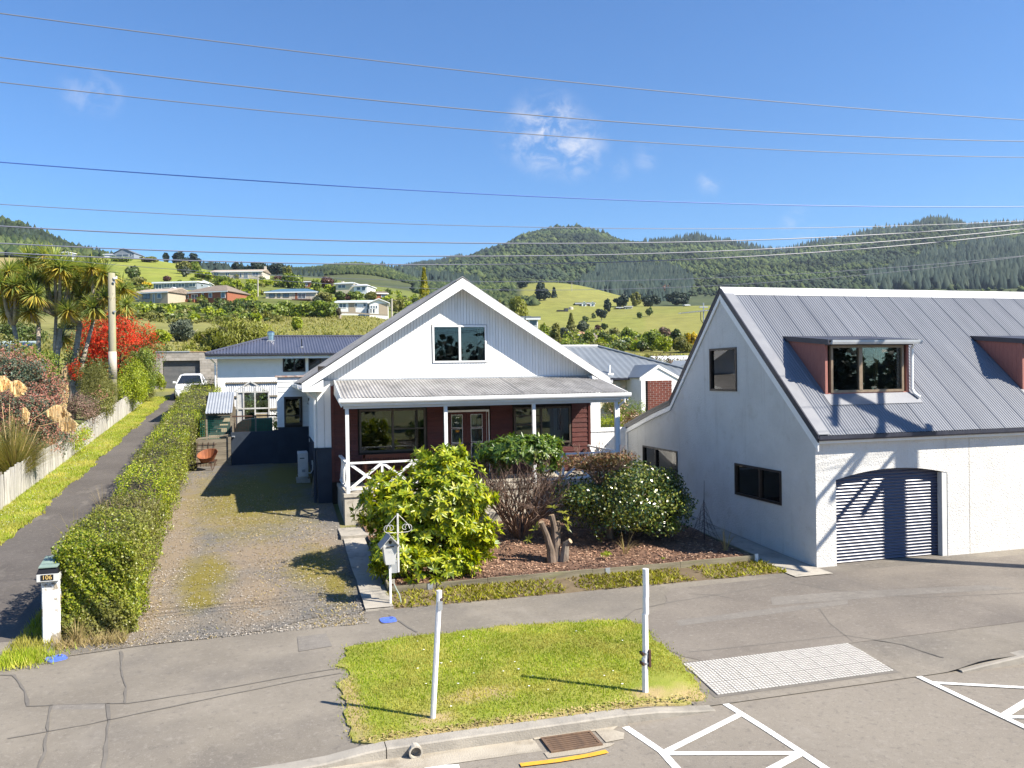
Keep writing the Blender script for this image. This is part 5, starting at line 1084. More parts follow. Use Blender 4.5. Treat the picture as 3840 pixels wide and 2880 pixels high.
for k in range(n):
    t = 2*PI*k/n; L1.append((-2.27+.36*math.cos(t), 31.62+.33*math.sin(t)-.05*math.cos(t), wz+.62+.06*math.cos(t)+.15*math.sin(t))); L0.append((-2.27+.2*math.cos(t), 31.66+.17*math.sin(t), wz+.30+.05*math.cos(t)))
LI = [(a[0]*.97-2.27*.03, a[1]*.97+31.62*.03, a[2]-.005) for a in L1]; L0i = [(a[0], a[1], a[2]+.012) for a in L0]
mb.v = L0+L1+LI+L0i
for k in range(n):
    j = (k+1) % n
    mb.f += [(k, j, n+j, n+k), (n+k, n+j, 2*n+j, 2*n+k), (2*n+k, 2*n+j, 3*n+j, 3*n+k)]
mb.f += [tuple(range(n-1, -1, -1)), tuple(range(3*n, 4*n))]; mb.build('tray', M['rust'], wb, smooth=False)
MB().tube([(-2.75, 31.75, wz+.22), (-2.45, 31.5, wz+.28), (-1.95, 31.45, wz+.36)], .018, 6).build('handle', M['rustbar'], wb); MB().tube([(-2.75, 31.8, wz+.22), (-2.45, 31.82, wz+.28), (-1.95, 31.82, wz+.36)], .018, 6).build('handle', M['rustbar'], wb)
for yy in (31.5, 31.8): MB().tube([(-2.2, yy, wz+.3), (-2.1, yy, wz), (-2.0, yy, wz+.3)], .016, 6).build('leg', M['rustbar'], wb)
mb = MB(((-2.8, 31.77, wz+.17), (1, 0), (0, 1))); pr = [(math.cos(2*PI*k/16), math.sin(2*PI*k/16)) for k in range(16)]
mb.prism([(.17*a, .17*b) for a, b in pr], -.04, .04); mb.build('wheel', M['rubber'], wb)
# greenhouse
gh = thing('greenhouse', 'small old white-framed gabled greenhouse with dusty panes', 'greenhouse', (-.8, 39, 2.4))
M['ghframe'] = mat('flaking_white_frame', (.55, .55, .53), (.38, .37, .34), 8, .8)
A0, A1, AR, GY = -1.45, -.14, -.9, 38.0; zb, ze, zr = 2.45, 4.0, 4.46
def fbar(p, q, nm='frame_bar', w=.085): MB().bar(p, q, w, .06).build(nm, M['ghframe'], gh)
for px in (A0, -1.2, -.72, A1): fbar((px, GY, zb), (px, GY, 4.02 if px not in (-1.2, -.72) else 4.2))
for z in (zb+.05, 3.28, 4.0): fbar((A0, GY-.005, z), (A1, GY-.005, z))
fbar((A0-.25, GY, 3.93), (AR, GY, zr), w=.1); fbar((A1+.02, GY, 3.98), (AR, GY, zr), w=.1)
for (a, b, z0, z1) in ((-1.17, -.75, 3.32, 3.97), (-.69, -.17, 3.32, 3.97), (-1.17, -.75, 2.55, 3.25)): MB().box(a, b, GY, GY+.008, z0, z1).build('pane', M['glass'], gh)
M['haze'] = mat('dusty_pane', (.40, .41, .41), (.5, .5, .49), 4, .5); M['dustglass'] = glassmat('dusty_clear_pane', (.55, .57, .55), .6); MB().box(A0+.03, -1.22, GY, GY+.01, zb+.1, 3.97).build('frosted_pane', M['haze'], gh)
MB().box(-.69, -.17, GY, GY+.03, 2.55, 3.02).build('door_board', mat('stained_board', (.45, .37, .23), (.3, .24, .15), 3, .9), gh); MB().box(-.69, -.17, GY-.01, GY+.03, 3.03, 3.08).build('door_rail', M['ghframe'], gh)
mb = MB(); mb.prism([(AR-.28, 4.24), (AR+.27, 4.24), (AR, zr-.04)], GY+.01, GY+.03); mb.build('gable_board', M['ghframe'], gh)
MB().box(A0, A0+.03, GY+.05, 40.4, zb, 3.95).build('side_glazing', M['dustglass'], gh); MB().box(A1-.03, A1, GY+.05, 40.4, zb, 3.95).build('side_glazing', M['dustglass'], gh); MB().box(A0, A1, 40.38, 40.4, zb, 3.95).build('dark_rear_sheet', M['room'], gh)  # rear sheet is opaque and dark, colour standing in for the shaded interior
MB().box(-1.52, -.05, GY-.3, GY-.06, 2.2, 2.42).build('step', M['concrete_pale'], gh)
MB().box(-1.72, -1.5, 37.2, 37.24, 1.9, 3.4).build('side_panel', M['timber'], gh)
# white corrugated fence behind the greenhouse
cf = thing('corrugated_fence', 'white vertical corrugated iron fence behind the greenhouse', 'fence', (-.6, 41, 2.2))
corr_part(cf, 'fence_sheet', (-2.1, 41.0, 2.1), (3.2, .0, 0), (0, .0, 2.36), .1, .014, mat('white_corrugate', (.74, .75, .77), (.6, .6, .6), 3, .5, rand=.05), sheet_w=.8, seg=6)
for z in (4.36, 3.72, 3.1): MB().box(-2.1, 1.1, 40.93, 40.98, z, z+.07).build('fence_rail', M['timber'], cf)
# ------------------------------------------------------------------ neighbours behind
h2 = thing('dark_roofed_house', 'long white house with blue-black corrugated hip roof behind the greenhouse', 'house', (2, 46, 2.6))
EY2, EZ2, RY2, RZ2, X0, X1 = 43.5, 5.86, 47.6, 6.92, -3.15, 9.5
F2 = ((0, 44.1, 0), (1, 0), (0, -1))
hol = [(.56, 1.69, 4.92, 5.68), (1.84, 3.0, 4.92, 5.68)]
mb = MB(F2); wall_cells(mb, -2.62, 9, 2.3, 5.72, -.15, 0, hol); mb.build('front_wall', M['white'], h2)
MB().box(-2.62, -2.5, 44.25, 51, 2.3, 5.72).build('side_wall', M['white'], h2); MB().box(-2.5, 9, 45.2, 45.3, 2.3, 5.7).build('inner_wall', M['room'], h2)
for h in hol: window(h2, F2, *h, M['darkframe'], n=.02, fw=.07, cols=[(h[0]+h[1])/2+.02])
MB().box(1.69, 1.83, 43.98, 44.09, 4.8, 5.72).build('mullion_post', M['trim'], h2)
hl = (RZ2-EZ2)/(RY2-EY2); hx = (RY2-EY2)*.78
corr_part(h2, 'roof_sheet', (X0, EY2, EZ2), (X1-X0, 0, 0), (0, RY2-EY2, RZ2-EZ2), .145, .02, M['darkroof'], sheet_w=1.02, seg=5, clip=lambda t: (0, min(1, t/hx)))
mb = MB(); mb.add([(X0, EY2, EZ2), (X0, 51.7, EZ2), (X0+hx, RY2, RZ2)], [(0, 1, 2)]); mb.add([(X0, 51.7, EZ2), (X1, 51.7, EZ2), (X1, RY2, RZ2), (X0+hx, RY2, RZ2)], [(0, 1, 2, 3)]); mb.build('rear_roof', M['darkroof'], h2)
MB().tube([(X0, EY2, EZ2+.03), (X0+hx, RY2, RZ2+.03)], .05, 6).build('hip_cap', M['darkroof'], h2); MB().tube([(X0+hx, RY2, RZ2+.03), (X1, RY2, RZ2+.03)], .05, 6).build('ridge_cap', M['darkroof'], h2)
gutter(h2, (X0, EY2, EZ2-.12), (X1, EY2, EZ2-.12), (0, -1, 0), M['navymetal']); MB().box(X0+.02, X1, EY2+.01, EY2+.05, EZ2-.26, EZ2-.02).build('fascia', M['trim'], h2); MB().box(X0+.02, X1, EY2+.05, 44.2, EZ2-.18, EZ2-.15).build('soffit', M['white'], h2)
MB().lathe([(.16, 0), (.16, .25), (.2, .26), (.2, .42), (.13, .48), (.02, .5)], (-.0, 46.6, 6.66), 14).build('flue', M['chrome'], h2); MB().box(-.2, .2, 46.4, 46.8, 6.6, 6.67).build('flue_base', M['galv'], h2)
MB().tube([(1.55, 44.9, 6.2), (1.55, 44.9, 6.65)], .03, 6).build('vent_pipe', M['black'], h2); MB().lathe([(.14, 0), (.06, .05)], (1.55, 44.9, 6.2), 10).build('vent_collar', M['galv'], h2)
MB().tube([(-3.0, 43.6, 5.7), (-2.72, 44.05, 5.4), (-2.72, 44.05, 2.4)], .04, 6).build('downpipe', M['trim'], h2)
bg = thing('block_garage', 'concrete block garage with dark roller door at the end of the lane', 'garage', (-6, 64, 3.9))
BF = ((0, 63.2, 0), (1, 0), (0, -1)); o_ = (-7.42, -4.93, 3.9, 6.0)
M['bcol'] = M['blockwork']
z = 3.6; r_ = 0
while z < 6.55:
    x = -8.6-(.2 if r_ % 2 else 0); z1 = min(z+.2, 6.6)
    while x < -3.4:
        a, b = max(x, -8.6), min(x+.4, -3.4)
        cuts = [(a, b)]
        if z1 > o_[2] and z < o_[3]-.01: cuts = [(a, min(b, o_[0])), (max(a, o_[1]), b)]
        for a2, b2 in cuts:
            if b2-a2 > .04: MB(BF).box(a2+.006, b2-.006, -.19, 0, z+.006, z1-.006).build('block', M['blockwork'], bg)
        x += .4
    z += .2; r_ += 1
mb = MB(BF); wall_cells(mb, -8.6, -3.4, 3.0, 6.58, -.2, -.008, [o_]); mb.build('wall', M['mortar'], bg)
MB().box(-8.6, -3.4, 63.4, 69, 3, 6.3).build('body', M['mortar'], bg) if 0 else None
MB().box(-3.6, -3.4, 63.41, 69, 3, 6.58).build('side_wall', M['mortar'], bg); MB().box(-8.6, -8.4, 63.41, 69, 3, 6.58).build('side_wall', M['mortar'], bg)
MB(BF).box(-8.7, -5.6, -6, .05, 6.6, 6.68).build('roof', M['galv'], bg); MB(BF).box(-5.6, -3.4, -6, .03, 6.6, 6.65).build('coping', mat('tan_coping', (.42, .28, .16), None), bg)
z = 3.92
while z < 6.0:
    mb = MB(BF); mb.v = [mb.T((u, n_, z+zz)) for u in (-7.4, -4.95) for n_, zz in ((-.3, 0), (-.265, .02), (-.26, .05), (-.295, .085))]; mb.f = [(i, i+1, 5+i, 4+i) for i in range(3)]
    mb.build('door_slat', M['door2'] if 'door2' in M else M.setdefault('door2', mat('dark_roller_door', (.13, .135, .14), (.17, .17, .17), 3, .45)), bg, fix=False); z += .087
MB(BF).box(-7.42, -4.93, -.32, -.305, 3.8, 6.0).build('door_backing', M['black'], bg)
# white hatchback car in the lane
def car():
    c = thing('parked_car', 'white hatchback car parked nose-out at the top of the lane', 'car', (-5.05, 57.6, gz(-5, 57.5)))
    Wd = .87
    # sections along y (0 = nose): (y, half width bottom, half width shoulder, z bottom, z bonnet/shoulder line)
    secs = [(-2.12, .62, .60, .28, .52), (-2.02, .78, .74, .2, .66), (-1.7, .85, .80, .18, .80), (-1.0, .87, .83, .18, .95), (-.75, .87, .84, .18, .99), (.6, .87, .85, .18, 1.02), (1.6, .86, .83, .2, 1.05), (2.05, .80, .76, .3, 1.02), (2.15, .72, .68, .4, .9)]
    mb = MB(); n = 0
    for (y, hb_, hs, z0, z1) in secs:
        zm = z0+(z1-z0)*.55
        mb.v += [(-hb_*.93, y, z0), (-hb_, y, zm), (-hs, y, z1), (-hs*.5, y, z1+.03), (hs*.5, y, z1+.03), (hs, y, z1), (hb_, y, zm), (hb_*.93, y, z0)]
    for i in range(len(secs)-1):
        for k in range(8): mb.f.append((i*8+k, i*8+(k+1) % 8, i*8+8+(k+1) % 8, i*8+8+k))
    mb.f += [tuple(range(8)), tuple(range(len(secs)*8-1, len(secs)*8-9, -1))]; mb.build('body', M['carwhite'], c, local=True, smooth=False, bevel=.02)
    roof = [(-.05, .60, 1.44), (.35, .61, 1.49), (1.1, .60, 1.47), (1.6, .58, 1.40)]
    mb = MB()
    for (y, hw, z) in roof: mb.v += [(-hw, y, z-.03), (-hw*.8, y, z+.01), (hw*.8, y, z+.01), (hw, y, z-.03)]
    for i in range(3):
        for k in range(3): mb.f.append((i*4+k, i*4+k+1, i*4+5+k, i*4+4+k))
    mb.build('roof', M['carwhite'], c, local=True)
    def q(nm, vs, mt): m_ = MB(); m_.add(vs, [tuple(range(len(vs)))]); m_.build(nm, mt, c, local=True)
    q('windscreen', [(-.74, -.98, 1.0), (.74, -.98, 1.0), (.57, -.03, 1.43), (-.57, -.03, 1.43)], M['carglass']); q('rear_window', [(-.7, 2.0, 1.06), (.7, 2.0, 1.06), (.55, 1.6, 1.38), (-.55, 1.6, 1.38)], M['carglass'])
    for s in (-1, 1):
        q('side_window', [(s*.83, -.75, 1.02), (s*.83, 1.75, 1.05), (s*.6, 1.5, 1.40), (s*.61, .3, 1.455), (s*.61, .02, 1.42)], M['carglass'])
        MB().bar((s*.78, -1.0, .99), (s*.6, -.02, 1.44), .07, .05).build('pillar', M['carwhite'], c, local=True); MB().bar((s*.845, .45, 1.03), (s*.62, .5, 1.45), .05, .08).build('pillar', M['carwhite'], c, local=True)
        MB().box(s*.95-.09, s*.95+.09, -.72, -.62, .98, 1.12).build('mirror', M['carwhite'], c, local=True, bevel=.02)
        mb = MB(); mb.hexa([(s*.42, -2.05, .62), (s*.76, -1.93, .60), (s*.76, -1.93, .76), (s*.46, -2.02, .72)], [(s*.5, -1.7, .70), (s*.83, -1.55, .72), (s*.82, -1.5, .86), (s*.55, -1.6, .83)]); mb.build('headlight', mat('headlight_lens', (.45, .47, .5), None, rough=.08, spec=.8), c, local=True)
        MB().box(s*.62-.09, s*.62+.09, -2.1, -2.0, .30, .42).build('fog_light', M['carglass'], c, local=True)
        for y in (-1.35, 1.3):
            m_ = MB(((s*.78, y, .31), (0, 1), (1, 0))); m_.prism([(.31*math.cos(2*PI*k/18), .31*math.sin(2*PI*k/18)) for k in range(18)], -.1, .1); wv = m_.build('wheel', M['rubber'], c, local=True)
            m_ = MB(((s*.80, y, .31), (0, 1), (1, 0))); m_.prism([(.2*math.cos(2*PI*k/18), .2*math.sin(2*PI*k/18)) for k in range(18)], -.085, .085); m_.build('rim', M['galv'], wv, local=True)
    MB().box(-.5, .5, -2.135, -2.08, .34, .48).build('lower_grille', M['carglass'], c, local=True); MB().box(-.22, .22, -2.14, -2.06, .5, .6).build('number_plate', M['acplastic'], c, local=True)
    return c
car().rotation_euler = (.085, 0, .0)
# house behind right: cream walls, grey roof, white gable
h3 = thing('grey_roofed_house', 'cream house with slate-grey metal roof, white vent pipe and white gable wing', 'house', (18, 44, 1.5))
ey, ez, ry, rz = 42.0, 4.33, 46.2, 6.2; xl, xr = 11.5, 24.0
corr_part(h3, 'roof_sheet', (xl, ey, ez), (xr-xl, 0, 0), (0, ry-ey, rz-ez), .38, .012, M['greyroof'], sheet_w=.76, seg=8, clip=lambda t: (0, min(1, (xr-xl-t)/5.2)))
mb = MB(); mb.add([(xl, 50.4, ez), (xr, 50.4, ez), (xr-5.2, ry, rz), (xl, ry, rz)], [(0, 1, 2, 3)]); mb.add([(xr, ey, ez), (xr, 50.4, ez), (xr-5.2, ry, rz)], [(0, 1, 2)]); mb.build('rear_roof', M['greyroof'], h3)
MB().tube([(xl, ry, rz+.04), (xr-5.2, ry, rz+.04)], .09, 6).build('ridge_cap', M['ridge'], h3); MB().tube([(xr-5.2, ry, rz+.04), (xr, ey, ez+.05)], .08, 6).build('hip_cap', M['greyroof'], h3)
M['cream'] = mat('cream_render', (.62, .56, .43), (.56, .5, .38), 2, .85, .2, 40)
MB().box(12, 19.6, 42.5, 42.65, 1.2, 4.2).build('front_wall', M['cream'], h3); MB().box(17.95, 18.55, 42.35, 42.48, 1.2, 4.15).build('garage_door', mat('pale_door', (.55, .52, .45), None), h3); MB().box(12, 23.6, 49.9, 50, 1.2, 4.2).build('back_wall', M['cream'], h3)
gutter(h3, (xl, ey, ez-.12), (18.9, ey, ez-.12), (0, -1, 0), M['navymetal'])
gx0, gxr, gx1, gzr = 18.75, 20.0, 22.6, 4.98; yg = 40.6
mb = MB(); mb.prism([(19.0, 1.2), (21.15, 1.2), (21.15, 4.36), (gxr, gzr-.08), (19.0, 4.36)], yg, 45.5); mb.build('gable_wing', M['white'], h3)
for s, xe in ((-1, 18.9), (1, 21.3)):
    mb = MB(); mb.hexa([(xe, yg-.04, 4.30), (xe, 45, 4.30), (xe, 45, 4.36), (xe, yg-.04, 4.36)], [(gxr, yg-.04, gzr), (gxr, 45, gzr), (gxr, 45, gzr+.06), (gxr, yg-.04, gzr+.06)]); mb.build('wing_roof', M['greyroof'], h3)
    mb = MB(); mb.hexa([(xe, yg-.06, 4.16), (xe, yg-.035, 4.16), (xe, yg-.035, 4.32), (xe, yg-.06, 4.32)], [(gxr, yg-.06, gzr-.14), (gxr, yg-.035, gzr-.14), (gxr, yg-.035, gzr+.02), (gxr, yg-.06, gzr+.02)]); mb.build('wing_barge', M['trim'], h3)
MB().tube([(18.03, 42.6, 4.5), (18.03, 42.6, 5.05)], .06, 8).build('vent_pipe', M['trim'], h3); MB().box(17.85, 18.2, 42.4, 42.75, 4.46, 4.60).build('vent_collar', M['trim'], h3)
h4 = thing('small_grey_roof_house', 'low cream outbuilding with grey roof between the white gable and stucco garage', 'building', (25, 46, 2))
mb = MB(); mb.prism([(22.8, 4.25), (30, 4.25), (30, 5.3), (25.5, 5.3)], 47, 47.1); mb.hexa([(22.6, 45.9, 4.2), (31, 45.9, 4.2), (31, 45.9, 4.27), (22.6, 45.9, 4.27)], [(25.3, 49, 5.3), (31, 49, 5.3), (31, 49, 5.37), (25.3, 49, 5.37)]); mb.build('roof', M['greyroof'], h4); MB().box(23.2, 30, 46.3, 49, 1.5, 4.2).build('wall', M['cream'], h4)
bc = thing('brick_wall', 'red brick wall stub rising behind the stucco garage rear slope', 'wall', (13.5, 27.5, .5))
z = 2.6; r_ = 0
while z < 4.25:
    x = 13.03-(.12 if r_ % 2 else 0)
    while x < 14.0:
        a, b = max(x, 13.03), min(x+.23, 14.0)
        if b-a > .05: MB().box(a+.005, b-.005, 27.3, 27.5, z+.005, z+.071).build('brick', M['brick'], bc)
        x += .24
    z += .076; r_ += 1
MB().box(13.035, 13.995, 27.306, 27.49, .4, z-.01).build('mortar', M['mortar'], bc)
# ------------------------------------------------------------------ overhead lines and the pole outside the right edge that throws its shadow on the garage
UX, UY = 18.85, 12.85
pl = thing('utility_pole', 'tall concrete power pole with crossarms at the right kerb side', 'pole', (UX, UY, 0))
MB().box(UX-.14, UX+.16, UY-.15, UY+.15, -.2, 11.2).build('shaft', M['concrete_pale'], pl)
for z, a_, b_ in ((8.85, 11.4, 14.6), (10.35, 11.6, 14.1), (7.3, 12.3, 13.5)): MB().box(UX-.24, UX-.13, a_, b_, z, z+.13).build('crossarm', M['timber'], pl)
for yy in (11.6, 13.1, 14.4, 11.8, 13.9): MB().lathe([(.05, 0), (.07, .05), (.04, .16)], (UX-.18, yy, 8.98 if yy not in (11.8, 13.9) else 10.48), 8).build('insulator', M['postwhite'], pl)
MB().bar((UX, UY, 9.0), (UX-2.5, UY, 6.7), .1, .1).build('strut', M['galv'], pl); MB().bar((UX, UY, 8.0), (UX-3.4, UY, 4.75), .1, .1).build('strut', M['galv'], pl); MB().bar((UX-2.45, UY, 6.75), (UX-3.35, UY, 4.8), .06, .06).build('strut', M['galv'], pl)
M['wire'] = mat('cable_sheath', (.16, .17, .22), None, rough=.5); M['wire_metal'] = mat('stranded_wire', (.17, .17, .18), None, rough=.6); M['wire_blue'] = mat('blue_cable', (.05, .12, .42), None, rough=.5)
def wire(label, pts, Y, r, mt):
    """cable through sight points at street distance Y, carried on beyond both ends as a parabola"""
    P = [onY(x, y, Y) for x, y in pts]; xs = np.array([p[0] for p in P]); zs = np.array([p[2] for p in P]); co = np.polyfit(xs, zs, 2)
    X = np.linspace(xs[0]-9, UX if xs[-1] < UX else xs[-1]+6, 60); q = [(x, Y, float(np.polyval(co, x))) for x in X]
    o = MB().tube(q, r, 5).build('power_line', mt); tag(o, label, 'power line', 'overhead lines along the street')
wire('topmost overhead line, high across the sky and above all others', [(0, 50), (1920, 285), (3840, 450)], 11.6, .0068, M['wire_metal'])
wire('second overhead line from the top, passing above the small cloud', [(0, 215), (1920, 425), (3840, 530)], 13.1, .0082, M['wire_metal'])
wire('third overhead line from the top, crossing in front of the small cloud', [(0, 308), (1920, 498), (3840, 590)], 14.4, .0075, M['wire_metal'])
wire('bluish overhead line alone in mid sky below the cloud', [(0, 608), (1920, 733), (3840, 775)], 12.6, .0075, M['wire_blue'])
wire('thin overhead line just above the round hill summit', [(0, 766), (1920, 850), (2700, 858), (3840, 828)], 13.2, .0055, M['wire'])
wire('dark cable crossing the shoulder of the round hill', [(0, 848), (1920, 912), (2700, 905), (3840, 840)], 12.8, .009, M['wire'])
wire('dark cable second from the bottom of the thick pair of lines', [(0, 912), (1920, 962), (2700, 940), (3840, 858)], 12.75, .0085, M['wire'])
wire('lowest thick cable crossing just above the gable peak', [(0, 948), (1920, 988), (2700, 970), (3840, 872)], 13.0, .0085, M['wire'])
def farwire(label, pts, d, r):
    q = []
    for (a, b) in zip(pts[:-1], pts[1:]):
        for k in range(8): t = k/8; q.append((a[0]+(b[0]-a[0])*t, a[1]+(b[1]-a[1])*t))
    q.append(pts[-1]); co = np.polyfit([p[0] for p in pts], [p[1] for p in pts], 2)
    q = [tuple(at(x, float(np.polyval(co, x)), d)) for x in np.linspace(pts[0][0]-300, pts[-1][0]+300, 40)]
    tag(MB().tube(q, r, 5).build('power_line', M['wire']), label, 'power line', 'overhead lines along the street')
farwire('faint line low over the hillside and just above the gable peak', [(0, 965), (900, 1000), (1700, 1056), (2700, 1062), (3840, 950)], 30, .008)
farwire('pale thin line passing below the gable peak over the paddocks', [(1000, 1050), (1650, 1080), (2700, 1072), (3840, 960)], 36, .009)
# ------------------------------------------------------------------ foliage builders (every leaf a real face)
def unit(n):
    v = NR.normal(size=(n, 3)); return v/np.linalg.norm(v, axis=1, keepdims=True)
def leaf_quads(P, Nv, L, Wd, jit=.8, hang=0.0):
    """diamond leaves at P, facing roughly along Nv"""
    n = len(P); nn = Nv+NR.normal(size=(n, 3))*jit; nn /= np.linalg.norm(nn, axis=1, keepdims=True)+1e-9
    t = np.cross(nn, unit(n)); t[:, 2] -= hang; t -= nn*(t*nn).sum(1, keepdims=True); t /= np.linalg.norm(t, axis=1, keepdims=True)+1e-9
    b = np.cross(nn, t); l = L*NR.uniform(.6, 1.25, (n, 1)); w_ = Wd*NR.uniform(.7, 1.2, (n, 1))
    V = np.stack([P-t*l*.5, P+b*w_*.5-t*l*.05+nn*l*.06, P+t*l*.5, P-b*w_*.5-t*l*.05+nn*l*.06], 1).reshape(-1, 3)
    return V, np.arange(4*n).reshape(-1, 4)
def blob_points(c, rad, n, nsub=12, sub=.42, shell=.8, flat=0.0, seedlow=-.9):
    """points on the outside of lumps that sit round an ellipsoid; returns points and outward normals"""
    c = np.array(c); rad = np.array(rad, float)
    u = unit(nsub*3); u = u[u[:, 2] > seedlow][:nsub]; sc = c+u*rad*(1-sub)*NR.uniform(.75, 1.05, (len(u), 1)); sr = sub*NR.uniform(.7, 1.2, len(u))
    k = NR.integers(0, len(u), n); d = unit(n); r = NR.uniform(0, 1, n)**.35
    P = sc[k]+d*(rad*sr[k][:, None])*r[:, None]
    return P, d*.7+u[k]*.5
def foliage(parent, P, Nv, L, Wd, mat_, name='crown', jit=.8, hang=0.0, stuff=False):
    V, Fq = leaf_quads(P, Nv, L, Wd, jit, hang); o = npmesh(name, V, Fq, mat_, parent)
    if stuff: o['kind'] = 'stuff'
    return o
def limbs(parent, base, targets, r0, mat_, name='trunk', fork=.35, n=6):
    """a tapered trunk that divides into limbs reaching the target points"""
    mb = MB(); base = Vector(base); cen = sum((Vector(t) for t in targets), Vector())/len(targets)
    f = base.lerp(cen, fork); f.x = base.x*.6+f.x*.4; f.y = base.y*.6+f.y*.4
    mb.tube([base-Vector((0, 0, .15)), base.lerp(f, .5)+Vector((R.uniform(-.03, .03), R.uniform(-.03, .03), 0)), f], [r0*1.15, r0*.9, r0*.75], n+2)
    for t in targets:
        t = Vector(t); m_ = f.lerp(t, .5)+Vector((R.uniform(-.06, .06), R.uniform(-.06, .06), .08))*(t-f).length*.6
        mb.tube([f, m_, t], [r0*.55, r0*.38, r0*.1], n)
    return mb.build(name, mat_, parent, smooth=True)
L_ = {}
L_['hedge'] = leafmat('hedge_leaves', [(.065, .115, .014), (.16, .225, .016), (.27, .33, .02), (.38, .41, .028), (.30, .27, .09)], .3, .42, .45, .55, .3, (.16, .15, .05), .42)
L_['rhodo'] = leafmat('bright_rhododendron_leaves', [(.09, .15, .012), (.20, .27, .014), (.34, .38, .016), (.48, .46, .03)], .3, .38, .5, .8, .15)
L_['rhodo2'] = leafmat('green_rhododendron_leaves', [(.04, .085, .018), (.075, .14, .022), (.13, .20, .025), (.20, .25, .04)], .25, .35, .5)
L_['camellia'] = leafmat('glossy_camellia_leaves', [(.018, .04, .012), (.03, .065, .015), (.06, .10, .02), (.17, .20, .03), (.24, .23, .05)], .15, .24, .7)
L_['browntop'] = leafmat('withered_leaves', [(.16, .08, .045), (.24, .13, .06), (.13, .10, .04), (.09, .10, .03)], .2, .6)
L_['photinia'] = leafmat('rust_red_shrub_leaves', [(.05, .09, .065), (.085, .13, .085), (.14, .13, .07), (.13, .16, .10)], .2, .4)
L_['rustflower'] = leafmat('rust_red_flower_heads', [(.42, .17, .12), (.52, .26, .18), (.42, .17, .14), (.36, .2, .14)], .25, .7)
L_['redflower'] = leafmat('scarlet_flower_tufts', [(.55, .035, .01), (.70, .05, .012), (.42, .03, .012), (.62, .09, .02)], .3, .7)
L_['darkgreen'] = leafmat('dark_evergreen_leaves', [(.045, .078, .022), (.08, .12, .03), (.13, .17, .04), (.085, .08, .03)], .2, .45)
L_['mid'] = leafmat('mid_green_leaves', [(.075, .115, .02), (.135, .19, .028), (.20, .26, .038), (.25, .27, .05)], .3, .5)
L_['lime'] = leafmat('lime_green_leaves', [(.16, .22, .012), (.26, .33, .018), (.36, .40, .025), (.24, .26, .03)], .3, .5)
L_['olive'] = leafmat('olive_leaves', [(.12, .13, .028), (.18, .18, .04), (.24, .235, .06), (.11, .125, .035)], .25, .55)
L_['willow'] = leafmat('willow_leaves', [(.13, .15, .02), (.20, .215, .03), (.27, .275, .045), (.16, .165, .035)], .3, .55)
L_['copper'] = leafmat('copper_leaves', [(.05, .022, .02), (.085, .035, .028), (.11, .05, .035)], .2, .5)
L_['pine'] = leafmat('dark_pine_needles', [(.016, .032, .022), (.026, .045, .028), (.04, .062, .036)], .1, .6)
L_['gold'] = leafmat('golden_conifer_sprays', [(.10, .12, .012), (.28, .27, .016), (.42, .36, .02), (.18, .19, .02)], .25, .5)
L_['yellow'] = leafmat('yellow_broom_flowers', [(.50, .36, .015), (.62, .44, .02), (.25, .24, .03)], .3, .6)
L_['pinkbrown'] = leafmat('pink_brown_leaves', [(.20, .11, .09), (.28, .18, .14), (.14, .10, .07), (.12, .13, .05)], .25, .6)
L_['greygreen'] = leafmat('grey_green_leaves', [(.07, .09, .06), (.10, .12, .075), (.13, .15, .10)], .2, .6)
L_['bare'] = mat('bare_twigs', (.20, .145, .11), (.13, .095, .07), 5, .9)
L_['cab'] = leafmat('cabbage_tree_straps', [(.12, .18, .045), (.20, .26, .07), (.31, .35, .09), (.42, .42, .11)], .3, .42, .4, .4, .1)
L_['cabold'] = leafmat('yellowing_straps', [(.22, .22, .05), (.40, .34, .06), (.55, .42, .06), (.42, .27, .09)], .3, .5, .3)
L_['straw'] = leafmat('straw_plume', [(.80, .64, .38), (.88, .74, .48), (.72, .56, .31)], .5, .8, .1)
L_['toetoe'] = leafmat('tussock_blades', [(.17, .19, .035), (.28, .27, .06), (.44, .36, .13), (.34, .25, .10)], .25, .5)
L_['flax'] = leafmat('flax_blades', [(.09, .11, .03), (.15, .16, .045), (.20, .14, .06)], .25, .45)
L_['cream'] = mat('cream_blossom', (.72, .55, .42), (.62, .42, .30), 8, .8)
M['core'] = mat('hedge_twigs', (.045, .038, .022), (.025, .022, .012), 6, 1)
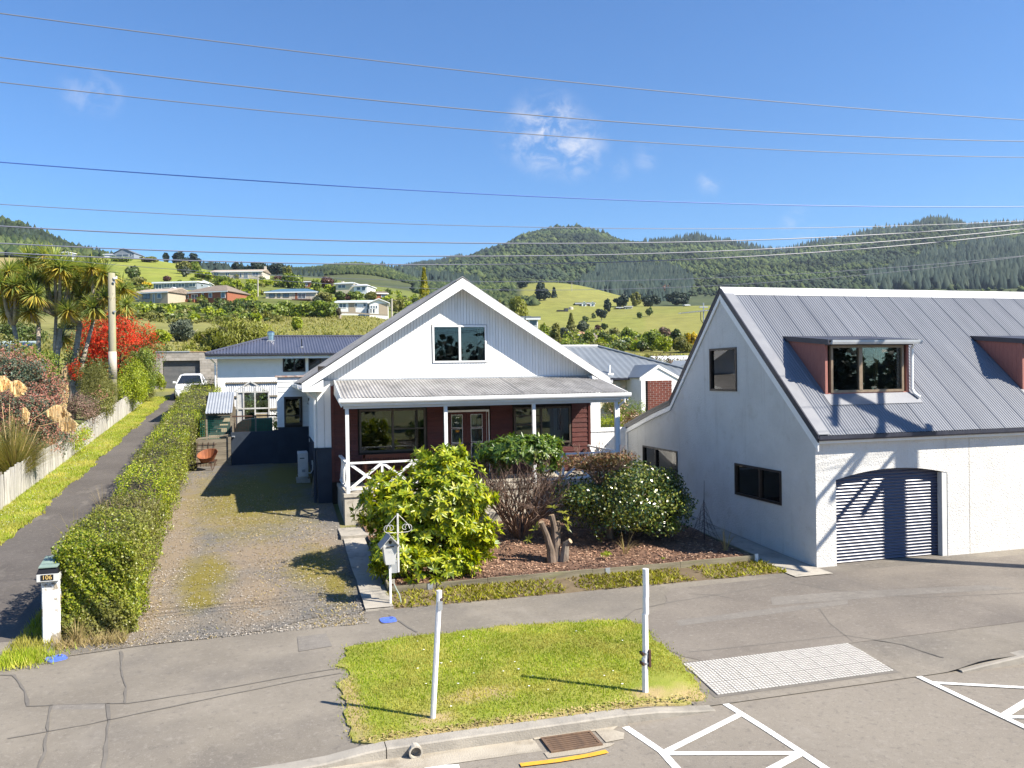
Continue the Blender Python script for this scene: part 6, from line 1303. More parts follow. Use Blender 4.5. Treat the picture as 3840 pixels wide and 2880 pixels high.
# ------------------------------------------------------------------ the long clipped hedge
def hx(y): 
    xl = np.interp(y, [16, 20, 25, 30, 35, 40, 46], [-3.74, -3.74, -3.8, -3.93, -4.05, -4.15, -4.3]); xr = np.interp(y, [16, 18, 22, 26, 32, 38, 46], [-2.38, -2.42, -2.6, -2.7, -2.74, -2.55, -2.35]); return xl, xr
def hh(y): return np.interp(y, [16, 17, 19, 21, 22, 24, 30, 38, 46], [1.62, 1.76, 1.68, 1.42, 1.62, 1.76, 1.78, 1.88, 2.1])
hd = thing('hedge', 'long clipped green hedge between the asphalt lane and the gravel drive', 'hedge', (-3.2, 16.5, 0))
def hedge_surf(n, ya, yb, bias=1.6):
    P, Nn = np.zeros((n, 3)), np.zeros((n, 3))
    for i in range(n):
        y = ya+(yb-ya)*R.random()**bias; xl, xr = hx(y); h = hh(y); g_ = gz(-3.2, y); wd = xr-xl; t = R.random()*(wd+h*2*.95)
        bump = .14*(wob(y*1.3, 1, 1)+wob(y*3.1+t*2.0, 1, 2)); dep = R.random()**1.7*.26
        if t < h*.95: x, z, nx, nz_ = xl-bump+dep+.06, g_+.05+t, -1, .15
        elif t < h*.95+wd: 
            x = xl+(t-h*.95); e = min(x-xl, xr-x)/wd; z = g_+h+bump-dep-.22*max(0, .22-e)/.22; nx, nz_ = (0, 1)
        else: x, z, nx, nz_ = xr+bump-dep-.06, g_+.05+(t-h*.95-wd), 1, .15
        # slight batter and rounded foot
        P[i] = (x, y, z); Nn[i] = (nx, 0, nz_)
    return P, Nn
P1, N1 = hedge_surf(82000, 16.0, 46.3)
n = 9000; P2 = np.zeros((n, 3)); N2 = np.zeros((n, 3)); xl, xr = hx(16.2)
for i in range(n):
    x = R.uniform(xl+.0, xr); z = .03+1.62*R.random(); e = min(x-xl, xr-x)
    P2[i] = (x, 16.12-.10*wob(x*4+z*3, 1, 5)-.16*smooth(0, .35, e)*smooth(0, .25, 1.65-z)+R.random()**2*.15, z); N2[i] = (0, -1, .1)
foliage(hd, np.concatenate([P1, P2]), np.concatenate([N1, N2]), .055, .036, L_['hedge'], 'foliage', .75, stuff=True)
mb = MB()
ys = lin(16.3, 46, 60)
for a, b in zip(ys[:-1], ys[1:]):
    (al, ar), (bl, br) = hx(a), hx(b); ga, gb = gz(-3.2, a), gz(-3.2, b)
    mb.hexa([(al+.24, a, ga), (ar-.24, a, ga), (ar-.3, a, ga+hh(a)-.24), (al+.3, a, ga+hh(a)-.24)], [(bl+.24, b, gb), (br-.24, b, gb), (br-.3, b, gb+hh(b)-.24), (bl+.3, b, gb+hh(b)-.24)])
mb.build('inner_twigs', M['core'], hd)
mb = MB()
for _ in range(70):
    y = R.choice([R.uniform(19.6, 21.8), R.uniform(16.5, 34)]); xl, xr = hx(y); x = R.uniform(xl+.1, xr-.1); z = gz(-3.2, y)+hh(y)-.1; mb.tube([(x, y, z-.3), (x+R.uniform(-.15, .15), y+R.uniform(-.15, .15), z+R.uniform(.05, .2))], .008, 4)
mb.build('bare_twigs', L_['bare'], hd)['kind'] = 'stuff'
# ------------------------------------------------------------------ rhododendrons with whorls of long leaves
def lance(L, Wd):
    return [(0, 0, 0), (L*.35, Wd*.5, .012*L), (L*.7, Wd*.42, 0), (L, 0, -.06*L), (L*.7, -Wd*.42, 0), (L*.35, -Wd*.5, .012*L), (L*.5, 0, -.05*L)], [(0, 1, 6), (1, 2, 6), (2, 3, 6), (3, 4, 6), (4, 5, 6), (5, 0, 6)]
def objleaf(name, cols):
    m_ = leafmat(name, cols, .3, .36, .5, .8, .15); n_ = m_.node_tree; oi = n_.nodes.new('ShaderNodeObjectInfo')
    for l in list(n_.links):
        if l.from_node.type == 'NEW_GEOMETRY': to = l.to_socket; n_.links.remove(l); n_.links.new(oi.outputs['Random'], to)
    return m_
def whorl_shrub(root, whorls, L, Wd, mt, mt_obj, nobj=300, leaves=9):
    lv, lf = lance(1, Wd/L); lv = np.array(lv); allL = []
    for (p, nrm) in whorls:
        nrm = Vector(nrm).normalized(); a = nrm.orthogonal().normalized(); b = nrm.cross(a); a0 = R.uniform(0, 6.28); k_ = leaves+R.randint(-2, 2)
        for k in range(k_):
            t = a0+2*PI*k/k_*(1 if k % 2 else 1.02); el = R.uniform(-.15, .55) if k % 2 else R.uniform(.15, .9); d = ((a*math.cos(t)+b*math.sin(t))*math.cos(el)+nrm*math.sin(el)); d.z -= .12; d.normalize()
            s = nrm.cross(d); s = s.normalized() if s.length > .01 else a; nn = d.cross(s).normalized()
            allL.append((Vector(p), d, s, nn, L*R.uniform(.7, 1.15)))
    # the leaves that show largest: nearest the camera and on its side
    allL.sort(key=lambda q: (q[0]-Vector(CAM)).length-.8*(q[3].dot((Vector(CAM)-q[0]).normalized())))
    me = None
    for q in allL[:nobj]:
        m4 = Matrix((( q[1].x, q[2].x, q[3].x, q[0].x-root.location.x), (q[1].y, q[2].y, q[3].y, q[0].y-root.location.y), (q[1].z, q[2].z, q[3].z, q[0].z-root.location.z), (0, 0, 0, 1))) @ Matrix.Scale(q[4], 4)
        if me is None:
            mb = MB(); mb.add([tuple(v) for v in lv], lf); o = mb.build('leaf', mt_obj, root, local=True, fix=False, smooth=True); me = o.data
        else: o = bpy.data.objects.new('leaf', me); S.collection.objects.link(o); o.parent = root
        o.matrix_basis = m4
    V, Fq = [], []
    B = np.array([[list(q[1]), list(q[2]), list(q[3])] for q in allL[nobj:]]); Pp = np.array([list(q[0]) for q in allL[nobj:]]); S_ = np.array([q[4] for q in allL[nobj:]])
    V = (np.einsum('kj,njc->nkc', lv, B)*S_[:, None, None]+Pp[:, None, :]).reshape(-1, 3)
    Fq = (np.array(lf)[None]+7*np.arange(len(Pp))[:, None, None]).reshape(-1, 3)
    npmesh('foliage', V, Fq, mt, root, smooth=True)['kind'] = 'stuff'
def whorls_on(c, rad, n, nsub, sub, low=-.7):
    P, N_ = blob_points(c, rad, n, nsub, sub, seedlow=low); out = []
    for p, q in zip(P, N_):
        v = Vector(q); v.z += .35; out.append((p, v))
    return out
r1 = thing('rhododendron', 'large bright yellow-green rhododendron behind the white letterbox', 'shrub', (3.6, 18.6, .2))
W_ = whorls_on((3.38, 18.6, 1.4), (1.8, 1.35, 1.52), 1250, 34, .30)+whorls_on((4.3, 18.0, .75), (.8, .7, .7), 130, 8, .4)+whorls_on((2.6, 17.9, .8), (.75, .6, .75), 130, 8, .4)+whorls_on((3.3, 17.45, .5), (1.15, .5, .55), 150, 9, .45)+whorls_on((2.45, 17.6, .6), (.6, .5, .6), 80, 6, .45)+whorls_on((3.7, 18.8, 2.65), (.75, .7, .5), 90, 7, .45)
W_ += whorls_on((3.4, 18.7, 1.4), (1.35, 1.0, 1.25), 320, 14, .5)
W_ = [w_ for w_ in W_ if w_[0][2] > gz(3, w_[0][1])+.12]
whorl_shrub(r1, W_, .175, .054, L_['rhodo'], objleaf('bright_rhododendron_leaf', [(.09, .15, .012), (.20, .27, .014), (.34, .38, .016), (.48, .46, .03)]))
limbs(r1, (3.5, 18.7, .2), [(3.5+1.0*math.cos(k*1.05), 18.7+.8*math.sin(k*1.05), 1.6+.25*(k % 3)) for k in range(6)], .07, M['bark'], 'stems', .25)
r2 = thing('rhododendron', 'bare-stemmed rhododendron with a mushroom cap of green leaves in mid garden bed', 'shrub', (6, 20.3, .4))
W_ = whorls_on((6.12, 20.3, 2.48), (1.38, .95, .66), 720, 26, .34, -.55)
whorl_shrub(r2, W_, .16, .052, L_['rhodo2'], objleaf('green_rhododendron_leaf', [(.04, .085, .018), (.075, .14, .022), (.13, .20, .025), (.20, .25, .04)]), nobj=260, leaves=8)
def twiggy(root, base, spread, h, n, mt, name='twig_crown', fw=.5, rmin=.006):
    mb = MB(); base = Vector(base)
    def grow(p, d, l, r, lev):
        q = p+d*l; mid = p.lerp(q, .5)+Vector((R.uniform(-1, 1), R.uniform(-1, 1), R.uniform(-.3, .3)))*l*.07; mb.tube([p, mid, q], [r, r*.85, r*.7], 4 if lev > 1 else 6, cap=False)
        if lev >= 4 or r < rmin*.6: return
        for k in range(R.choice([2, 2, 3])):
            nd = (d+Vector((R.gauss(0, .42), R.gauss(0, .42), R.gauss(.05, .25)))).normalized(); grow(q, nd, l*R.uniform(.6, .85), max(r*.62, rmin*.7), lev+1)
    for k in range(n):
        a = 2*PI*k/n+R.uniform(-.3, .3); grow(base+Vector((math.cos(a), math.sin(a), 0))*.1, Vector((math.cos(a)*spread, math.sin(a)*spread, 1)).normalized(), h*R.uniform(.3, .38), .028, 0)
    return mb.build(name, mt, root, fix=False)
M['twig'] = mat('grey_pink_twigs', (.20, .13, .095), (.12, .08, .06), 6, .9)
twiggy(r2, (6.05, 20.2, .35), .72, 2.1, 48, M['twig'], 'stems')
# camellia
cm = thing('camellia', 'dark glossy camellia with a browned bare top beside the stucco garage', 'shrub', (8.3, 19.8, .3))
Pc, Nc = blob_points((8.6, 19.4, 1.28), (2.1, 1.5, 1.25), 22000, 22, .36, seedlow=-.75); k_ = Pc[:, 2] > .3
Pd, Nd = blob_points((8.9, 19.3, .75), (1.75, 1.3, .75), 6000, 14, .4, seedlow=-.3); Pc, Nc = np.concatenate([Pc, Pd]), np.concatenate([Nc, Nd]); k_ = (Pc[:, 2] > .32) & ~((np.abs(Pc[:, 0]-8.2) < .5) & (Pc[:, 2] < .75) & (Pc[:, 1] < 19.6)); V, Fq = leaf_quads(Pc[k_], Nc[k_], .085, .05, .7); npmesh('foliage', V, Fq, L_['camellia'], cm)['kind'] = 'stuff'
Pc, Nc = blob_points((8.0, 19.5, 2.32), (1.3, .9, .36), 2200, 12, .4); V, Fq = leaf_quads(Pc, Nc, .08, .05, 1); npmesh('withered_top', V, Fq, L_['browntop'], cm)['kind'] = 'stuff'
limbs(cm, (8.3, 19.7, .25), [(8.3+1.1*math.cos(k*.9), 19.7+.9*math.sin(k*.9), 1.5+.3*(k % 3)) for k in range(7)], .10, M['bark'], 'trunk', .35)
twiggy(cm, (8.0, 19.5, 1.75), .9, 1.0, 16, M['twig'], 'dead_twigs')
# cut stump with two sprouts
M['stumpbark'] = mat('stump_bark', (.20, .15, .115), (.10, .075, .055), 6, .95, .8, 25, stretch=(1, 1, .4), c3=(.4, .36, .3), s3=3, a3=.6, t3=(.55, .7))
st = thing('cut_stump', 'sawn-off multi-stemmed stump sprouting a few leaves in the bark bed', 'stump', (6.25, 18.1, .2))
for pts, r in (([(6.12, 18.0, .1), (6.1, 18.02, .5), (6.0, 18.0, .85), (5.86, 17.95, 1.16)], [.12, .095, .07, .06]), ([(6.22, 18.05, .1), (6.24, 18.05, .6), (6.22, 18.08, 1.0), (6.16, 18.1, 1.28)], [.105, .09, .075, .066]), ([(6.38, 17.95, .1), (6.42, 17.95, .45), (6.44, 17.93, .62), (6.52, 17.85, .70)], [.12, .1, .085, .065]), ([(6.3, 18.1, .5), (6.34, 18.12, 1.0), (6.32, 18.12, 1.12)], [.06, .05, .045])):
    MB().tube(pts, r, 9).build('stem', M['stumpbark'], st, smooth=False); e = Vector(pts[-1]); d = (e-Vector(pts[-2])).normalized(); MB().tube([e, e+d*.008], r[-1]*.97, 9).build('sawn_end', mat('sawn_wood', (.42, .31, .2), (.34, .24, .15), 20, .8), st)
spr = [((6.45, 18.05, 1.32), (.1, -.2, 1)), ((6.5, 18.0, 1.15), (.6, -.3, .6)), ((6.2, 18.1, 1.45), (0, 0, 1)), ((5.75, 18.0, 1.0), (-.5, -.2, .8)), ((5.6, 18.1, .75), (-.5, -.3, .6)), ((6.48, 17.9, 1.0), (.6, -.5, .2))]
lv, lf = lance(1, .28)
me = None
for p, nrm in spr:
    nrm = Vector(nrm).normalized(); a = nrm.orthogonal().normalized(); b = nrm.cross(a)
    for k in range(8):
        t = k*.785+R.uniform(-.2, .2); d = ((a*math.cos(t)+b*math.sin(t))+nrm*R.uniform(-.1, .6)).normalized(); s_ = nrm.cross(d).normalized(); nn = d.cross(s_)
        m4 = Matrix(((d.x, s_.x, nn.x, p[0]-6.25), (d.y, s_.y, nn.y, p[1]-18.1), (d.z, s_.z, nn.z, p[2]-.2), (0, 0, 0, 1))) @ Matrix.Scale(R.uniform(.12, .2), 4)
        if me is None: o = MB().add(lv, lf).build('leaf', objleaf('stump_leaf', [(.14, .18, .02), (.26, .27, .03), (.36, .33, .06)]), st, local=True, fix=False); me = o.data
        else: o = bpy.data.objects.new('leaf', me); S.collection.objects.link(o); o.parent = st
        o.matrix_basis = m4
ds = thing('dead_sapling', 'tiny leafless dark conifer-shaped sapling standing by the side path', 'sapling', (10.6, 19.0, .2))
mb = MB(); mb.tube([(10.6, 19, .1), (10.6, 19, 1.0), (10.62, 19, 1.75)], [.016, .012, .004], 5)
for k in range(34):
    a = k*2.4; z = .5+.8*k/34; l = .5*(1-k/40); mb.tube([(10.6, 19, z), (10.6+l*.55*math.cos(a), 19+l*.55*math.sin(a), z-.12), (10.6+l*math.cos(a), 19+l*math.sin(a), z-.42)], .004, 3, cap=False)
mb.build('twigs', mat('dark_twigs', (.07, .045, .04), None), ds)
def tuft(name, label, cat, c, n, h, spread, mt, wd=.02, part='blades', group=None):
    t = thing(name, label, cat, c, group); V, Fq = [], []
    for _ in range(n):
        a = R.uniform(0, 2*PI); s_ = spread*R.random()**.7; l = h*R.uniform(.6, 1.1); w_ = wd*R.uniform(.6, 1.2); dx, dy = math.cos(a), math.sin(a); px, py = -dy*w_/2, dx*w_/2; bx, by = c[0]+dx*.08*R.random(), c[1]+dy*.08*R.random(); i = len(V); K = 4
        for j in range(K+1):
            q = j/K; r = s_*q**1.5; z = c[2]+l*(q*1.15-.55*q*q*(s_/max(h, .01))); f_ = 1-q*.9; V += [(bx+dx*r-px*f_, by+dy*r-py*f_, z), (bx+dx*r+px*f_, by+dy*r+py*f_, z)]
        for j in range(K): Fq.append((i+2*j, i+2*j+1, i+2*j+3, i+2*j+2))
    npmesh(part, V, Fq, mt, t); return t
def low_plant(name, label, c, rad, n, L, mt, cat='plant', group=None):
    t = thing(name, label, cat, c, group); P, N_ = blob_points((c[0], c[1], c[2]+rad[2]*.6), rad, n, 6, .5, seedlow=-.2); foliage(t, P, N_, L, L*.5, mt, 'leaves'); return t
low_plant('weed', 'small yellow-green weed at the camellia foot, right of the stump', (7.4, 17.8, .25), (.2, .2, .12), 90, .07, L_['lime'])
low_plant('weed', 'leafy green sprout at the right edge of the camellia', (9.6, 18.8, .35), (.28, .25, .35), 260, .07, L_['lime'])
low_plant('weed', 'wispy weed growing against the veranda plinth left of the rhododendron', (2.35, 22.4, .55), (.38, .3, .3), 320, .06, L_['olive'])
low_plant('weed', 'tiny yellow weed alone in the bark near the timber edge', (8.6, 17.35, .22), (.07, .07, .04), 24, .05, L_['lime'])
tuft('dry_tuft', 'dry broken stalks beside the camellia trunk', 'dry plant', (8.0, 18.1, .25), 22, .5, .5, M['dryblade'], .025)
tuft('dry_tuft', 'dry spiky tuft at the right end of the bark bed', 'dry plant', (10.45, 17.7, .22), 24, .55, .35, M['dryblade'], .025)
tuft('grass_tuft', 'straw-coloured grass tuft at the hedge foot beside the numbered pillar', 'grass', (-3.3, 15.75, 0), 90, .45, .4, M['dryblade'], .014)
tuft('lane_grass', 'seeding wild grass stalks leaning from the hedge over the lane', 'grass', (-4.4, 21.2, .4), 40, 1.1, .7, M['dryblade'], .012)
tuft('lane_grass', 'thin dry grass stalks on the lane edge farther up the hedge', 'grass', (-4.6, 25.4, .75), 26, .9, .6, M['dryblade'], .012)
# ------------------------------------------------------------------ the garden left of the paling fence
tt = tuft('toetoe_grass', 'big arching tussock with drooping straw plumes at the left frame edge', 'tussock grass', (-7.95, 29.8, 1.1), 2600, 2.1, 1.7, L_['toetoe'], .022)
def plume(px, py, Y, l, ang):
    e = onY(px, py, Y); V, Fq = [], []
    s0 = Vector((-8.0, 29.6, 1.2)); e = Vector(e); m_ = s0.lerp(e, .6)+Vector((0, 0, .7)); MB().tube([s0, m_, e], .007, 5).build('stalk', L_['straw'], tt)
    for _ in range(320):
        q = R.random(); c = e+Vector((l*q*math.cos(ang), R.uniform(-.05, .05), l*.35*math.sin(PI*q)-.1*q)); i = len(V); hl = R.uniform(.12, .55)*math.sin(PI*(q*.8+.15)); w_ = R.uniform(.004, .009)
        V += [(c.x-w_, c.y, c.z), (c.x+w_, c.y, c.z), (c.x+w_+R.uniform(-.03, .08)*math.cos(ang), c.y+R.uniform(-.05, .05), c.z-hl), (c.x-w_+R.uniform(-.02, .06)*math.cos(ang), c.y, c.z-hl)]; Fq.append((i, i+1, i+2, i+3))
    npmesh('plume', V, Fq, L_['straw'], tt)
for a in ((35, 1440, 29.3, .45, 0), (-15, 1420, 29.5, .4, 0), (175, 1540, 29.6, .65, 0), (222, 1580, 29.5, .55, -.4), (82, 1535, 29.4, .3, -.9)): plume(*a)
def bush(name, label, c, rad, n, L, mt, nsub=14, sub=.42, cat='shrub', flowers=None, group=None, trunk=None, part='foliage', jit=.8, Wd=None, hang=0):
    t = thing(name, label, cat, (c[0], c[1], c[2]-rad[2]), group); P, N_ = blob_points(c, rad, n, nsub, sub); foliage(t, P, N_, L, Wd or L*.6, mt, part, jit, hang)
    if flowers:
        fm, fn, fl, top = flowers; P, N_ = blob_points(c, [r*1.03 for r in rad], fn*3, nsub*2, .34)
        k = (P[:, 2] > c[2]+rad[2]*top); P, N_ = P[k][:fn], N_[k][:fn]
        # flowers in heads: copy each point into a small cluster
        P = np.repeat(P, 5, 0)+NR.normal(size=(len(P)*5, 3))*fl*.55; N_ = np.repeat(N_, 5, 0); foliage(t, P, N_, fl, fl*.7, fm, 'flowers', stuff=True)
    if trunk: limbs(t, (c[0], c[1], trunk), [(c[0]+rad[0]*.55*math.cos(k*1.26), c[1]+rad[1]*.55*math.sin(k*1.26), c[2]+rad[2]*.2) for k in range(5)], .06+.03*rad[0], M['bark'], 'trunk')
    return t
def pk(x, y, Y): return tuple(float(q) for q in onY(x, y, Y))
fl_ = (L_['rustflower'], 900, .06, -.5)
bush('rust_shrub', 'rust-red flowered shrub at the left edge behind the tussock plumes', pk(75, 1560, 33), (1.5, 1.3, 1.35), 6500, .09, L_['photinia'], 20, flowers=(L_['rustflower'], 1500, .06, -.8))
bush('rust_shrub', 'tall rust-red shrub growing below the cabbage trees at far left', pk(40, 1420, 37), (1.9, 1.4, 1.5), 6500, .10, L_['photinia'], 20, flowers=(L_['rustflower'], 1700, .065, -.8))
bush('rust_shrub', 'rust-red shrub at the foot of the pale cabbage tree trunks', pk(165, 1500, 37.5), (1.1, 1.1, 1.35), 4500, .09, L_['photinia'], 16, flowers=(L_['rustflower'], 1000, .06, -.7))
bush('rust_shrub', 'lower rust-red shrub leaning over the fence beside the drooping plumes', pk(165, 1640, 34), (1.05, 2.0, 1.15), 6200, .08, L_['photinia'], 20, flowers=(L_['rustflower'], 1500, .055, -.7))
bush('pink_brown_shrub', 'pinkish brown leafy shrub behind the fence at the cabbage tree foot', pk(315, 1535, 39), (.8, 1.8, 1.0), 4000, .075, L_['pinkbrown'], 16)
bush('weedy_shrub', 'tangle of yellow-green weeds with red dots along the fence middle', pk(290, 1640, 36.5), (.7, 2.0, .7), 2400, .07, L_['lime'], 14, flowers=(L_['redflower'], 30, .04, -.2))
bush('weedy_shrub', 'yellowing leafy shrub at the foot of the old wooden pole', pk(385, 1510, 43), (.7, 1.6, .9), 2400, .08, L_['olive'], 12, flowers=(L_['rustflower'], 60, .05, .0))
tuft('flax_plant', 'arching flax blades rising above the fence near the wooden pole', 'flax', (-7.9, 42.0, 2.3), 60, 1.6, 1.1, L_['flax'], .07)
bush('grassy_mound', 'dry tangled grass leaning over the fence below the flax', (-7.9, 38.6, 1.95), (.35, 2.2, .7), 2200, .16, L_['toetoe'], 10, cat='grass', Wd=.015, hang=.6)
bush('broom_shrub', 'rounded grey-olive twiggy shrub left of the old wooden pole', pk(375, 1435, 45), (1.15, 1.2, 1.2), 9000, .15, L_['olive'], 12, .5, Wd=.02)
bush('fence_shrub', 'bright green leafy shrub right of the old wooden pole', pk(490, 1440, 50), (1.0, 2.4, 1.75), 7500, .10, L_['lime'], 16)
bush('fence_shrub', 'tall green shrub beyond the pole below the scarlet tree', pk(530, 1390, 54), (1.2, 1.8, 1.85), 6500, .11, L_['mid'], 18)
bush('lane_shrub', 'small rounded dark shrub where the paling fence ends at the lane', pk(558, 1480, 55.3), (.62, .6, .75), 1500, .07, L_['olive'], 10)
bush('lane_shrub', 'lime shrub beside the block garage door', pk(600, 1425, 58), (.5, .8, .85), 1500, .10, L_['lime'], 10)
bush('garden_shrub', 'leafy green shrub in front of the pale shed beside the cabbage trunks', pk(120, 1385, 44), (1.6, 1.2, 1.5), 4200, .13, L_['mid'], 14)
bush('garden_shrub', 'olive shrub at the left edge behind the tall rust-red shrub', pk(20, 1345, 43), (1.3, 1.0, 1.2), 2600, .13, L_['olive'], 12)
bush('dark_shrub', 'dark shrubbery under the scarlet tree behind the cabbage trunks', pk(310, 1400, 48.5), (1.4, 1.4, 1.7), 3600, .12, L_['darkgreen'], 12)
# scarlet-flowered tree
bush('scarlet_tree', 'broad tree covered in scarlet flowers behind the old wooden pole', pk(440, 1312, 56), (2.9, 2.3, 2.6), 9500, .11, L_['darkgreen'], 26, .34, cat='tree', flowers=(L_['redflower'], 5200, .085, -.8), trunk=3.3)
bush('scarlet_tree', 'small scarlet bottlebrush bush between the pole and cabbage tree trunks', pk(288, 1395, 45.5), (.45, .5, .65), 700, .08, L_['darkgreen'], 8, cat='shrub', flowers=(L_['redflower'], 130, .07, -.6))
# cabbage trees
ct = thing('cabbage_tree', 'many-headed cabbage tree with pale trunks behind the rust-red shrubs', 'tree', (-10.6, 48.5, 2.7))
CY = 48.5
def cp_(zx, zy, Y=48.5): return Vector(onY(zx*.22604, 780+zy*.22604, Y))
heads = [(480, 840), (740, 790), (900, 900), (150, 1060), (380, 1090), (740, 1140), (1000, 1010), (1190, 1180), (1330, 1050), (1190, 960), (1450, 1230), (1640, 1140), (1730, 1080), (1520, 1000), (1750, 1480), (2020, 1340), (2090, 1610), (60, 1420), (590, 1440), (840, 1560), (330, 1500), (250, 1290), (1000, 1420), (1330, 1480), (560, 1180), (130, 1700), (500, 1720), (1130, 1700), (1560, 1660), (1040, 2130), (420, 1300), (1880, 1250), (20, 1250)]
def strap_mesh(n_, lo_, hi_):
    V, Fq = [], []
    for k in range(n_):
        a = R.uniform(0, 2*PI); el = math.asin(R.uniform(lo_, hi_)); l = .98*R.uniform(.75, 1.1)*(1 if el > -.2 else .85); w_ = .056*R.uniform(.8, 1.2); d = Vector((math.cos(a)*math.cos(el), math.sin(a)*math.cos(el), math.sin(el))); s_ = d.cross(Vector((0, 0, 1))).normalized()*w_/2; i = len(V)
        for j in range(4):
            q = (.0, .4, .75, 1)[j]; p = d*(l*q)+Vector((0, 0, -.34*l*q*q*(1-abs(math.sin(el))*.6))); f_ = (.6, 1, .75, .05)[j]; V += [tuple(p-s_*f_), tuple(p+s_*f_)]
        for j in range(3): Fq.append((i+2*j, i+2*j+1, i+2*j+3, i+2*j+2))
    return V, Fq
V, Fq = strap_mesh(150, -.15, 1); VB, FB = strap_mesh(75, -.85, -.1); h0 = None
trunks = [(cp_(905, 3010, 48.5), cp_(1000, 2000), .19), (cp_(1172, 3010, 48), cp_(1330, 1900), .21), (cp_(560, 2500, 49), cp_(230, 1950), .17), (cp_(700, 2500, 49), cp_(640, 1900), .16), (cp_(930, 3010, 48.6), cp_(930, 1800), .13), (cp_(1190, 2600, 48), cp_(1560, 1830), .14)]
tops = []
mb = MB()
for b, t, r in trunks:
    b = Vector((b.x, b.y, gz(b.x, b.y)-.1)); m_ = b.lerp(t, .55)+Vector((-.1, 0, .1)); mb.tube([b, b.lerp(m_, .5), m_, t], [r, r*.85, r*.75, r*.6], 10); tops.append((m_, t, r))
hp = []
for (zx, zy) in heads:
    Y = CY+R.uniform(-1.5, 1.5); p = cp_(zx, zy, Y); hp.append(p)
    m_, t, r = min(tops, key=lambda q: (q[1]-p).length); s_ = t if p.z > t.z-.3 else m_.lerp(t, .5); mid = s_.lerp(p, .5)+Vector(((p.x-s_.x)*.12, 0, -.25)); mb.tube([s_, mid, p], [r*.5, .09, .065], 7)
mb.build('trunk', M['palebark'], ct, smooth=True)
for k, p in enumerate(hp):
    rot = (R.uniform(-.35, .35), R.uniform(-.35, .35), R.uniform(0, 6.28)); sc = R.uniform(.9, 1.22)
    if h0 is None: h0 = npmesh('leaf_head', V, Fq, L_['cab']); h0.parent = ct; o = h0; L = ct.location; o.location = p-L; o.rotation_euler = rot; o.scale = (sc,)*3; hb0 = npmesh('old_leaves', VB, FB, L_['cabold']); hb0.parent = h0
    else: o = inst('leaf_head', h0.data, ct, p, rot, sc); ob = bpy.data.objects.new('old_leaves', hb0.data); S.collection.objects.link(ob); ob.parent = o
mb = MB()
for _ in range(60): x = R.uniform(-.12, .12); mb.tube([(-10.4+x, 48.2, 5.6), (-10.3+x*2.2, 48.1, 4.4), (-10.25+x*3, 48, 3.0+R.random())], .012, 3, cap=False)
mb.build('dead_leaf_skirt', L_['straw'], ct)['kind'] = 'stuff'
ns = thing('neighbour_shed', 'pale shed with a greenish roof half hidden behind the rust-red shrubs', 'shed', (-14, 50, 3))
MB().box(-18, -13.1, 50, 53, 2, 6.0).build('wall', M['white'], ns); mb = MB(); mb.hexa([(-18.3, 49.6, 6.2), (-12.9, 49.6, 6.2), (-12.9, 49.6, 6.28), (-18.3, 49.6, 6.28)], [(-18.3, 53.4, 6.9), (-12.9, 53.4, 6.9), (-12.9, 53.4, 6.98), (-18.3, 53.4, 6.98)]); mb.build('roof', mat('green_grey_roof', (.30, .38, .36), (.36, .42, .4), 2, .5), ns)
MB().box(-13.7, -13.2, 49.97, 50.0, 3.2, 5.2).build('door', M['farpane'], ns)
# behind the veranda's right end
bush('lime_hedge', 'clipped lime-green hedge seen through the veranda right end', (15.0, 36.5, 2.0), (2.6, .7, .75), 6500, .07, L_['lime'], 26, .35, cat='hedge')
bush('back_hedge', 'dark green hedge beside the red brick wall stub', (17.0, 38.5, 2.75), (1.7, .8, .95), 3500, .08, L_['mid'], 14, .4, cat='hedge')
bush('pale_rhododendron', 'sparse rhododendron with cream-pink blossoms before the white gable', (16.1, 37.5, 3.15), (.95, .8, .95), 1100, .13, L_['olive'], 12, .4, flowers=(L_['cream'], 60, .09, -.6), trunk=1.7, Wd=.04)
bush('pale_rhododendron', 'blossoming rhododendron tip showing above the veranda gutter end', (14.0, 36.5, 3.55), (.7, .6, .6), 700, .13, L_['olive'], 10, .4, flowers=(L_['cream'], 30, .09, -.4), trunk=1.6, Wd=.04)
bush('garden_shrub', 'dark glossy shrub behind the right-hand veranda post', (13.4, 36.8, 2.95), (1.3, .7, .75), 1900, .10, L_['rhodo2'], 12, .4)
bush('garden_shrub', 'brownish low shrub with cream blossoms left of the brick stub', (16.3, 35.6, 2.35), (1.1, .6, .55), 1300, .09, L_['browntop'], 10, .4, flowers=(L_['cream'], 40, .07, -.3))
bush('seed_head_shrub', 'row of brown flax seed heads behind the white gable roof', (27.0, 53, 4.7), (3.4, 1, 1.4), 1600, .3, L_['flax'], 16, .4, cat='flax', Wd=.06, flowers=(L_['pinkbrown'], 220, .13, .35))
bush('corner_shrub', 'leafy green sprig poking up beside the garage rear roof', (23.5, 41.5, 4.7), (.4, .4, .4), 260, .14, L_['rhodo2'], 6)
low_plant('greenhouse_plant', 'leafy dark plant inside the greenhouse, behind its left-hand panes', (-.95, 39.2, 2.5), (.45, .4, .9), 420, .16, L_['darkgreen'])
low_plant('greenhouse_plant', 'mid green plant filling the right side of the greenhouse', (-.4, 39.3, 2.7), (.3, .4, .9), 320, .16, L_['mid'])
low_plant('yard_shrub', 'green leafy shrub squeezed between greenhouse and house annex', (.15, 36.5, 2.2), (.45, .5, .6), 500, .1, L_['lime'], 'shrub')
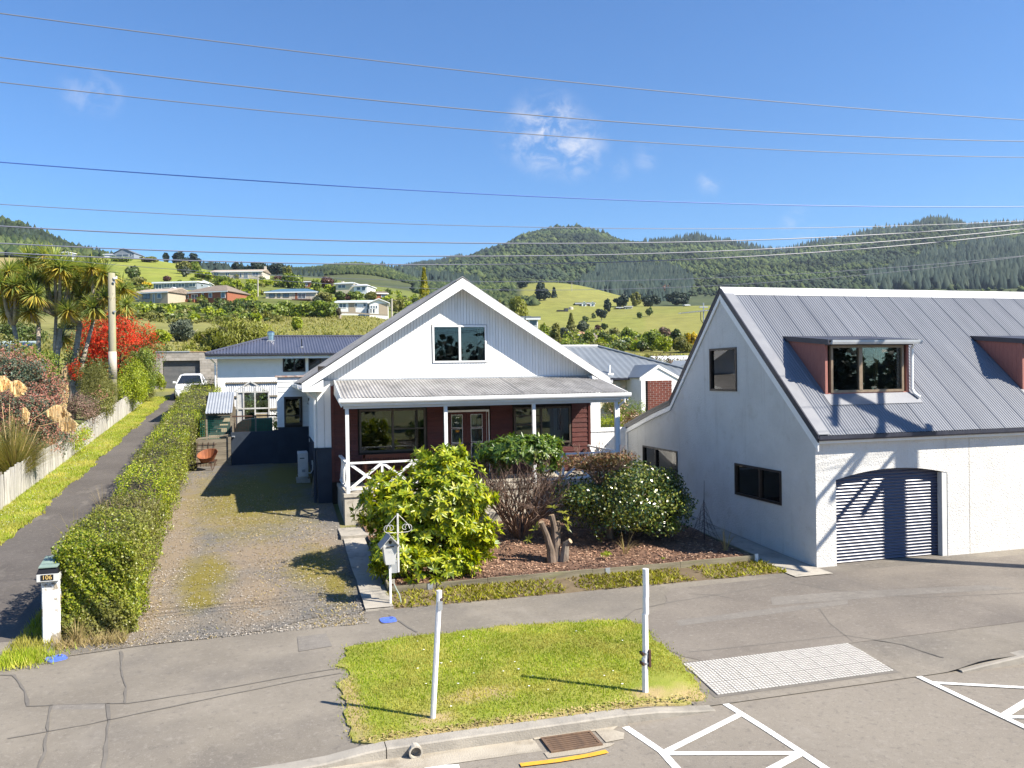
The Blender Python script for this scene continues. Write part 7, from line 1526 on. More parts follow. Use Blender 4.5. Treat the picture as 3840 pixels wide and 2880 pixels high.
# ------------------------------------------------------------------ the hills: one terrain, heights surveyed by bearing and distance
_A, _Bx = (-1200, 5200), None
ROWS = {
 75: [(-900, 1350), (1000, 1345), (1400, 1350), (1700, 1372), (2400, 1388), (5000, 1390)],
 110: [(-900, 1285), (800, 1278), (1200, 1292), (1500, 1312), (1800, 1335), (2400, 1350), (5000, 1350)],
 160: [(-900, 1195), (1000, 1195), (1400, 1187), (1600, 1232), (1800, 1268), (2200, 1292), (5000, 1292)],
 200: [(-900, 1140), (1000, 1140), (1400, 1148), (1600, 1195), (1800, 1242), (2100, 1264), (2600, 1272), (5000, 1272)],
 250: [(-900, 1090), (0, 1090), (400, 1085), (1000, 1085), (1200, 1095), (1400, 1112), (1600, 1162), (1800, 1216), (2000, 1245), (2600, 1256), (5000, 1256)],
 300: [(-900, 1040), (0, 1038), (400, 1030), (800, 1040), (1200, 1066), (1400, 1092), (1600, 1142), (1800, 1192), (2000, 1222), (2800, 1228), (5000, 1228)],
 400: [(-900, 980), (0, 985), (200, 972), (400, 965), (600, 980), (800, 1020), (1200, 1046), (1400, 1076), (1600, 1112), (1800, 1150), (2000, 1166), (2200, 1172), (2400, 1166), (2600, 1150), (2800, 1146), (5000, 1146)],
 500: [(-900, 940), (0, 955), (200, 962), (400, 964), (600, 978), (800, 1018), (1200, 1042), (1400, 1062), (1600, 1090), (1800, 1120), (2000, 1108), (2150, 1108), (2300, 1128), (2450, 1143), (5000, 1143)],
 600: [(-900, 860), (0, 915), (200, 945), (400, 970), (600, 988), (800, 1022), (1200, 1042), (1400, 1052), (1600, 1080), (1800, 1088), (1950, 1068), (2060, 1056), (2150, 1064), (2250, 1088), (2400, 1130), (2600, 1150), (5000, 1150)],
 800: [(-900, 700), (0, 836), (90, 850), (140, 868), (210, 905), (260, 925), (350, 955), (450, 978), (700, 1000), (1000, 1015), (1200, 1012), (1230, 1002), (1290, 994), (1330, 990), (1380, 992), (1440, 1004), (1490, 1022), (1520, 1036), (1600, 1062), (1800, 1082), (2000, 1088), (2200, 1106), (2400, 1122), (3100, 1122), (5000, 1110)],
 1000: [(-900, 780), (0, 860), (200, 935), (400, 1000), (800, 1030), (1200, 1040), (1500, 1040), (1600, 1044), (1800, 1062), (2200, 1084), (3100, 1082), (5000, 1060)],
 1400: [(-900, 900), (0, 960), (800, 1030), (1300, 1040), (1500, 1026), (1600, 1014), (1800, 975), (2000, 948), (2200, 955), (2400, 975), (2600, 985), (2900, 1000), (3100, 985), (3500, 965), (3840, 950), (5000, 930)],
 2000: [(d*1.736, y*1.736) for d, y in ((-500, 560), (500, 600), (860, 590), (905, 581), (960, 573), (1010, 561), (1060, 542), (1100, 527), (1130, 512), (1170, 499), (1200, 494), (1240, 492), (1265, 493), (1300, 502), (1345, 522), (1400, 527), (1450, 523), (1470, 520), (1500, 514), (1530, 520), (1560, 524), (1600, 532), (1640, 542), (1670, 547), (1700, 547), (1750, 533), (1800, 525), (1840, 518), (1880, 506), (1900, 503), (1960, 494), (1990, 487), (2010, 478), (2040, 478), (2060, 484), (2100, 494), (2130, 492), (2212, 488), (2600, 470), (2900, 480))],
 2500: [(d*1.736, y*1.736+45) for d, y in ((-500, 560), (500, 600), (860, 590), (1010, 561), (1200, 510), (1450, 523), (1700, 547), (2000, 500), (2212, 488), (2900, 480))],
}
rk = sorted(ROWS)
XC = np.linspace(-1150, 5150, 316)
TY = np.stack([np.interp(XC, [p[0] for p in ROWS[r]], [p[1] for p in ROWS[r]]) for r in rk])
ker = np.array([1, 2, 3, 2, 1])/9.0
for i, r in enumerate(rk):
    if r < 2000:
        for _ in range(3 if r < 700 else 1): TY[i] = np.convolve(np.pad(TY[i], 2, 'edge'), ker, 'valid')
def bearing(x):
    d = FWD*FPX + RGT*(x-PW/2) - UPV*(1300-PH/2); return math.atan2(d[0], d[1])
TH = np.array([bearing(x) for x in XC])
RR = np.concatenate([np.linspace(40, 75, 8)[:-1], np.linspace(75, 300, 46)[:-1], np.linspace(300, 700, 41)[:-1], np.linspace(700, 1000, 21)[:-1], np.linspace(1000, 2500, 46)])
def zrow(r, x, y):
    d = FWD*FPX + RGT*(x-PW/2) - UPV*(y-PH/2); return CAMZ + d[2]*r/math.hypot(d[0], d[1])
Zk = np.array([[zrow(r, x, y) for x, y in zip(XC, TY[i])] for i, r in enumerate(rk)])
from mathutils import noise as _ns
ZZ = np.zeros((len(RR), len(XC)))
for j in range(len(XC)):
    ZZ[:, j] = np.interp(RR, rk, Zk[:, j])
# soften the bends along the distance
for i in range(len(RR)):
    pass
for k in range(2):
    Z2 = ZZ.copy(); Z2[9:-1] = (ZZ[8:-2]+2*ZZ[9:-1]+ZZ[10:])/4; keep = np.abs(RR-2000) < 40; Z2[keep] = ZZ[keep]; keep = np.abs(RR-800) < 20; Z2[keep] = ZZ[keep]; ZZ = Z2
for i, r in enumerate(RR):
    for j, t in enumerate(TH):
        x, y = r*math.sin(t), r*math.cos(t)
        a = smooth(60, 76, r); g0 = gz(x, min(y, 63))-.35
        q = ZZ[i, j] if r >= 75 else np.interp(75, rk, Zk[:, j])
        amp = .0 if r < 80 else min(3.0, r*.0025)
        ZZ[i, j] = g0*(1-a)+q*a + (amp*_ns.noise((x*.02, y*.02, 3)) if r < 1900 else 3*_ns.noise((x*.03, y*.03, 3)))
def zt(x, y):
    r = math.hypot(x, y); t = math.atan2(x, y); fi = np.interp(r, RR, range(len(RR))); fj = np.interp(t, TH, range(len(TH))); i, j = min(int(fi), len(RR)-2), min(int(fj), len(TH)-2); a, b = fi-i, fj-j
    return float(ZZ[i, j]*(1-a)*(1-b)+ZZ[i+1, j]*a*(1-b)+ZZ[i, j+1]*(1-a)*b+ZZ[i+1, j+1]*a*b)
def hit(x, y, d0, lo=.62, hi=1.6):
    """distance at which the sight line through (x, y) meets the hillside, near the surveyed d0"""
    d = max(63, d0*lo)
    while d < d0*hi:
        p = at(x, y, d)
        if zt(p[0], p[1]) > p[2]: return d
        d *= 1.01
    return d0
V, Cc = [], []
def mixc(a, b, t): return tuple(a[k]+(b[k]-a[k])*t for k in range(3))
GRS, DRY, PAD, BUSH, DPAD = (.15, .16, .04), (.29, .235, .10), (.165, .20, .03), (.045, .06, .03), (.225, .205, .06)
for i, r in enumerate(RR):
    for j, t in enumerate(TH):
        x, y = r*math.sin(t), r*math.cos(t); px = XC[j]; V.append((x, y, ZZ[i, j])); n1 = _ns.noise((x*.012, y*.012, 0))*.5+.5; n2 = _ns.noise((x*.05, y*.05, 5))*.5+.5
        if px < 1600:
            if r < 170: c = mixc(GRS, (.24, .22, .08), n2)
            elif r < 240: c = mixc((.08, .10, .03), GRS, n2)
            elif r < 450:
                c = mixc(PAD, (.24, .25, .05), n2) if 120 < px < 780 else (mixc(DRY, (.34, .27, .12), n2) if px <= 120 else mixc((.12, .15, .035), GRS, n2))
            else: c = mixc(BUSH, (.10, .11, .04), n1*(.7 if r < 700 else .35))
            if 700 < r < 830 and 1400 < px < 1500: c = mixc(c, (.15, .19, .03), .7)
            if r > 900: c = mixc(BUSH, (.20, .18, .085), 1 if (1500 < px < 1600 and r > 1300) else n1*.4)
        else:
            if r < 120: c = mixc((.22, .21, .075), (.15, .18, .04), n2)
            elif r < 250: c = mixc(GRS, DPAD, n1)
            elif r < 640 and px < 2420: c = mixc(PAD, DPAD, .35+.55*n1) if px > 1960 else mixc(BUSH, (.10, .11, .04), n1)
            elif r < 470: c = mixc(DPAD, PAD, n1*.8)
            else: c = mixc(BUSH, (.085, .10, .038), n1*.8)
            if 1150 < r < 1500 and 1700 < px < 1850: c = mixc(c, (.20, .18, .08), .5)
        Cc.append(c)
nr, nc = len(RR), len(TH); I = np.arange(nr*nc).reshape(nr, nc)
Fq = np.stack([I[:-1, :-1], I[:-1, 1:], I[1:, 1:], I[1:, :-1]], -1).reshape(-1, 4)
hills = npmesh('hills', V, Fq[:, ::-1], colmat('hill_ground', nscale=.15, bscale=.5), None, np.array(Cc), True); hills['kind'] = 'structure'
# ------------------------------------------------------------------ bush and plantation on the far hills (nobody could count it)
CON = np.array([(math.cos(2*PI*k/6), math.sin(2*PI*k/6), 0) for k in range(6)]+[(0, 0, 1)]); CNF = np.array([(k, (k+1) % 6, 6) for k in range(6)])
def mass(name, pts, base, faces, mt, jit=.3):
    n = len(pts); P = np.array([(p[0], p[1], p[2]) for p in pts]); S1 = np.array([(p[3], p[3], p[4]) for p in pts]); V = base[None]*(1+NR.uniform(-jit, jit, (n, len(base), 1)))*S1[:, None, :]+P[:, None, :]
    Fq = faces[None]+len(base)*np.arange(n)[:, None, None]; o = npmesh(name, V.reshape(-1, 3), Fq.reshape(-1, 3), mt); o['kind'] = 'stuff'; return o
def pos(px, r): t = bearing(px); x, y = r*math.sin(t), r*math.cos(t); return x, y, zt(x, y)
M['bushleaf'] = leafmat('hill_bush_leaves', [(.022, .04, .02), (.044, .068, .028), (.074, .10, .036), (.10, .125, .044), (.05, .07, .034)], .05, .9, .1, .006, .35, (.028, .042, .03), .009)
M['pineleaf'] = leafmat('plantation_needles', [(.02, .034, .032), (.034, .052, .044), (.05, .068, .052)], 0, .9, .1, .006, .2)
PL = ([(2180, 1080), (2230, 1042), (2300, 1014), (2400, 1006), (2500, 1022), (2570, 1046), (2605, 1082), (2560, 1116), (2200, 1112)], [(3250, 1065), (3380, 1002), (3500, 962), (3650, 928), (3840, 905), (4200, 880), (4900, 900), (4900, 1120), (3300, 1120)])
def seen(x, y, z):
    v = np.array((x, y, z))-CAM; f = v@FWD; return PW/2+FPX*(v@RGT)/f, PH/2-FPX*(v@UPV)/f
def planted(x, y, z):
    a, b = seen(x, y, z); q = 14*_ns.noise((x*.01, y*.01, 7)); return any(inpoly(a+q, b+q, p) for p in PL)
pb, pp_, ps = [], [], []
for _ in range(56000):
    r = 850+1180*R.random()**.8; px = R.uniform(1480, 5000); x, y, z = pos(px, r)
    if 1480 < px < 1720 and r > 1250 and R.random() < .6: continue
    if planted(x, y, z) and R.random() < .93: continue
    s_ = (2.2+r*.0016)*R.uniform(.45, 1.0)*(1.9 if R.random() < .07 else 1); pb.append((x, y, z+s_*.25, s_, s_*R.uniform(.7, 1.1)))
for _ in range(11000):
    r = R.uniform(650, 840); px = R.uniform(1050, 1560) if R.random() < .7 else R.uniform(1560, 2000); x, y, z = pos(px, r); s_ = R.uniform(.9, 2.6)
    if 1390 < px < 1500 and 720 < r < 800 and R.random() < .6: continue
    pb.append((x, y, z+s_*.25, s_, s_))
for _ in range(7000):
    r = R.uniform(450, 860); px = R.uniform(-1000, 480) 
    if px > 160 and r < 600: continue
    x, y, z = pos(px, r); s_ = R.uniform(1.4, 3.6)
    if r > 620 and R.random() < .14: pp_.append((x, y, z-1, s_*.9, s_*R.uniform(1.6, 3.0)))
    else: pb.append((x, y, z+s_*.3, s_, s_*1.2))
for _ in range(3000):
    r = R.uniform(430, 660); px = R.uniform(1560, 2010)
    if px > 1930 and r > 470: continue
    x, y, z = pos(px, r); s_ = R.uniform(1.2, 2.8); pb.append((x, y, z+s_*.2, s_, s_))
OCT = np.array([(1, .1, 0), (-.1, 1, 0), (-1, -.1, .1), (.1, -1, 0), (0, 0, 1), (0, 0, -.6)]); OCF = np.array([(0, 1, 4), (1, 2, 4), (2, 3, 4), (3, 0, 4), (1, 0, 5), (2, 1, 5), (3, 2, 5), (0, 3, 5)])
mass('hill_bush', pb, OCT, OCF, M['bushleaf'], .45)
for _ in range(15000):
    q = R.random()
    if q < .28: px, r = R.uniform(2150, 2640), R.uniform(880, 1600)
    elif q < .8: px, r = R.uniform(3200, 4950), R.uniform(950, 1850)
    elif q < .92: px, r = R.uniform(2420, 5000), R.uniform(1880, 2020)
    else: px, r = R.uniform(1480, 1740), R.uniform(1930, 2020)
    if q < .8 and not planted(*pos(px, r)): continue
    x, y, z = pos(px, r); h = R.uniform(11, 20); pp_.append((x, y, z-1, h*.27, h))
for k in range(1300):
    px = R.uniform(2160, 2560); r = R.uniform(680, 900)
    if R.random() < .5: continue
    x, y, z = pos(px, r); h = R.uniform(7, 15); pp_.append((x, y, z-1, h*.28, h))
for k in range(700):
    px = R.uniform(1430, 1800); r = R.uniform(860, 1000); x, y, z = pos(px, r); h = R.uniform(7, 13); pp_.append((x, y, z-1, h*.28, h))
for k in range(260):
    px = R.uniform(660, 1215); r = R.uniform(600, 660); x, y, z = pos(px, r)
    if 1100 < px and R.random() < .3: continue
    h = R.uniform(4, 9) if px < 1100 else R.uniform(3, 6); pp_.append((x, y, z-1, h*.42, h))
for k in range(330):
    px = 2440+R.random()*1400; r = R.uniform(640, 690); x, y, z = pos(px, r); s_ = R.uniform(2, 4); pb.append((x, y, z+1, s_, s_))
mass('hill_pines', pp_, CON, CNF, M['pineleaf'], .15)
# tall paddock grass on the near slopes
P = []
for _ in range(9000):
    px = R.uniform(900, 1560); r = R.uniform(72, 165); x, y, z = pos(px, r); P.append((x, y, z-.05))
for _ in range(7000):
    px = R.uniform(1950, 2600); r = R.uniform(66, 120); x, y, z = pos(px, r); P.append((x, y, z-.05))
for _ in range(4000):
    px = R.uniform(-200, 900); r = R.uniform(70, 120); x, y, z = pos(px, r); P.append((x, y, z-.05))
M['longgrass'] = leafmat('long_grass', [(.17, .18, .035), (.24, .24, .055), (.32, .28, .10), (.20, .19, .04)], .3, .7, .1, .05, .25)
blades('long_grass', P, .1, .5, .30, M['longgrass'], lean=.5)
# ------------------------------------------------------------------ houses on the hillside
M['tileroof'] = mat('brown_tile_roof', (.16, .125, .10), (.22, .18, .14), 1.5, .9, .3, 6); M['tanroof'] = mat('tan_roof', (.36, .29, .23), (.42, .35, .28), 1, .8); M['blueroof'] = mat('blue_roof', (.06, .13, .20), (.075, .15, .22), 1, .6)
M['paleroof'] = mat('pale_green_roof', (.46, .53, .53), (.5, .56, .56), 1, .6); M['whiteroof'] = mat('white_roof', (.72, .73, .74), None, rough=.6); M['brickwall'] = mat('orange_brick_wall', (.30, .105, .055), (.25, .09, .05), 3, .9); M['tanwall'] = mat('tan_brick_wall', (.42, .35, .26), (.38, .31, .23), 3, .9)
M['greywall'] = mat('blue_grey_wall', (.20, .235, .28), (.24, .27, .31), 2, .8); M['creamwall'] = mat('cream_wall', (.66, .58, .42), (.62, .54, .39), 2, .85); M['beige'] = mat('beige_wall', (.52, .46, .38), (.48, .43, .36), 2, .85); M['darkwall'] = mat('dark_timber_wall', (.10, .06, .045), (.08, .05, .04), 2, .85)
def hill_house(name, label, xl, xr, yb, ye, yr, d, wall, roof, kind='gable', yaw=0, depth=8, wins=(), chim=None, ridge=None, cat='house', over=.35, fwd=0):
    """box house with eaves; xl..xr, base, eave and ridge as seen, d metres away"""
    c = at((xl+xr)/2, yb, d)
    if d > 380 or zt(c[0], c[1]) > c[2]+.3: d = min(d, hit((xl+xr)/2, yb-1, d, .6, 1.0))-fwd
    pl, pr = at(xl, yb, d), at(xr, yb, d); c = at((xl+xr)/2, yb, d); wd = float(np.linalg.norm(pr-pl)); he = (yb-ye)/FPX*d; hr = (yb-yr)/FPX*d
    rz = math.atan2(-(RGT[1]), -(RGT[0]))+PI+math.radians(yaw); rz = math.atan2(RGT[1], RGT[0])+math.radians(yaw)
    t = thing(name, label, cat, (c[0], c[1], c[2]), None, rz)
    W2 = wd/2/max(.4, math.cos(math.radians(yaw)))*.98
    MB().box(-W2, W2, 0, depth, -4, he).build('wall', wall, t, local=True)
    o = over; A, B, y0, y1 = -W2-o, W2+o, -o, depth+o; ym = depth/2
    if ridge is None: ridge = (0, 1)
    ra, rb = A+(B-A)*ridge[0], A+(B-A)*ridge[1]
    mb = MB()
    if kind == 'flat': mb.hexa([(A, y0, he), (B, y0, he), (B, y0, he+.3), (A, y0, he+.3)], [(A, y1, hr), (B, y1, hr), (B, y1, hr+.3), (A, y1, hr+.3)])
    elif kind == 'front':   # gable faces the viewer
        mb.hexa([(A, y0, he-.05), (0, y0, hr-.05), (0, y0, hr+.12), (A, y0, he+.12)], [(A, y1, he-.05), (0, y1, hr-.05), (0, y1, hr+.12), (A, y1, he+.12)]); mb.hexa([(0, y0, hr-.05), (B, y0, he-.05), (B, y0, he+.12), (0, y0, hr+.12)], [(0, y1, hr-.05), (B, y1, he-.05), (B, y1, he+.12), (0, y1, hr+.12)])
        MB().prism([(-W2, he), (W2, he), (0, hr-.05)], 0.01, depth).build('gable', wall, t, local=True)
    else:
        vs = [(A, y0, he), (B, y0, he), (B, y1, he), (A, y1, he), (ra, ym, hr), (rb, ym, hr)]; vs += [(p[0], p[1], p[2]+.15) for p in vs]
        mb.add(vs, [(0, 1, 5, 4), (2, 3, 4, 5), (1, 2, 5), (3, 0, 4), (6, 10, 11, 7), (8, 11, 10, 9), (7, 11, 8), (9, 10, 6), (0, 6, 7, 1), (1, 7, 8, 2), (2, 8, 9, 3), (3, 9, 6, 0)])
    mb.build('roof', roof, t, local=True)
    MB().box(A, B, y0-.06, y0-.005, he-.14, he+.1).build('fascia', M['trim'], t, local=True) if kind != 'front' else None
    for (a, b, z0, z1, fm) in wins:
        u0, u1 = -W2+2*W2*a, -W2+2*W2*b; f = MB(); q = .08; za, zb_ = he*z0, he*z1
        f.box(u0, u1, -.06, -.004, za, za+q); f.box(u0, u1, -.06, -.004, zb_-q, zb_); f.box(u0, u0+q, -.06, -.004, za+q, zb_-q); f.box(u1-q, u1, -.06, -.004, za+q, zb_-q)
        if u1-u0 > 1.4: f.box((u0+u1)/2-q/2, (u0+u1)/2+q/2, -.06, -.004, za+q, zb_-q)
        w_ = f.build('window', fm or M['trim'], t, local=True); MB().box(u0+q, u1-q, -.03, -.005, za+q, zb_-q).build('pane', M['farpane'], w_, local=True)
    if chim: x_, hgt = chim; X = -W2+2*W2*x_; MB().box(X-.35, X+.35, ym-.3, ym+.3, he, hr+hgt).build('chimney', M['beige'], t, local=True)
    return t
t = hill_house('brick_house', 'orange brick house with brown tiled hip roof and white windows on the hillside', 678, 862, 1137, 1096, 1066, 195, M['brickwall'], M['tileroof'], 'hip', -14, 9, [(.02, .12, .45, .85, None), (.18, .33, .4, .85, None), (.42, .47, .05, .9, None), (.58, .66, .5, .92, None), (.86, .96, .4, .95, None)], ridge=(.45, .72))
MB().box(-5.6, -2.6, -.5, -.02, -.2, 1.0).build('porch', M['brickwall'], t, local=True)
hill_house('tan_house', 'long tan brick house with pale roof left of the orange brick house', 487, 640, 1136, 1098, 1078, 203, M['tanwall'], M['tanroof'], 'gable', -16, 9, [(.06, .18, .4, .9, None), (.28, .5, .4, .95, M['greyframe']), (.58, .63, .0, .9, None), (.70, .82, .4, .9, None)])
t = hill_house('gable_end', 'white gable-fronted end wing of the tan house, next to the orange brick house', 618, 682, 1124, 1098, 1078, 200.5, M['creamwall'], M['whiteroof'], 'front', 0, 7, [(.15, .3, .25, .85, None), (.34, .62, .05, .9, None)]); t['category'] = 'house'
hill_house('blue_grey_house', 'long blue-grey weatherboard house with thin white roof edge behind the brick house', 572, 742, 1090, 1060, 1054, 238, M['greywall'], M['whiteroof'], 'flat', -4, 8, [(.04, .19, .25, .85, M['trim']), (.24, .38, .4, .9, None), (.44, .52, .4, .9, None), (.57, .72, .4, .9, None), (.82, .98, .4, .9, None)])
hill_house('side_wing', 'white low-gabled wing at the right end of the blue-grey house', 742, 792, 1082, 1066, 1053, 237, M['white'], M['whiteroof'], 'front', 12, 8, [(.3, .5, .5, .9, None)])
hill_house('long_cream_house', 'long low cream house with chimney high on the hill before the pine row', 790, 986, 1046, 1019, 1007, 290, M['beige'], M['tanroof'], 'gable', 0, 9, [(.05, .15, .45, .9, None), (.28, .36, .45, .9, None), (.55, .60, .2, .9, None), (.64, .72, .0, .9, None), (.80, .93, .4, .9, None)], chim=(.985, 1.2))
t = hill_house('blue_roofed_house', 'cream house with blue hip roof and brown timber deck on the hillside', 996, 1188, 1126, 1096, 1078, 215, M['beige'], M['blueroof'], 'hip', 3, 9, [(.07, .18, .35, .85, M['greyframe']), (.23, .29, .35, .85, M['greyframe']), (.34, .46, .35, .85, M['greyframe']), (.63, .79, .2, .85, M['trim'])], ridge=(.24, .74))
MB().box(.6, 5.2, -2.2, -.02, -.2, .1).build('deck', M['darkwall'], t, local=True)
for k in range(12): MB().box(.6+.4*k, .66+.4*k, -2.2, -2.14, .1, 1.05).build('deck_baluster', M['darkwall'], t, local=True)
MB().box(.6, 5.2, -2.22, -2.12, 1.05, 1.15).build('deck_rail', M['darkwall'], t, local=True); MB().box(1.0, 1.6, -.05, -.01, 0, 1.9).build('door', M['brickwall'], t, local=True)
t = hill_house('white_hillside_house', 'white and tan house with pale green roof lowest on the hill, washing line in front', 1262, 1398, 1172, 1133, 1122, 166, M['white'], M['paleroof'], 'gable', 3, 8, [(.07, .27, .45, .9, None), (.50, .58, .5, .9, None), (.74, .83, .5, .9, None), (.86, .97, .05, .9, M['greyframe'])])
MB().box(-1.2, .2, -.03, -.006, 0, 2.0).build('wall_panel', M['tanwall'], t, local=True)
t = hill_house('gable_wing', 'white and tan gabled wing at the right of the pale green roofed house', 1386, 1456, 1182, 1138, 1121, 163, M['white'], M['whiteroof'], 'front', 8, 8, [(.04, .16, .55, .85, None), (.18, .30, .55, .85, None), (.32, .44, .55, .85, None)]); MB().box(.0, 1.75, -.03, -.006, 0, 2.3).build('wall_panel', M['tanwall'], t, local=True)
dk = thing('washing_line', 'washing line hung with dark clothes in front of the white hillside house', 'washing line', tuple(at(1390, 1176, 160)))
for k, (xx, mt) in enumerate(((1378, M['black']), (1384, M['greywall']), (1391, M['navy']), (1397, M['white']), (1402, M['navy']))): a_ = at(xx, 1159, 160); MB().box(a_[0]-.13, a_[0]+.13, a_[1], a_[1]+.02, a_[2]-.75, a_[2]).build('garment', mt, dk)
a_, b_ = at(1370, 1158.5, 160), at(1408, 1157.5, 160); MB().tube([a_, b_], .015, 4).build('line', M['galv'], dk); MB().tube([a_, (a_[0], a_[1], a_[2]-1.8)], .03, 5).build('pole', M['galv'], dk)
rw = thing('timber_retaining', 'low pale timber rail wall below the white hillside house', 'retaining wall', tuple(at(1360, 1178, 158)))
for (xa, ya, xb, yb_) in ((1278, 1172, 1330, 1173), (1330, 1173, 1380, 1178), (1380, 1178, 1455, 1182)): MB().bar(at(xa, ya, 158), at(xb, yb_, 158), .2, .28).build('rail', M['tanwall'], rw)
hill_house('cream_two_storey_house', 'tall cream house with white hip roof and chimney above the lime tree', 1258, 1328, 1101, 1063, 1054, 240, M['creamwall'], M['whiteroof'], 'hip', -8, 9, [(.12, .55, .55, .88, None)], chim=(.1, .5), ridge=(.35, .65))
hill_house('cream_rear_wing', 'white balconied wing to the right of the tall cream house', 1326, 1378, 1104, 1072, 1062, 238, M['white'], M['whiteroof'], 'hip', -8, 8, [(.2, .5, .5, .9, None), (.6, .9, .45, .9, None)], ridge=(.2, .6))
hill_house('small_brick_house', 'small dark-roofed red house half hidden right of the white balconied wing', 1408, 1452, 1122, 1101, 1091, 232, M['brickwall'], M['tileroof'], 'gable', 20, 6, [(.5, .9, .3, .8, None)])
hill_house('hilltop_house', 'grey gabled house with white balcony on the hill skyline', 425, 503, 964, 950, 931, 425, M['greywall'], M['greyroof'], 'front', 0, 12, [(.12, .75, .1, .8, None), (.78, .9, .1, .9, None)])
hill_house('hilltop_side_wing', 'white sunlit lean-to wing at the left of the skyline gabled house', 390, 428, 965, 955, 946, 427, M['white'], M['greyroof'], 'gable', 10, 10)
hill_house('flat_roofed_house', 'flat-roofed blue-grey house behind the cabbage tree top', 196, 253, 968, 947, 944, 425, M['greywall'], M['whiteroof'], 'flat', 0, 8, [(.2, .9, .2, .8, None)])
hill_house('white_shed', 'small white shed just below the flat-roofed house', 226, 256, 985, 968, 965, 415, M['white'], M['whiteroof'], 'flat', 0, 5, cat='shed')
hill_house('flat_roofed_brick_house', 'small orange-brown house with a dark flat roof among trees above the blue roof', 1144, 1168, 1090, 1056, 1050, 262, M['brickwall'], M['darkwall'], 'flat', 0, 6, [(.1, .4, .5, .8, None)])
t = hill_house('bay_window_house', 'house corner with a white glazed bay rising behind the right gable slope', 1912, 1984, 1226, 1195, 1186, 112, M['tanwall'], M['greyroof'], 'flat', 0, 6)
t = hill_house('glazed_bay', 'white glazed bay window wing beside the right gable slope', 1982, 2018, 1238, 1196, 1187, 110, M['white'], M['greyroof'], 'flat', 0, 4, [(.06, .94, .35, .95, None)]); t['category'] = 'house'
hill_house('farm_house', 'dark-roofed farmhouse on the green paddock hill', 2158, 2232, 1148, 1138, 1133, 480, M['tanwall'], M['darkroof'], 'gable', 0, 8)
for lab, xa, xb in (('left white gable of the paddock farmhouse', 2182, 2199), ('right white gable of the paddock farmhouse', 2214, 2230)): hill_house('farm_gable', lab, xa, xb, 1148, 1139, 1131, 476, M['white'], M['whiteroof'], 'front', 0, 5, [(.3, .7, .1, .75, M['greyframe'])], fwd=4)
hill_house('dark_barn', 'dark flat barn at the foot of the pines between the two paddocks', 2312, 2336, 1162, 1153, 1151, 420, M['darkwall'], M['greyroof'], 'flat', 0, 5, [(.4, .6, .2, .8, M['trim'])], cat='barn')
hill_house('timber_barn', 'brown barn with a pale window right of the dark barn', 2342, 2372, 1160, 1149, 1146, 425, M['beige'], M['darkwall'], 'flat', 0, 5, [(.1, .4, .1, .6, None)], cat='barn')
hill_house('paddock_shed', 'small white-roofed shed at the top of the right paddock', 2570, 2586, 1150, 1145, 1142, 420, M['darkwall'], M['whiteroof'], 'gable', 0, 5, cat='shed')
hill_house('tan_roof_cottage', 'tan hip-roofed cottage low among the shrubs right of the conifer', 2168, 2200, 1262, 1256, 1244, 185, M['tanwall'], mat('terracotta_roof', (.38, .20, .12), (.32, .17, .1), 2, .9), 'hip', 0, 5, ridge=(.3, .6))
hill_house('brown_roof_cottage', 'brown tiled cottage with a red chimney beyond the long grass', 2222, 2265, 1282, 1272, 1256, 165, M['beige'], M['tileroof'], 'hip', 0, 6, chim=(.2, .5), ridge=(.1, .5))
hill_house('pale_roof_shed', 'long pale roof glimpsed behind brown seed heads', 2470, 2590, 1362, 1352, 1338, 75, M['beige'], M['whiteroof'], 'gable', 0, 5, cat='shed')
hill_house('low_white_shed', 'low white shed roof beyond the grass slope', 2330, 2362, 1284, 1280, 1276, 150, M['greywall'], M['whiteroof'], 'flat', 0, 4, cat='shed')
wt = thing('water_tank', 'pale round water tank on the paddock below the farmhouse', 'water tank', tuple(at(2141, 1160, hit(2141, 1160, 430, .6, 1)))); c_ = at(2141, 1160, hit(2141, 1160, 430, .6, 1)); MB().lathe([(1.2, -.8), (1.2, 1.0), (.2, 1.3)], c_, 14).build('tank', M['beige'], wt)
c_ = at(2110, 1171, hit(2110, 1171, 430, .6, 1)); tk = thing('farm_truck', 'dark flat-deck truck parked on the paddock left of the water tank', 'truck', tuple(c_)); MB().box(c_[0]-2.6, c_[0]+1.2, c_[1], c_[1]+1.8, c_[2]+.5, c_[2]+1.1).build('deck', M['black'], tk); MB().box(c_[0]+1.25, c_[0]+2.9, c_[1], c_[1]+1.8, c_[2]+.4, c_[2]+2.0).build('cab', M['navymetal'], tk)
for xx in (-1.8, 1.9): MB(((c_[0]+xx, c_[1]-.05, c_[2]+.3), (1, 0), (0, 1))).prism([(.45*math.cos(k*PI/6), .45*math.sin(k*PI/6)) for k in range(12)], 0, 1.9).build('wheel', M['rubber'], tk)
c_ = at(1272, 1194, 155); cs = thing('charred_stump', 'tall charred tree stump at the end of the shrub bank before the white house', 'stump', tuple(c_)); MB().tube([(c_[0]+.1, c_[1], c_[2]-1), (c_[0]+.15, c_[1], c_[2]+.7)], [.28, .26], 8).build('base', M['palebark'], cs); MB().tube([(c_[0]+.15, c_[1], c_[2]+.7), (c_[0]-.2, c_[1], c_[2]+1.4), (c_[0]+.1, c_[1], c_[2]+1.95)], [.42, .5, .25], 8).build('trunk', M['core'], cs)
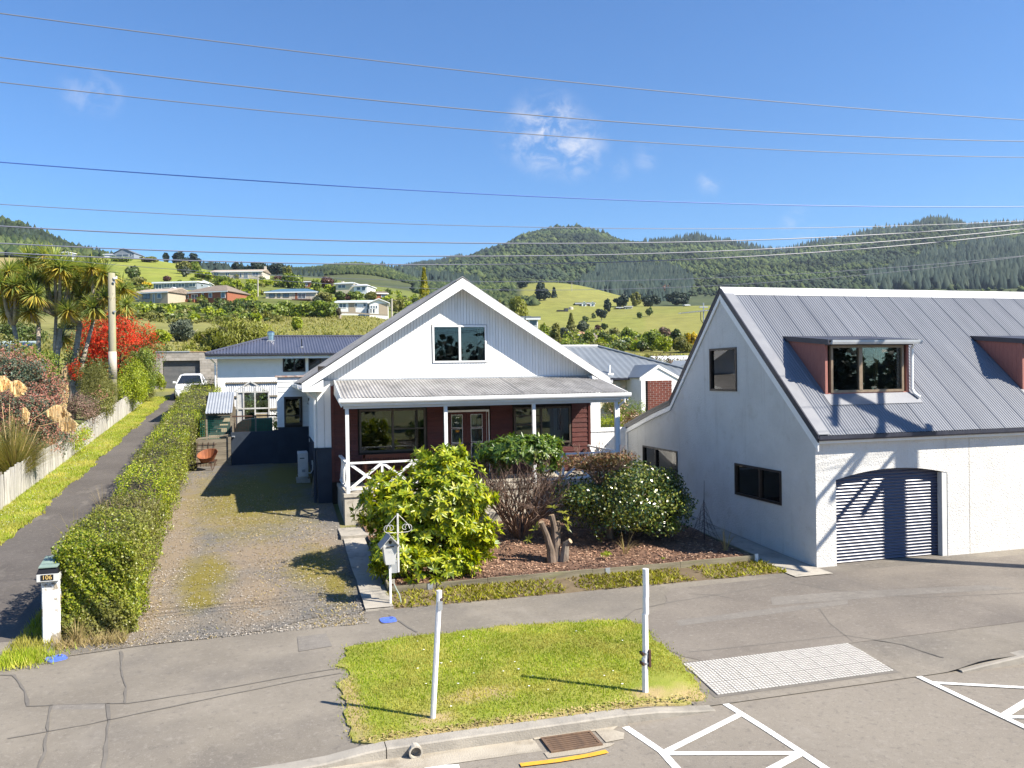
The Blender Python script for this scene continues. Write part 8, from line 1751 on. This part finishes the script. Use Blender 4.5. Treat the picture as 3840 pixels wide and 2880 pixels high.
for lab, x_, yb, yt, d in (('pale concrete power pole left of the blue roof', 967, 1100, 1034, 214), ('leaning timber lamp pole right of the white hillside house', 1469, 1165, 1120, 158), ('white pole on the paddock hill top', 2144, 1080, 1060, 520)):
    a_, b_ = at(x_, yb, d), at(x_, yt, d); hp_ = thing('hill_pole', lab, 'pole', tuple(a_)); MB().tube([(a_[0], a_[1], a_[2]-2), b_], .17, 6).build('shaft', M['concrete_pale'], hp_); u_ = RGT*.9; MB().bar(b_-u_-np.array((0, 0, .3)), b_+u_-np.array((0, 0, .3)), .12, .12).build('crossarm', M['timber'], hp_)
# ------------------------------------------------------------------ trees and shrubs on the hillside
def htree(name, label, x, yb, yt, wpx, d, kind, cat='tree', group='trees and shrubs on the hillside', trunk=None):
    d = hit(x, yb, d) if d > 66 else d
    b = at(x, yb, d); h = (yb-yt)/FPX*d; wd = wpx/FPX*d*1.08; g_ = zt(b[0], b[1]) if d > 62 else gz(b[0], b[1])
    if trunk is None and (g_ < b[2] or g_ < b[2]+h*.4): h += b[2]-g_; b[2] = g_
    gz_ = min(g_, b[2])
    t = thing(name, label, cat, (b[0], b[1], b[2]), group); L = max(.14, d*.0031); n = int(min(3000, max(220, wpx*h/d*FPX*.42)))
    c = np.array((b[0], b[1], b[2]+h*.48)); rad = (wd/2, wd/2*.85, h*.54); mt = L_[kind if kind in L_ else 'pine']
    if kind in ('cone', 'gold', 'conifer'):
        mt = L_['gold'] if kind == 'gold' else (L_['olive'] if kind == 'cone' else L_['pine']); k = NR.uniform(0, 1, n)**.75; a = NR.uniform(0, 2*PI, n); tier = .72+.28*np.abs(((k*7) % 1)*2-1)
        rr = (1-k)*wd/2*tier*NR.uniform(.55, 1.05, n)+.05; P = np.stack([b[0]+rr*np.cos(a), b[1]+rr*np.sin(a), b[2]+h*.04+h*.96*k], 1); N_ = np.stack([np.cos(a), np.sin(a), np.full(n, .5)], 1)
        foliage(t, P, N_, L*1.15, L*.6, mt, 'crown', .6); MB().tube([(b[0], b[1], gz_-1), (b[0], b[1], b[2]+h*.6), (b[0], b[1], b[2]+h*.95)], [max(.1, wd*.05), max(.07, wd*.03), .03], 6).build('trunk', M['bark'], t); return t
    if kind == 'pine':
        P, N_ = blob_points((c[0], c[1], b[2]+h*(.62 if trunk else .5)), (wd/2, wd*.4, h*(.42 if trunk else .54)), n, 14, .36)
    elif kind == 'willow':
        P, N_ = blob_points(c, rad, n, 16, .38); k = len(P); P2 = P.copy(); P2[:, 2] -= NR.uniform(.1, .5, k)*h*.45; P2[:, 2] = np.maximum(P2[:, 2], b[2]); P = np.concatenate([P, P2]); N_ = np.concatenate([N_, N_*np.array([1, 1, .1])])
        V, Fq = leaf_quads(P, N_, L*1.7, L*.5, .5, 1.3); npmesh('crown', V, Fq, mt, t); limbs(t, (b[0], b[1], gz_), [(b[0]+wd*.3*math.cos(q*1.26), b[1]+wd*.25*math.sin(q*1.26), b[2]+h*.7) for q in range(5)], wd*.035, M['bark']); return t
    else: P, N_ = blob_points(c, rad, n, 14, .40)
    foliage(t, P, N_, L, L*.7, mt, 'crown')
    lo = b[2]-.3 if trunk is None else b[2]
    tg = [(b[0]+wd*.28*math.cos(q*1.57), b[1]+wd*.2*math.sin(q*1.57), b[2]+h*.55) for q in range(4)]
    if trunk: b0 = at(x, trunk, d); limbs(t, (b[0], b[1], b0[2]), tg, max(.06, wd*.035), M['palebark'], 'trunk', .5)
    else: limbs(t, (b[0], b[1], min(gz_, b[2])-.3), tg, max(.06, wd*.03), M['bark'], 'trunk', .4, 4)
    return t
TR = [
 ('weeping_willow', 'big yellow-green weeping willow behind the block garage and dark roof', 900, 1318, 1182, 285, 82, 'willow'),
 ('weeping_willow', 'smaller golden willow mound left of the big weeping willow', 790, 1315, 1225, 120, 86, 'willow'),
 ('garden_tree', 'small round-headed tree on a pale forked trunk above the block garage', 700, 1282, 1196, 132, 67, 'greygreen', 1322),
 ('yellow_shrub', 'pale yellow-green shrub left of the round-headed tree', 600, 1288, 1228, 90, 74, 'lime'),
 ('yellow_tree', 'young yellow-green tree alone on the grass slope below the shrub bank', 1114, 1240, 1186, 48, 118, 'lime'),
 ('golden_conifer', 'golden-tipped conifer rising behind the left roof slope of the cottage', 1592, 1150, 1004, 104, 118, 'gold'),
 ('weeping_tree', 'olive weeping tree just right of the gable peak', 1938, 1205, 1098, 92, 190, 'willow'),
 ('small_conifer', 'slim green conifer close to the right roof slope', 1874, 1158, 1126, 16, 230, 'cone'),
 ('conifer', 'broad olive green conifer standing alone in front of the paddock', 2142, 1262, 1176, 54, 165, 'cone'),
 ('paddock_pine', 'tallest dark pine on the ridge left of the green paddock hill', 2026, 1128, 1050, 42, 470, 'pine'),
 ('paddock_pine', 'wide dark pine at the foot of the tallest ridge pine', 2040, 1130, 1078, 56, 460, 'pine'),
 ('paddock_pine', 'slim dark pine set apart right of the ridge pines', 2078, 1118, 1079, 25, 450, 'conifer'),
 ('ridge_pine', 'dark round pine above the bush just left of the paddock', 1958, 1082, 1050, 46, 520, 'pine'),
 ('ridge_pine', 'broad dark tree in the bush right of the gable peak', 1892, 1112, 1076, 44, 430, 'pine'),
 ('lone_pine', 'lone dark pine with visible trunk at the paddock valley', 2256, 1206, 1152, 46, 250, 'pine', 1214),
 ('tall_pine', 'tall narrow pine behind the lone paddock pine', 2278, 1172, 1118, 30, 300, 'pine'),
 ('valley_shrub', 'small dark round shrub left of the lone paddock pine', 2226, 1196, 1172, 16, 252, 'darkgreen'),
 ('paddock_bush', 'smaller left one of two round bushes on the right paddock', 2398, 1196, 1168, 22, 330, 'darkgreen'),
 ('paddock_bush', 'larger right one of two round bushes on the right paddock', 2435, 1187, 1149, 29, 330, 'darkgreen'),
 ('macrocarpa', 'broad dark macrocarpa by the dark barn', 2330, 1152, 1102, 60, 440, 'pine'),
 ('macrocarpa', 'brown-tinged tall tree among the dark pines above the barns', 2385, 1150, 1088, 42, 445, 'olive'),
 ('macrocarpa', 'dark pine mass right of the brown-tinged tree above the right paddock', 2440, 1150, 1105, 80, 460, 'pine'),
 ('macrocarpa', 'low dark pines along the top edge of the right paddock', 2540, 1146, 1096, 110, 480, 'pine'),
 ('pale_gum', 'tall pale gum tree against the dark plantation', 2400, 1120, 1058, 40, 620, 'greygreen'),
 ('pale_gum', 'pinkish-grey gum tree in the dark plantation, right one', 2500, 1112, 1062, 44, 640, 'pinkbrown'),
 ('round_tree', 'large bright green tree left of the stucco garage rear slope', 2445, 1318, 1236, 92, 98, 'mid'),
 ('round_tree', 'lime green tree in front of the large bright green tree', 2490, 1325, 1256, 76, 94, 'lime'),
 ('round_tree', 'olive rounded tree touching the garage bargeboard', 2560, 1326, 1258, 80, 92, 'olive'),
 ('round_tree', 'pale olive tree half behind the garage bargeboard', 2600, 1322, 1262, 60, 90, 'olive'),
 ('round_tree', 'dark green round tree behind the olive ones', 2535, 1268, 1222, 52, 130, 'darkgreen'),
 ('bare_tree', 'grey leafless-looking tree behind the large bright green tree', 2492, 1268, 1222, 46, 135, 'pinkbrown'),
 ('yellow_broom', 'bright yellow flowering shrub beside the garage rear slope', 2592, 1270, 1236, 52, 125, 'yellow'),
 ('yellow_broom', 'yellow-green shrub below the grey tree', 2520, 1290, 1255, 42, 112, 'lime'),
 ('shrub', 'dark shrub low in front of the bright green tree', 2410, 1322, 1276, 50, 96, 'darkgreen'),
 ('shrub', 'red-brown flax-like shrub at the grass slope end', 2384, 1294, 1272, 22, 118, 'rustflower'),
 ('shrub', 'mid green tree in the middle of the valley gardens', 2352, 1280, 1226, 50, 135, 'mid'),
 ('shrub', 'olive tree left of the valley middle tree', 2306, 1270, 1226, 44, 150, 'olive'),
 ('shrub', 'copper shrub behind the tan hip-roofed cottage', 2242, 1242, 1214, 26, 205, 'copper'),
 ('shrub', 'dark rounded shrub between copper shrub and lone pine', 2268, 1240, 1212, 30, 205, 'darkgreen'),
 ('shrub', 'dark green tree right of the broad olive conifer', 2186, 1250, 1200, 48, 190, 'greygreen'),
 ('shrub', 'rounded dark bush above the cottages', 2194, 1210, 1184, 30, 225, 'darkgreen'),
 ('shrub', 'grey-green shrub at the foot of the broad olive conifer', 2114, 1268, 1226, 46, 150, 'greygreen'),
 ('shrub', 'tall green shrub beside the glazed bay', 2042, 1262, 1196, 40, 112, 'mid'),
 ('shrub', 'feathery olive shrub right of the glazed bay', 2082, 1256, 1204, 44, 130, 'olive'),
 ('cabbage_palm', 'pale spiky cabbage palm by the right gable slope', 2048, 1290, 1246, 40, 88, 'lime'),
 ('shrub', 'green shrub hump in front of the brown tiled cottage', 2208, 1292, 1240, 44, 135, 'mid'),
 ('shrub', 'dark shrub right of the brown tiled cottage', 2262, 1290, 1244, 44, 132, 'darkgreen'),
 ('shrub', 'pale green shrub above the grass slope', 2300, 1292, 1252, 40, 128, 'lime'),
 ('shrub', 'tall weeds and shrubs along the top of the rear slate-grey roof', 2230, 1318, 1282, 130, 80, 'olive'),
 ('shrub', 'bushy green weeds left on the slope behind the slate-grey roof', 2130, 1310, 1266, 110, 82, 'mid'),
 ('round_conifer', 'dark olive dome-shaped conifer on the bright paddock', 498, 1052, 992, 58, 285, 'darkgreen'),
 ('hill_tree', 'tall olive tree left of the long cream house', 690, 1030, 970, 58, 320, 'olive'),
 ('hill_tree', 'dark green tree next to the long cream house', 735, 1024, 972, 48, 318, 'mid'),
 ('hill_tree', 'grey leafy tree in front of the two tall trees', 700, 1040, 996, 40, 295, 'greygreen'),
 ('copper_shrub', 'copper-leaved shrub at the lower paddock edge', 624, 1056, 1032, 40, 270, 'copper'),
 ('yellow_shrub', 'yellow-green shrub mound left of the long cream house', 766, 1050, 1014, 74, 282, 'lime'),
 ('garden_shrub', 'green shrub below the long cream house left end', 838, 1080, 1032, 80, 262, 'mid'),
 ('garden_shrub', 'yellow-green tree below the long cream house', 890, 1090, 1048, 56, 250, 'lime'),
 ('clipped_hedge', 'clipped yellow-green hedge below the cream house chimney', 970, 1072, 1047, 125, 262, 'lime'),
 ('garden_shrub', 'green tree beside the concrete power pole', 940, 1102, 1062, 60, 230, 'mid'),
 ('copper_tree', 'dark copper tree left of the tall green hillside trees', 1050, 1062, 1034, 55, 262, 'copper'),
 ('hill_tree', 'tall green tree behind the blue roof', 1096, 1082, 1018, 84, 255, 'mid'),
 ('hill_tree', 'slender yellow-green poplar on the skyline', 1076, 1040, 990, 38, 300, 'olive'),
 ('copper_tree', 'dark copper beech beside the tall cream house', 1226, 1082, 1034, 58, 262, 'copper'),
 ('lime_tree', 'bright lime tree below the copper beech', 1240, 1102, 1062, 50, 228, 'lime'),
 ('hill_tree', 'olive tree right of the blue-roofed house', 1215, 1136, 1092, 66, 205, 'olive'),
 ('hill_tree', 'grey-green shrub by the brown timber deck', 1188, 1138, 1112, 40, 205, 'greygreen'),
 ('hill_tree', 'green tree between the copper beech and tall green trees', 1186, 1096, 1042, 46, 246, 'mid'),
 ('hill_tree', 'dark shrub below the tall cream house', 1276, 1130, 1092, 50, 208, 'darkgreen'),
 ('hill_tree', 'green tree in front of the white balconied wing', 1336, 1130, 1088, 70, 205, 'mid'),
 ('hill_tree', 'copper shrub at the left of the tree before the balconied wing', 1300, 1128, 1100, 36, 200, 'copper'),
 ('hill_tree', 'olive shrub right of the balconied wing', 1390, 1126, 1092, 56, 210, 'olive'),
 ('hill_tree', 'round green tree right of the white hillside house', 1490, 1170, 1118, 60, 175, 'olive'),
 ('hill_tree', 'yellow-green shrubs near the golden conifer foot', 1528, 1172, 1130, 66, 150, 'lime'),
 ('hill_tree', 'dark shrub at the golden conifer foot', 1570, 1160, 1112, 50, 150, 'darkgreen'),
 ('skyline_pine', 'lone dome-shaped dark tree on the skyline', 623, 970, 946, 22, 560, 'pine'),
 ('skyline_pine', 'big dark pine clump on the skyline over the paddock', 676, 974, 940, 62, 560, 'pine'),
 ('skyline_pine', 'dark pine clump tapering right of the big skyline clump', 728, 976, 950, 52, 560, 'pine'),
 ('skyline_pine', 'grey-green pine row left of the cream house chimney', 812, 1006, 982, 110, 480, 'pine'),
 ('skyline_pine', 'umbrella-shaped skyline pine above the cream house', 888, 1010, 982, 42, 480, 'pine'),
 ('skyline_pine', 'dark pine row above the cream house chimney', 955, 1028, 984, 110, 470, 'pine'),
 ('skyline_pine', 'dark pine row right of the cream house chimney', 1040, 1032, 986, 80, 470, 'pine'),
 ('paddock_shrub', 'scrubby shrubs along the top fence of the bright paddock', 560, 984, 962, 80, 385, 'olive'),
 ('paddock_shrub', 'scrub below the skyline gabled house', 450, 982, 962, 90, 395, 'mid'),
 ('paddock_shrub', 'brown scrub left of the skyline gabled house', 352, 986, 964, 110, 400, 'olive'),
 ('garden_shrub', 'green tree mound left of the tan house', 460, 1108, 1046, 100, 215, 'mid'),
 ('garden_shrub', 'olive shrub at the foot of the dome-shaped conifer', 520, 1080, 1036, 60, 240, 'olive'),
 ('yellow_broom', 'yellow broom shrub left of the blue-grey house', 545, 1080, 1056, 50, 238, 'yellow'),
 ('far_left_tree', 'dark green trees behind the cabbage tree at the left edge', 70, 1300, 1200, 200, 75, 'darkgreen'),
 ('far_left_tree', 'olive bank of shrubs left of the scarlet tree', 300, 1235, 1165, 190, 100, 'olive'),
]
for q in TR: htree(q[0], q[1], q[2], q[3], q[4], q[5], q[6], q[7], 'shrub' if any(s in q[0] for s in ('shrub', 'broom', 'bush', 'hedge')) else 'tree', None, q[8] if len(q) > 8 else None)
def bank(label, pts, d, kind, n=700):
    """a long bank of shrubs grown into one mass"""
    b = at(pts[0][0], pts[0][1], d); t = thing('shrub_bank', label, 'shrub bank', tuple(b)); PP, NN = [], []
    for (x, yb, yt, wpx) in pts:
        c = at(x, (yb+yt)/2, d+R.uniform(-4, 4)); h = (yb-yt)/FPX*d; wd = wpx/FPX*d; P, N_ = blob_points(c, (wd/2, wd*.4, h*.55), n, 9, .42); PP.append(P); NN.append(N_)
    foliage(t, np.concatenate(PP), np.concatenate(NN), .62*d/170, .44*d/170, L_[kind], 'foliage')
bank('dense green shrub bank below the tan and brick houses', [(x, 1214+R.uniform(-6, 6), 1132+R.uniform(-10, 12), 120) for x in range(490, 770, 28)], 172, 'mid', 800)
bank('evergreen shrub bank between the brick house and the blue-roofed house', [(x, 1212+R.uniform(-6, 6), 1124+R.uniform(-10, 14), 120) for x in range(770, 990, 28)], 168, 'darkgreen', 800)
bank('long evergreen shrub bank under the blue-roofed house', [(x, 1212-(x-980)*.05+R.uniform(-6, 6), 1130+R.uniform(-6, 6), 116) for x in range(985, 1250, 27)], 162, 'mid', 800)
bank('sunlit olive shrub strip below the evergreen shrub banks at left', [(x, 1248+R.uniform(-6, 6), 1192+R.uniform(-8, 8), 110) for x in range(590, 860, 36)], 140, 'olive', 500)
bank('olive scrub bank behind the scarlet tree and wooden pole', [(x, 1224+R.uniform(-6, 6), 1140+R.uniform(-10, 10), 120) for x in range(330, 500, 34)], 165, 'olive', 560)
def undergrowth(name, n, xr, rr, kinds, ok):
    for kind in kinds:
        PP, NN = [], []
        for _ in range(n):
            px, r = R.uniform(*xr), rr[0]+(rr[1]-rr[0])*R.random()**1.3; x, y, z = pos(px, r)
            if not ok(px, r, x, y): continue
            s_ = R.uniform(.5, 1.5)*(r/160)**.5; P, N_ = blob_points((x, y, z+s_*.5), (s_*1.2, s_, s_*R.uniform(.6, 1.2)), 70, 4, .5); PP.append(P); NN.append(N_)
        if PP: foliage(None, np.concatenate(PP), np.concatenate(NN), .5*(rr[0]+rr[1])/400+.12, .36*(rr[0]+rr[1])/400+.08, L_[kind], name)['kind'] = 'stuff'
undergrowth('undergrowth', 170, (250, 1560), (150, 330), ('mid', 'olive', 'darkgreen', 'lime'), lambda px, r, x, y: not (120 < px < 660 and 255 < r) and not (r > 300 and px < 780) and not (px > 1050 and r < 172) and _ns.noise((x*.03, y*.03, 1)) > -.15 and not any(abs(px-a) < w_ and abs(r-q) < 14 for a, w_, q in ((770, 120, 187), (560, 100, 196), (680, 140, 230), (890, 130, 280), (1092, 130, 206), (1350, 120, 156), (1310, 90, 230))))
undergrowth('undergrowth', 240, (1980, 2640), (84, 250), ('mid', 'olive', 'darkgreen', 'lime'), lambda px, r, x, y: _ns.noise((x*.05, y*.05, 1)) > -.05 and not (2280 < px < 2400 and r < 122) and not (px > 2330 and r > 190))
undergrowth('undergrowth', 70, (500, 1500), (76, 120), ('olive', 'willow'), lambda px, r, x, y: _ns.noise((x*.06, y*.06, 2)) > .12)
# trees and verge across the road, behind the viewpoint: what the windows reflect
sheet('far_verge', lin(-150, 150, 5), [-120, -60, -9], lambda x, y: ROADZ+.1, M['soil'])
PP, NN = [], []
for k in range(46):
    x = -66+2.9*k+R.uniform(-1, 1); h_ = R.uniform(7, 12); P, N_ = blob_points((x, -24+R.uniform(-4, 3), h_*.5), (R.uniform(2.2, 3.6), 2.6, h_*.55), 300, 12, .42); PP.append(P); NN.append(N_)
foliage(None, np.concatenate(PP), np.concatenate(NN), 1.0, .75, L_['pine'], 'treeline')['kind'] = 'stuff'
# ------------------------------------------------------------------ the air over the valley
zt_ = float(ZZ.max())+45
hz = MB().box(-2480, 2640, -165, 2640, -1.6, zt_).build('haze', bpy.data.materials.new('valley_haze')); hz['kind'] = 'stuff'
hm = hz.data.materials[0]; hm.use_nodes = True; hn = hm.node_tree; hn.nodes.clear(); ho = hn.nodes.new('ShaderNodeOutputMaterial'); hv_ = hn.nodes.new('ShaderNodeVolumePrincipled'); hv_.inputs['Color'].default_value = (.72, .84, 1, 1); hv_.inputs['Density'].default_value = .000075; hv_.inputs['Anisotropy'].default_value = .2
hn.links.new(hv_.outputs[0], ho.inputs['Volume'])
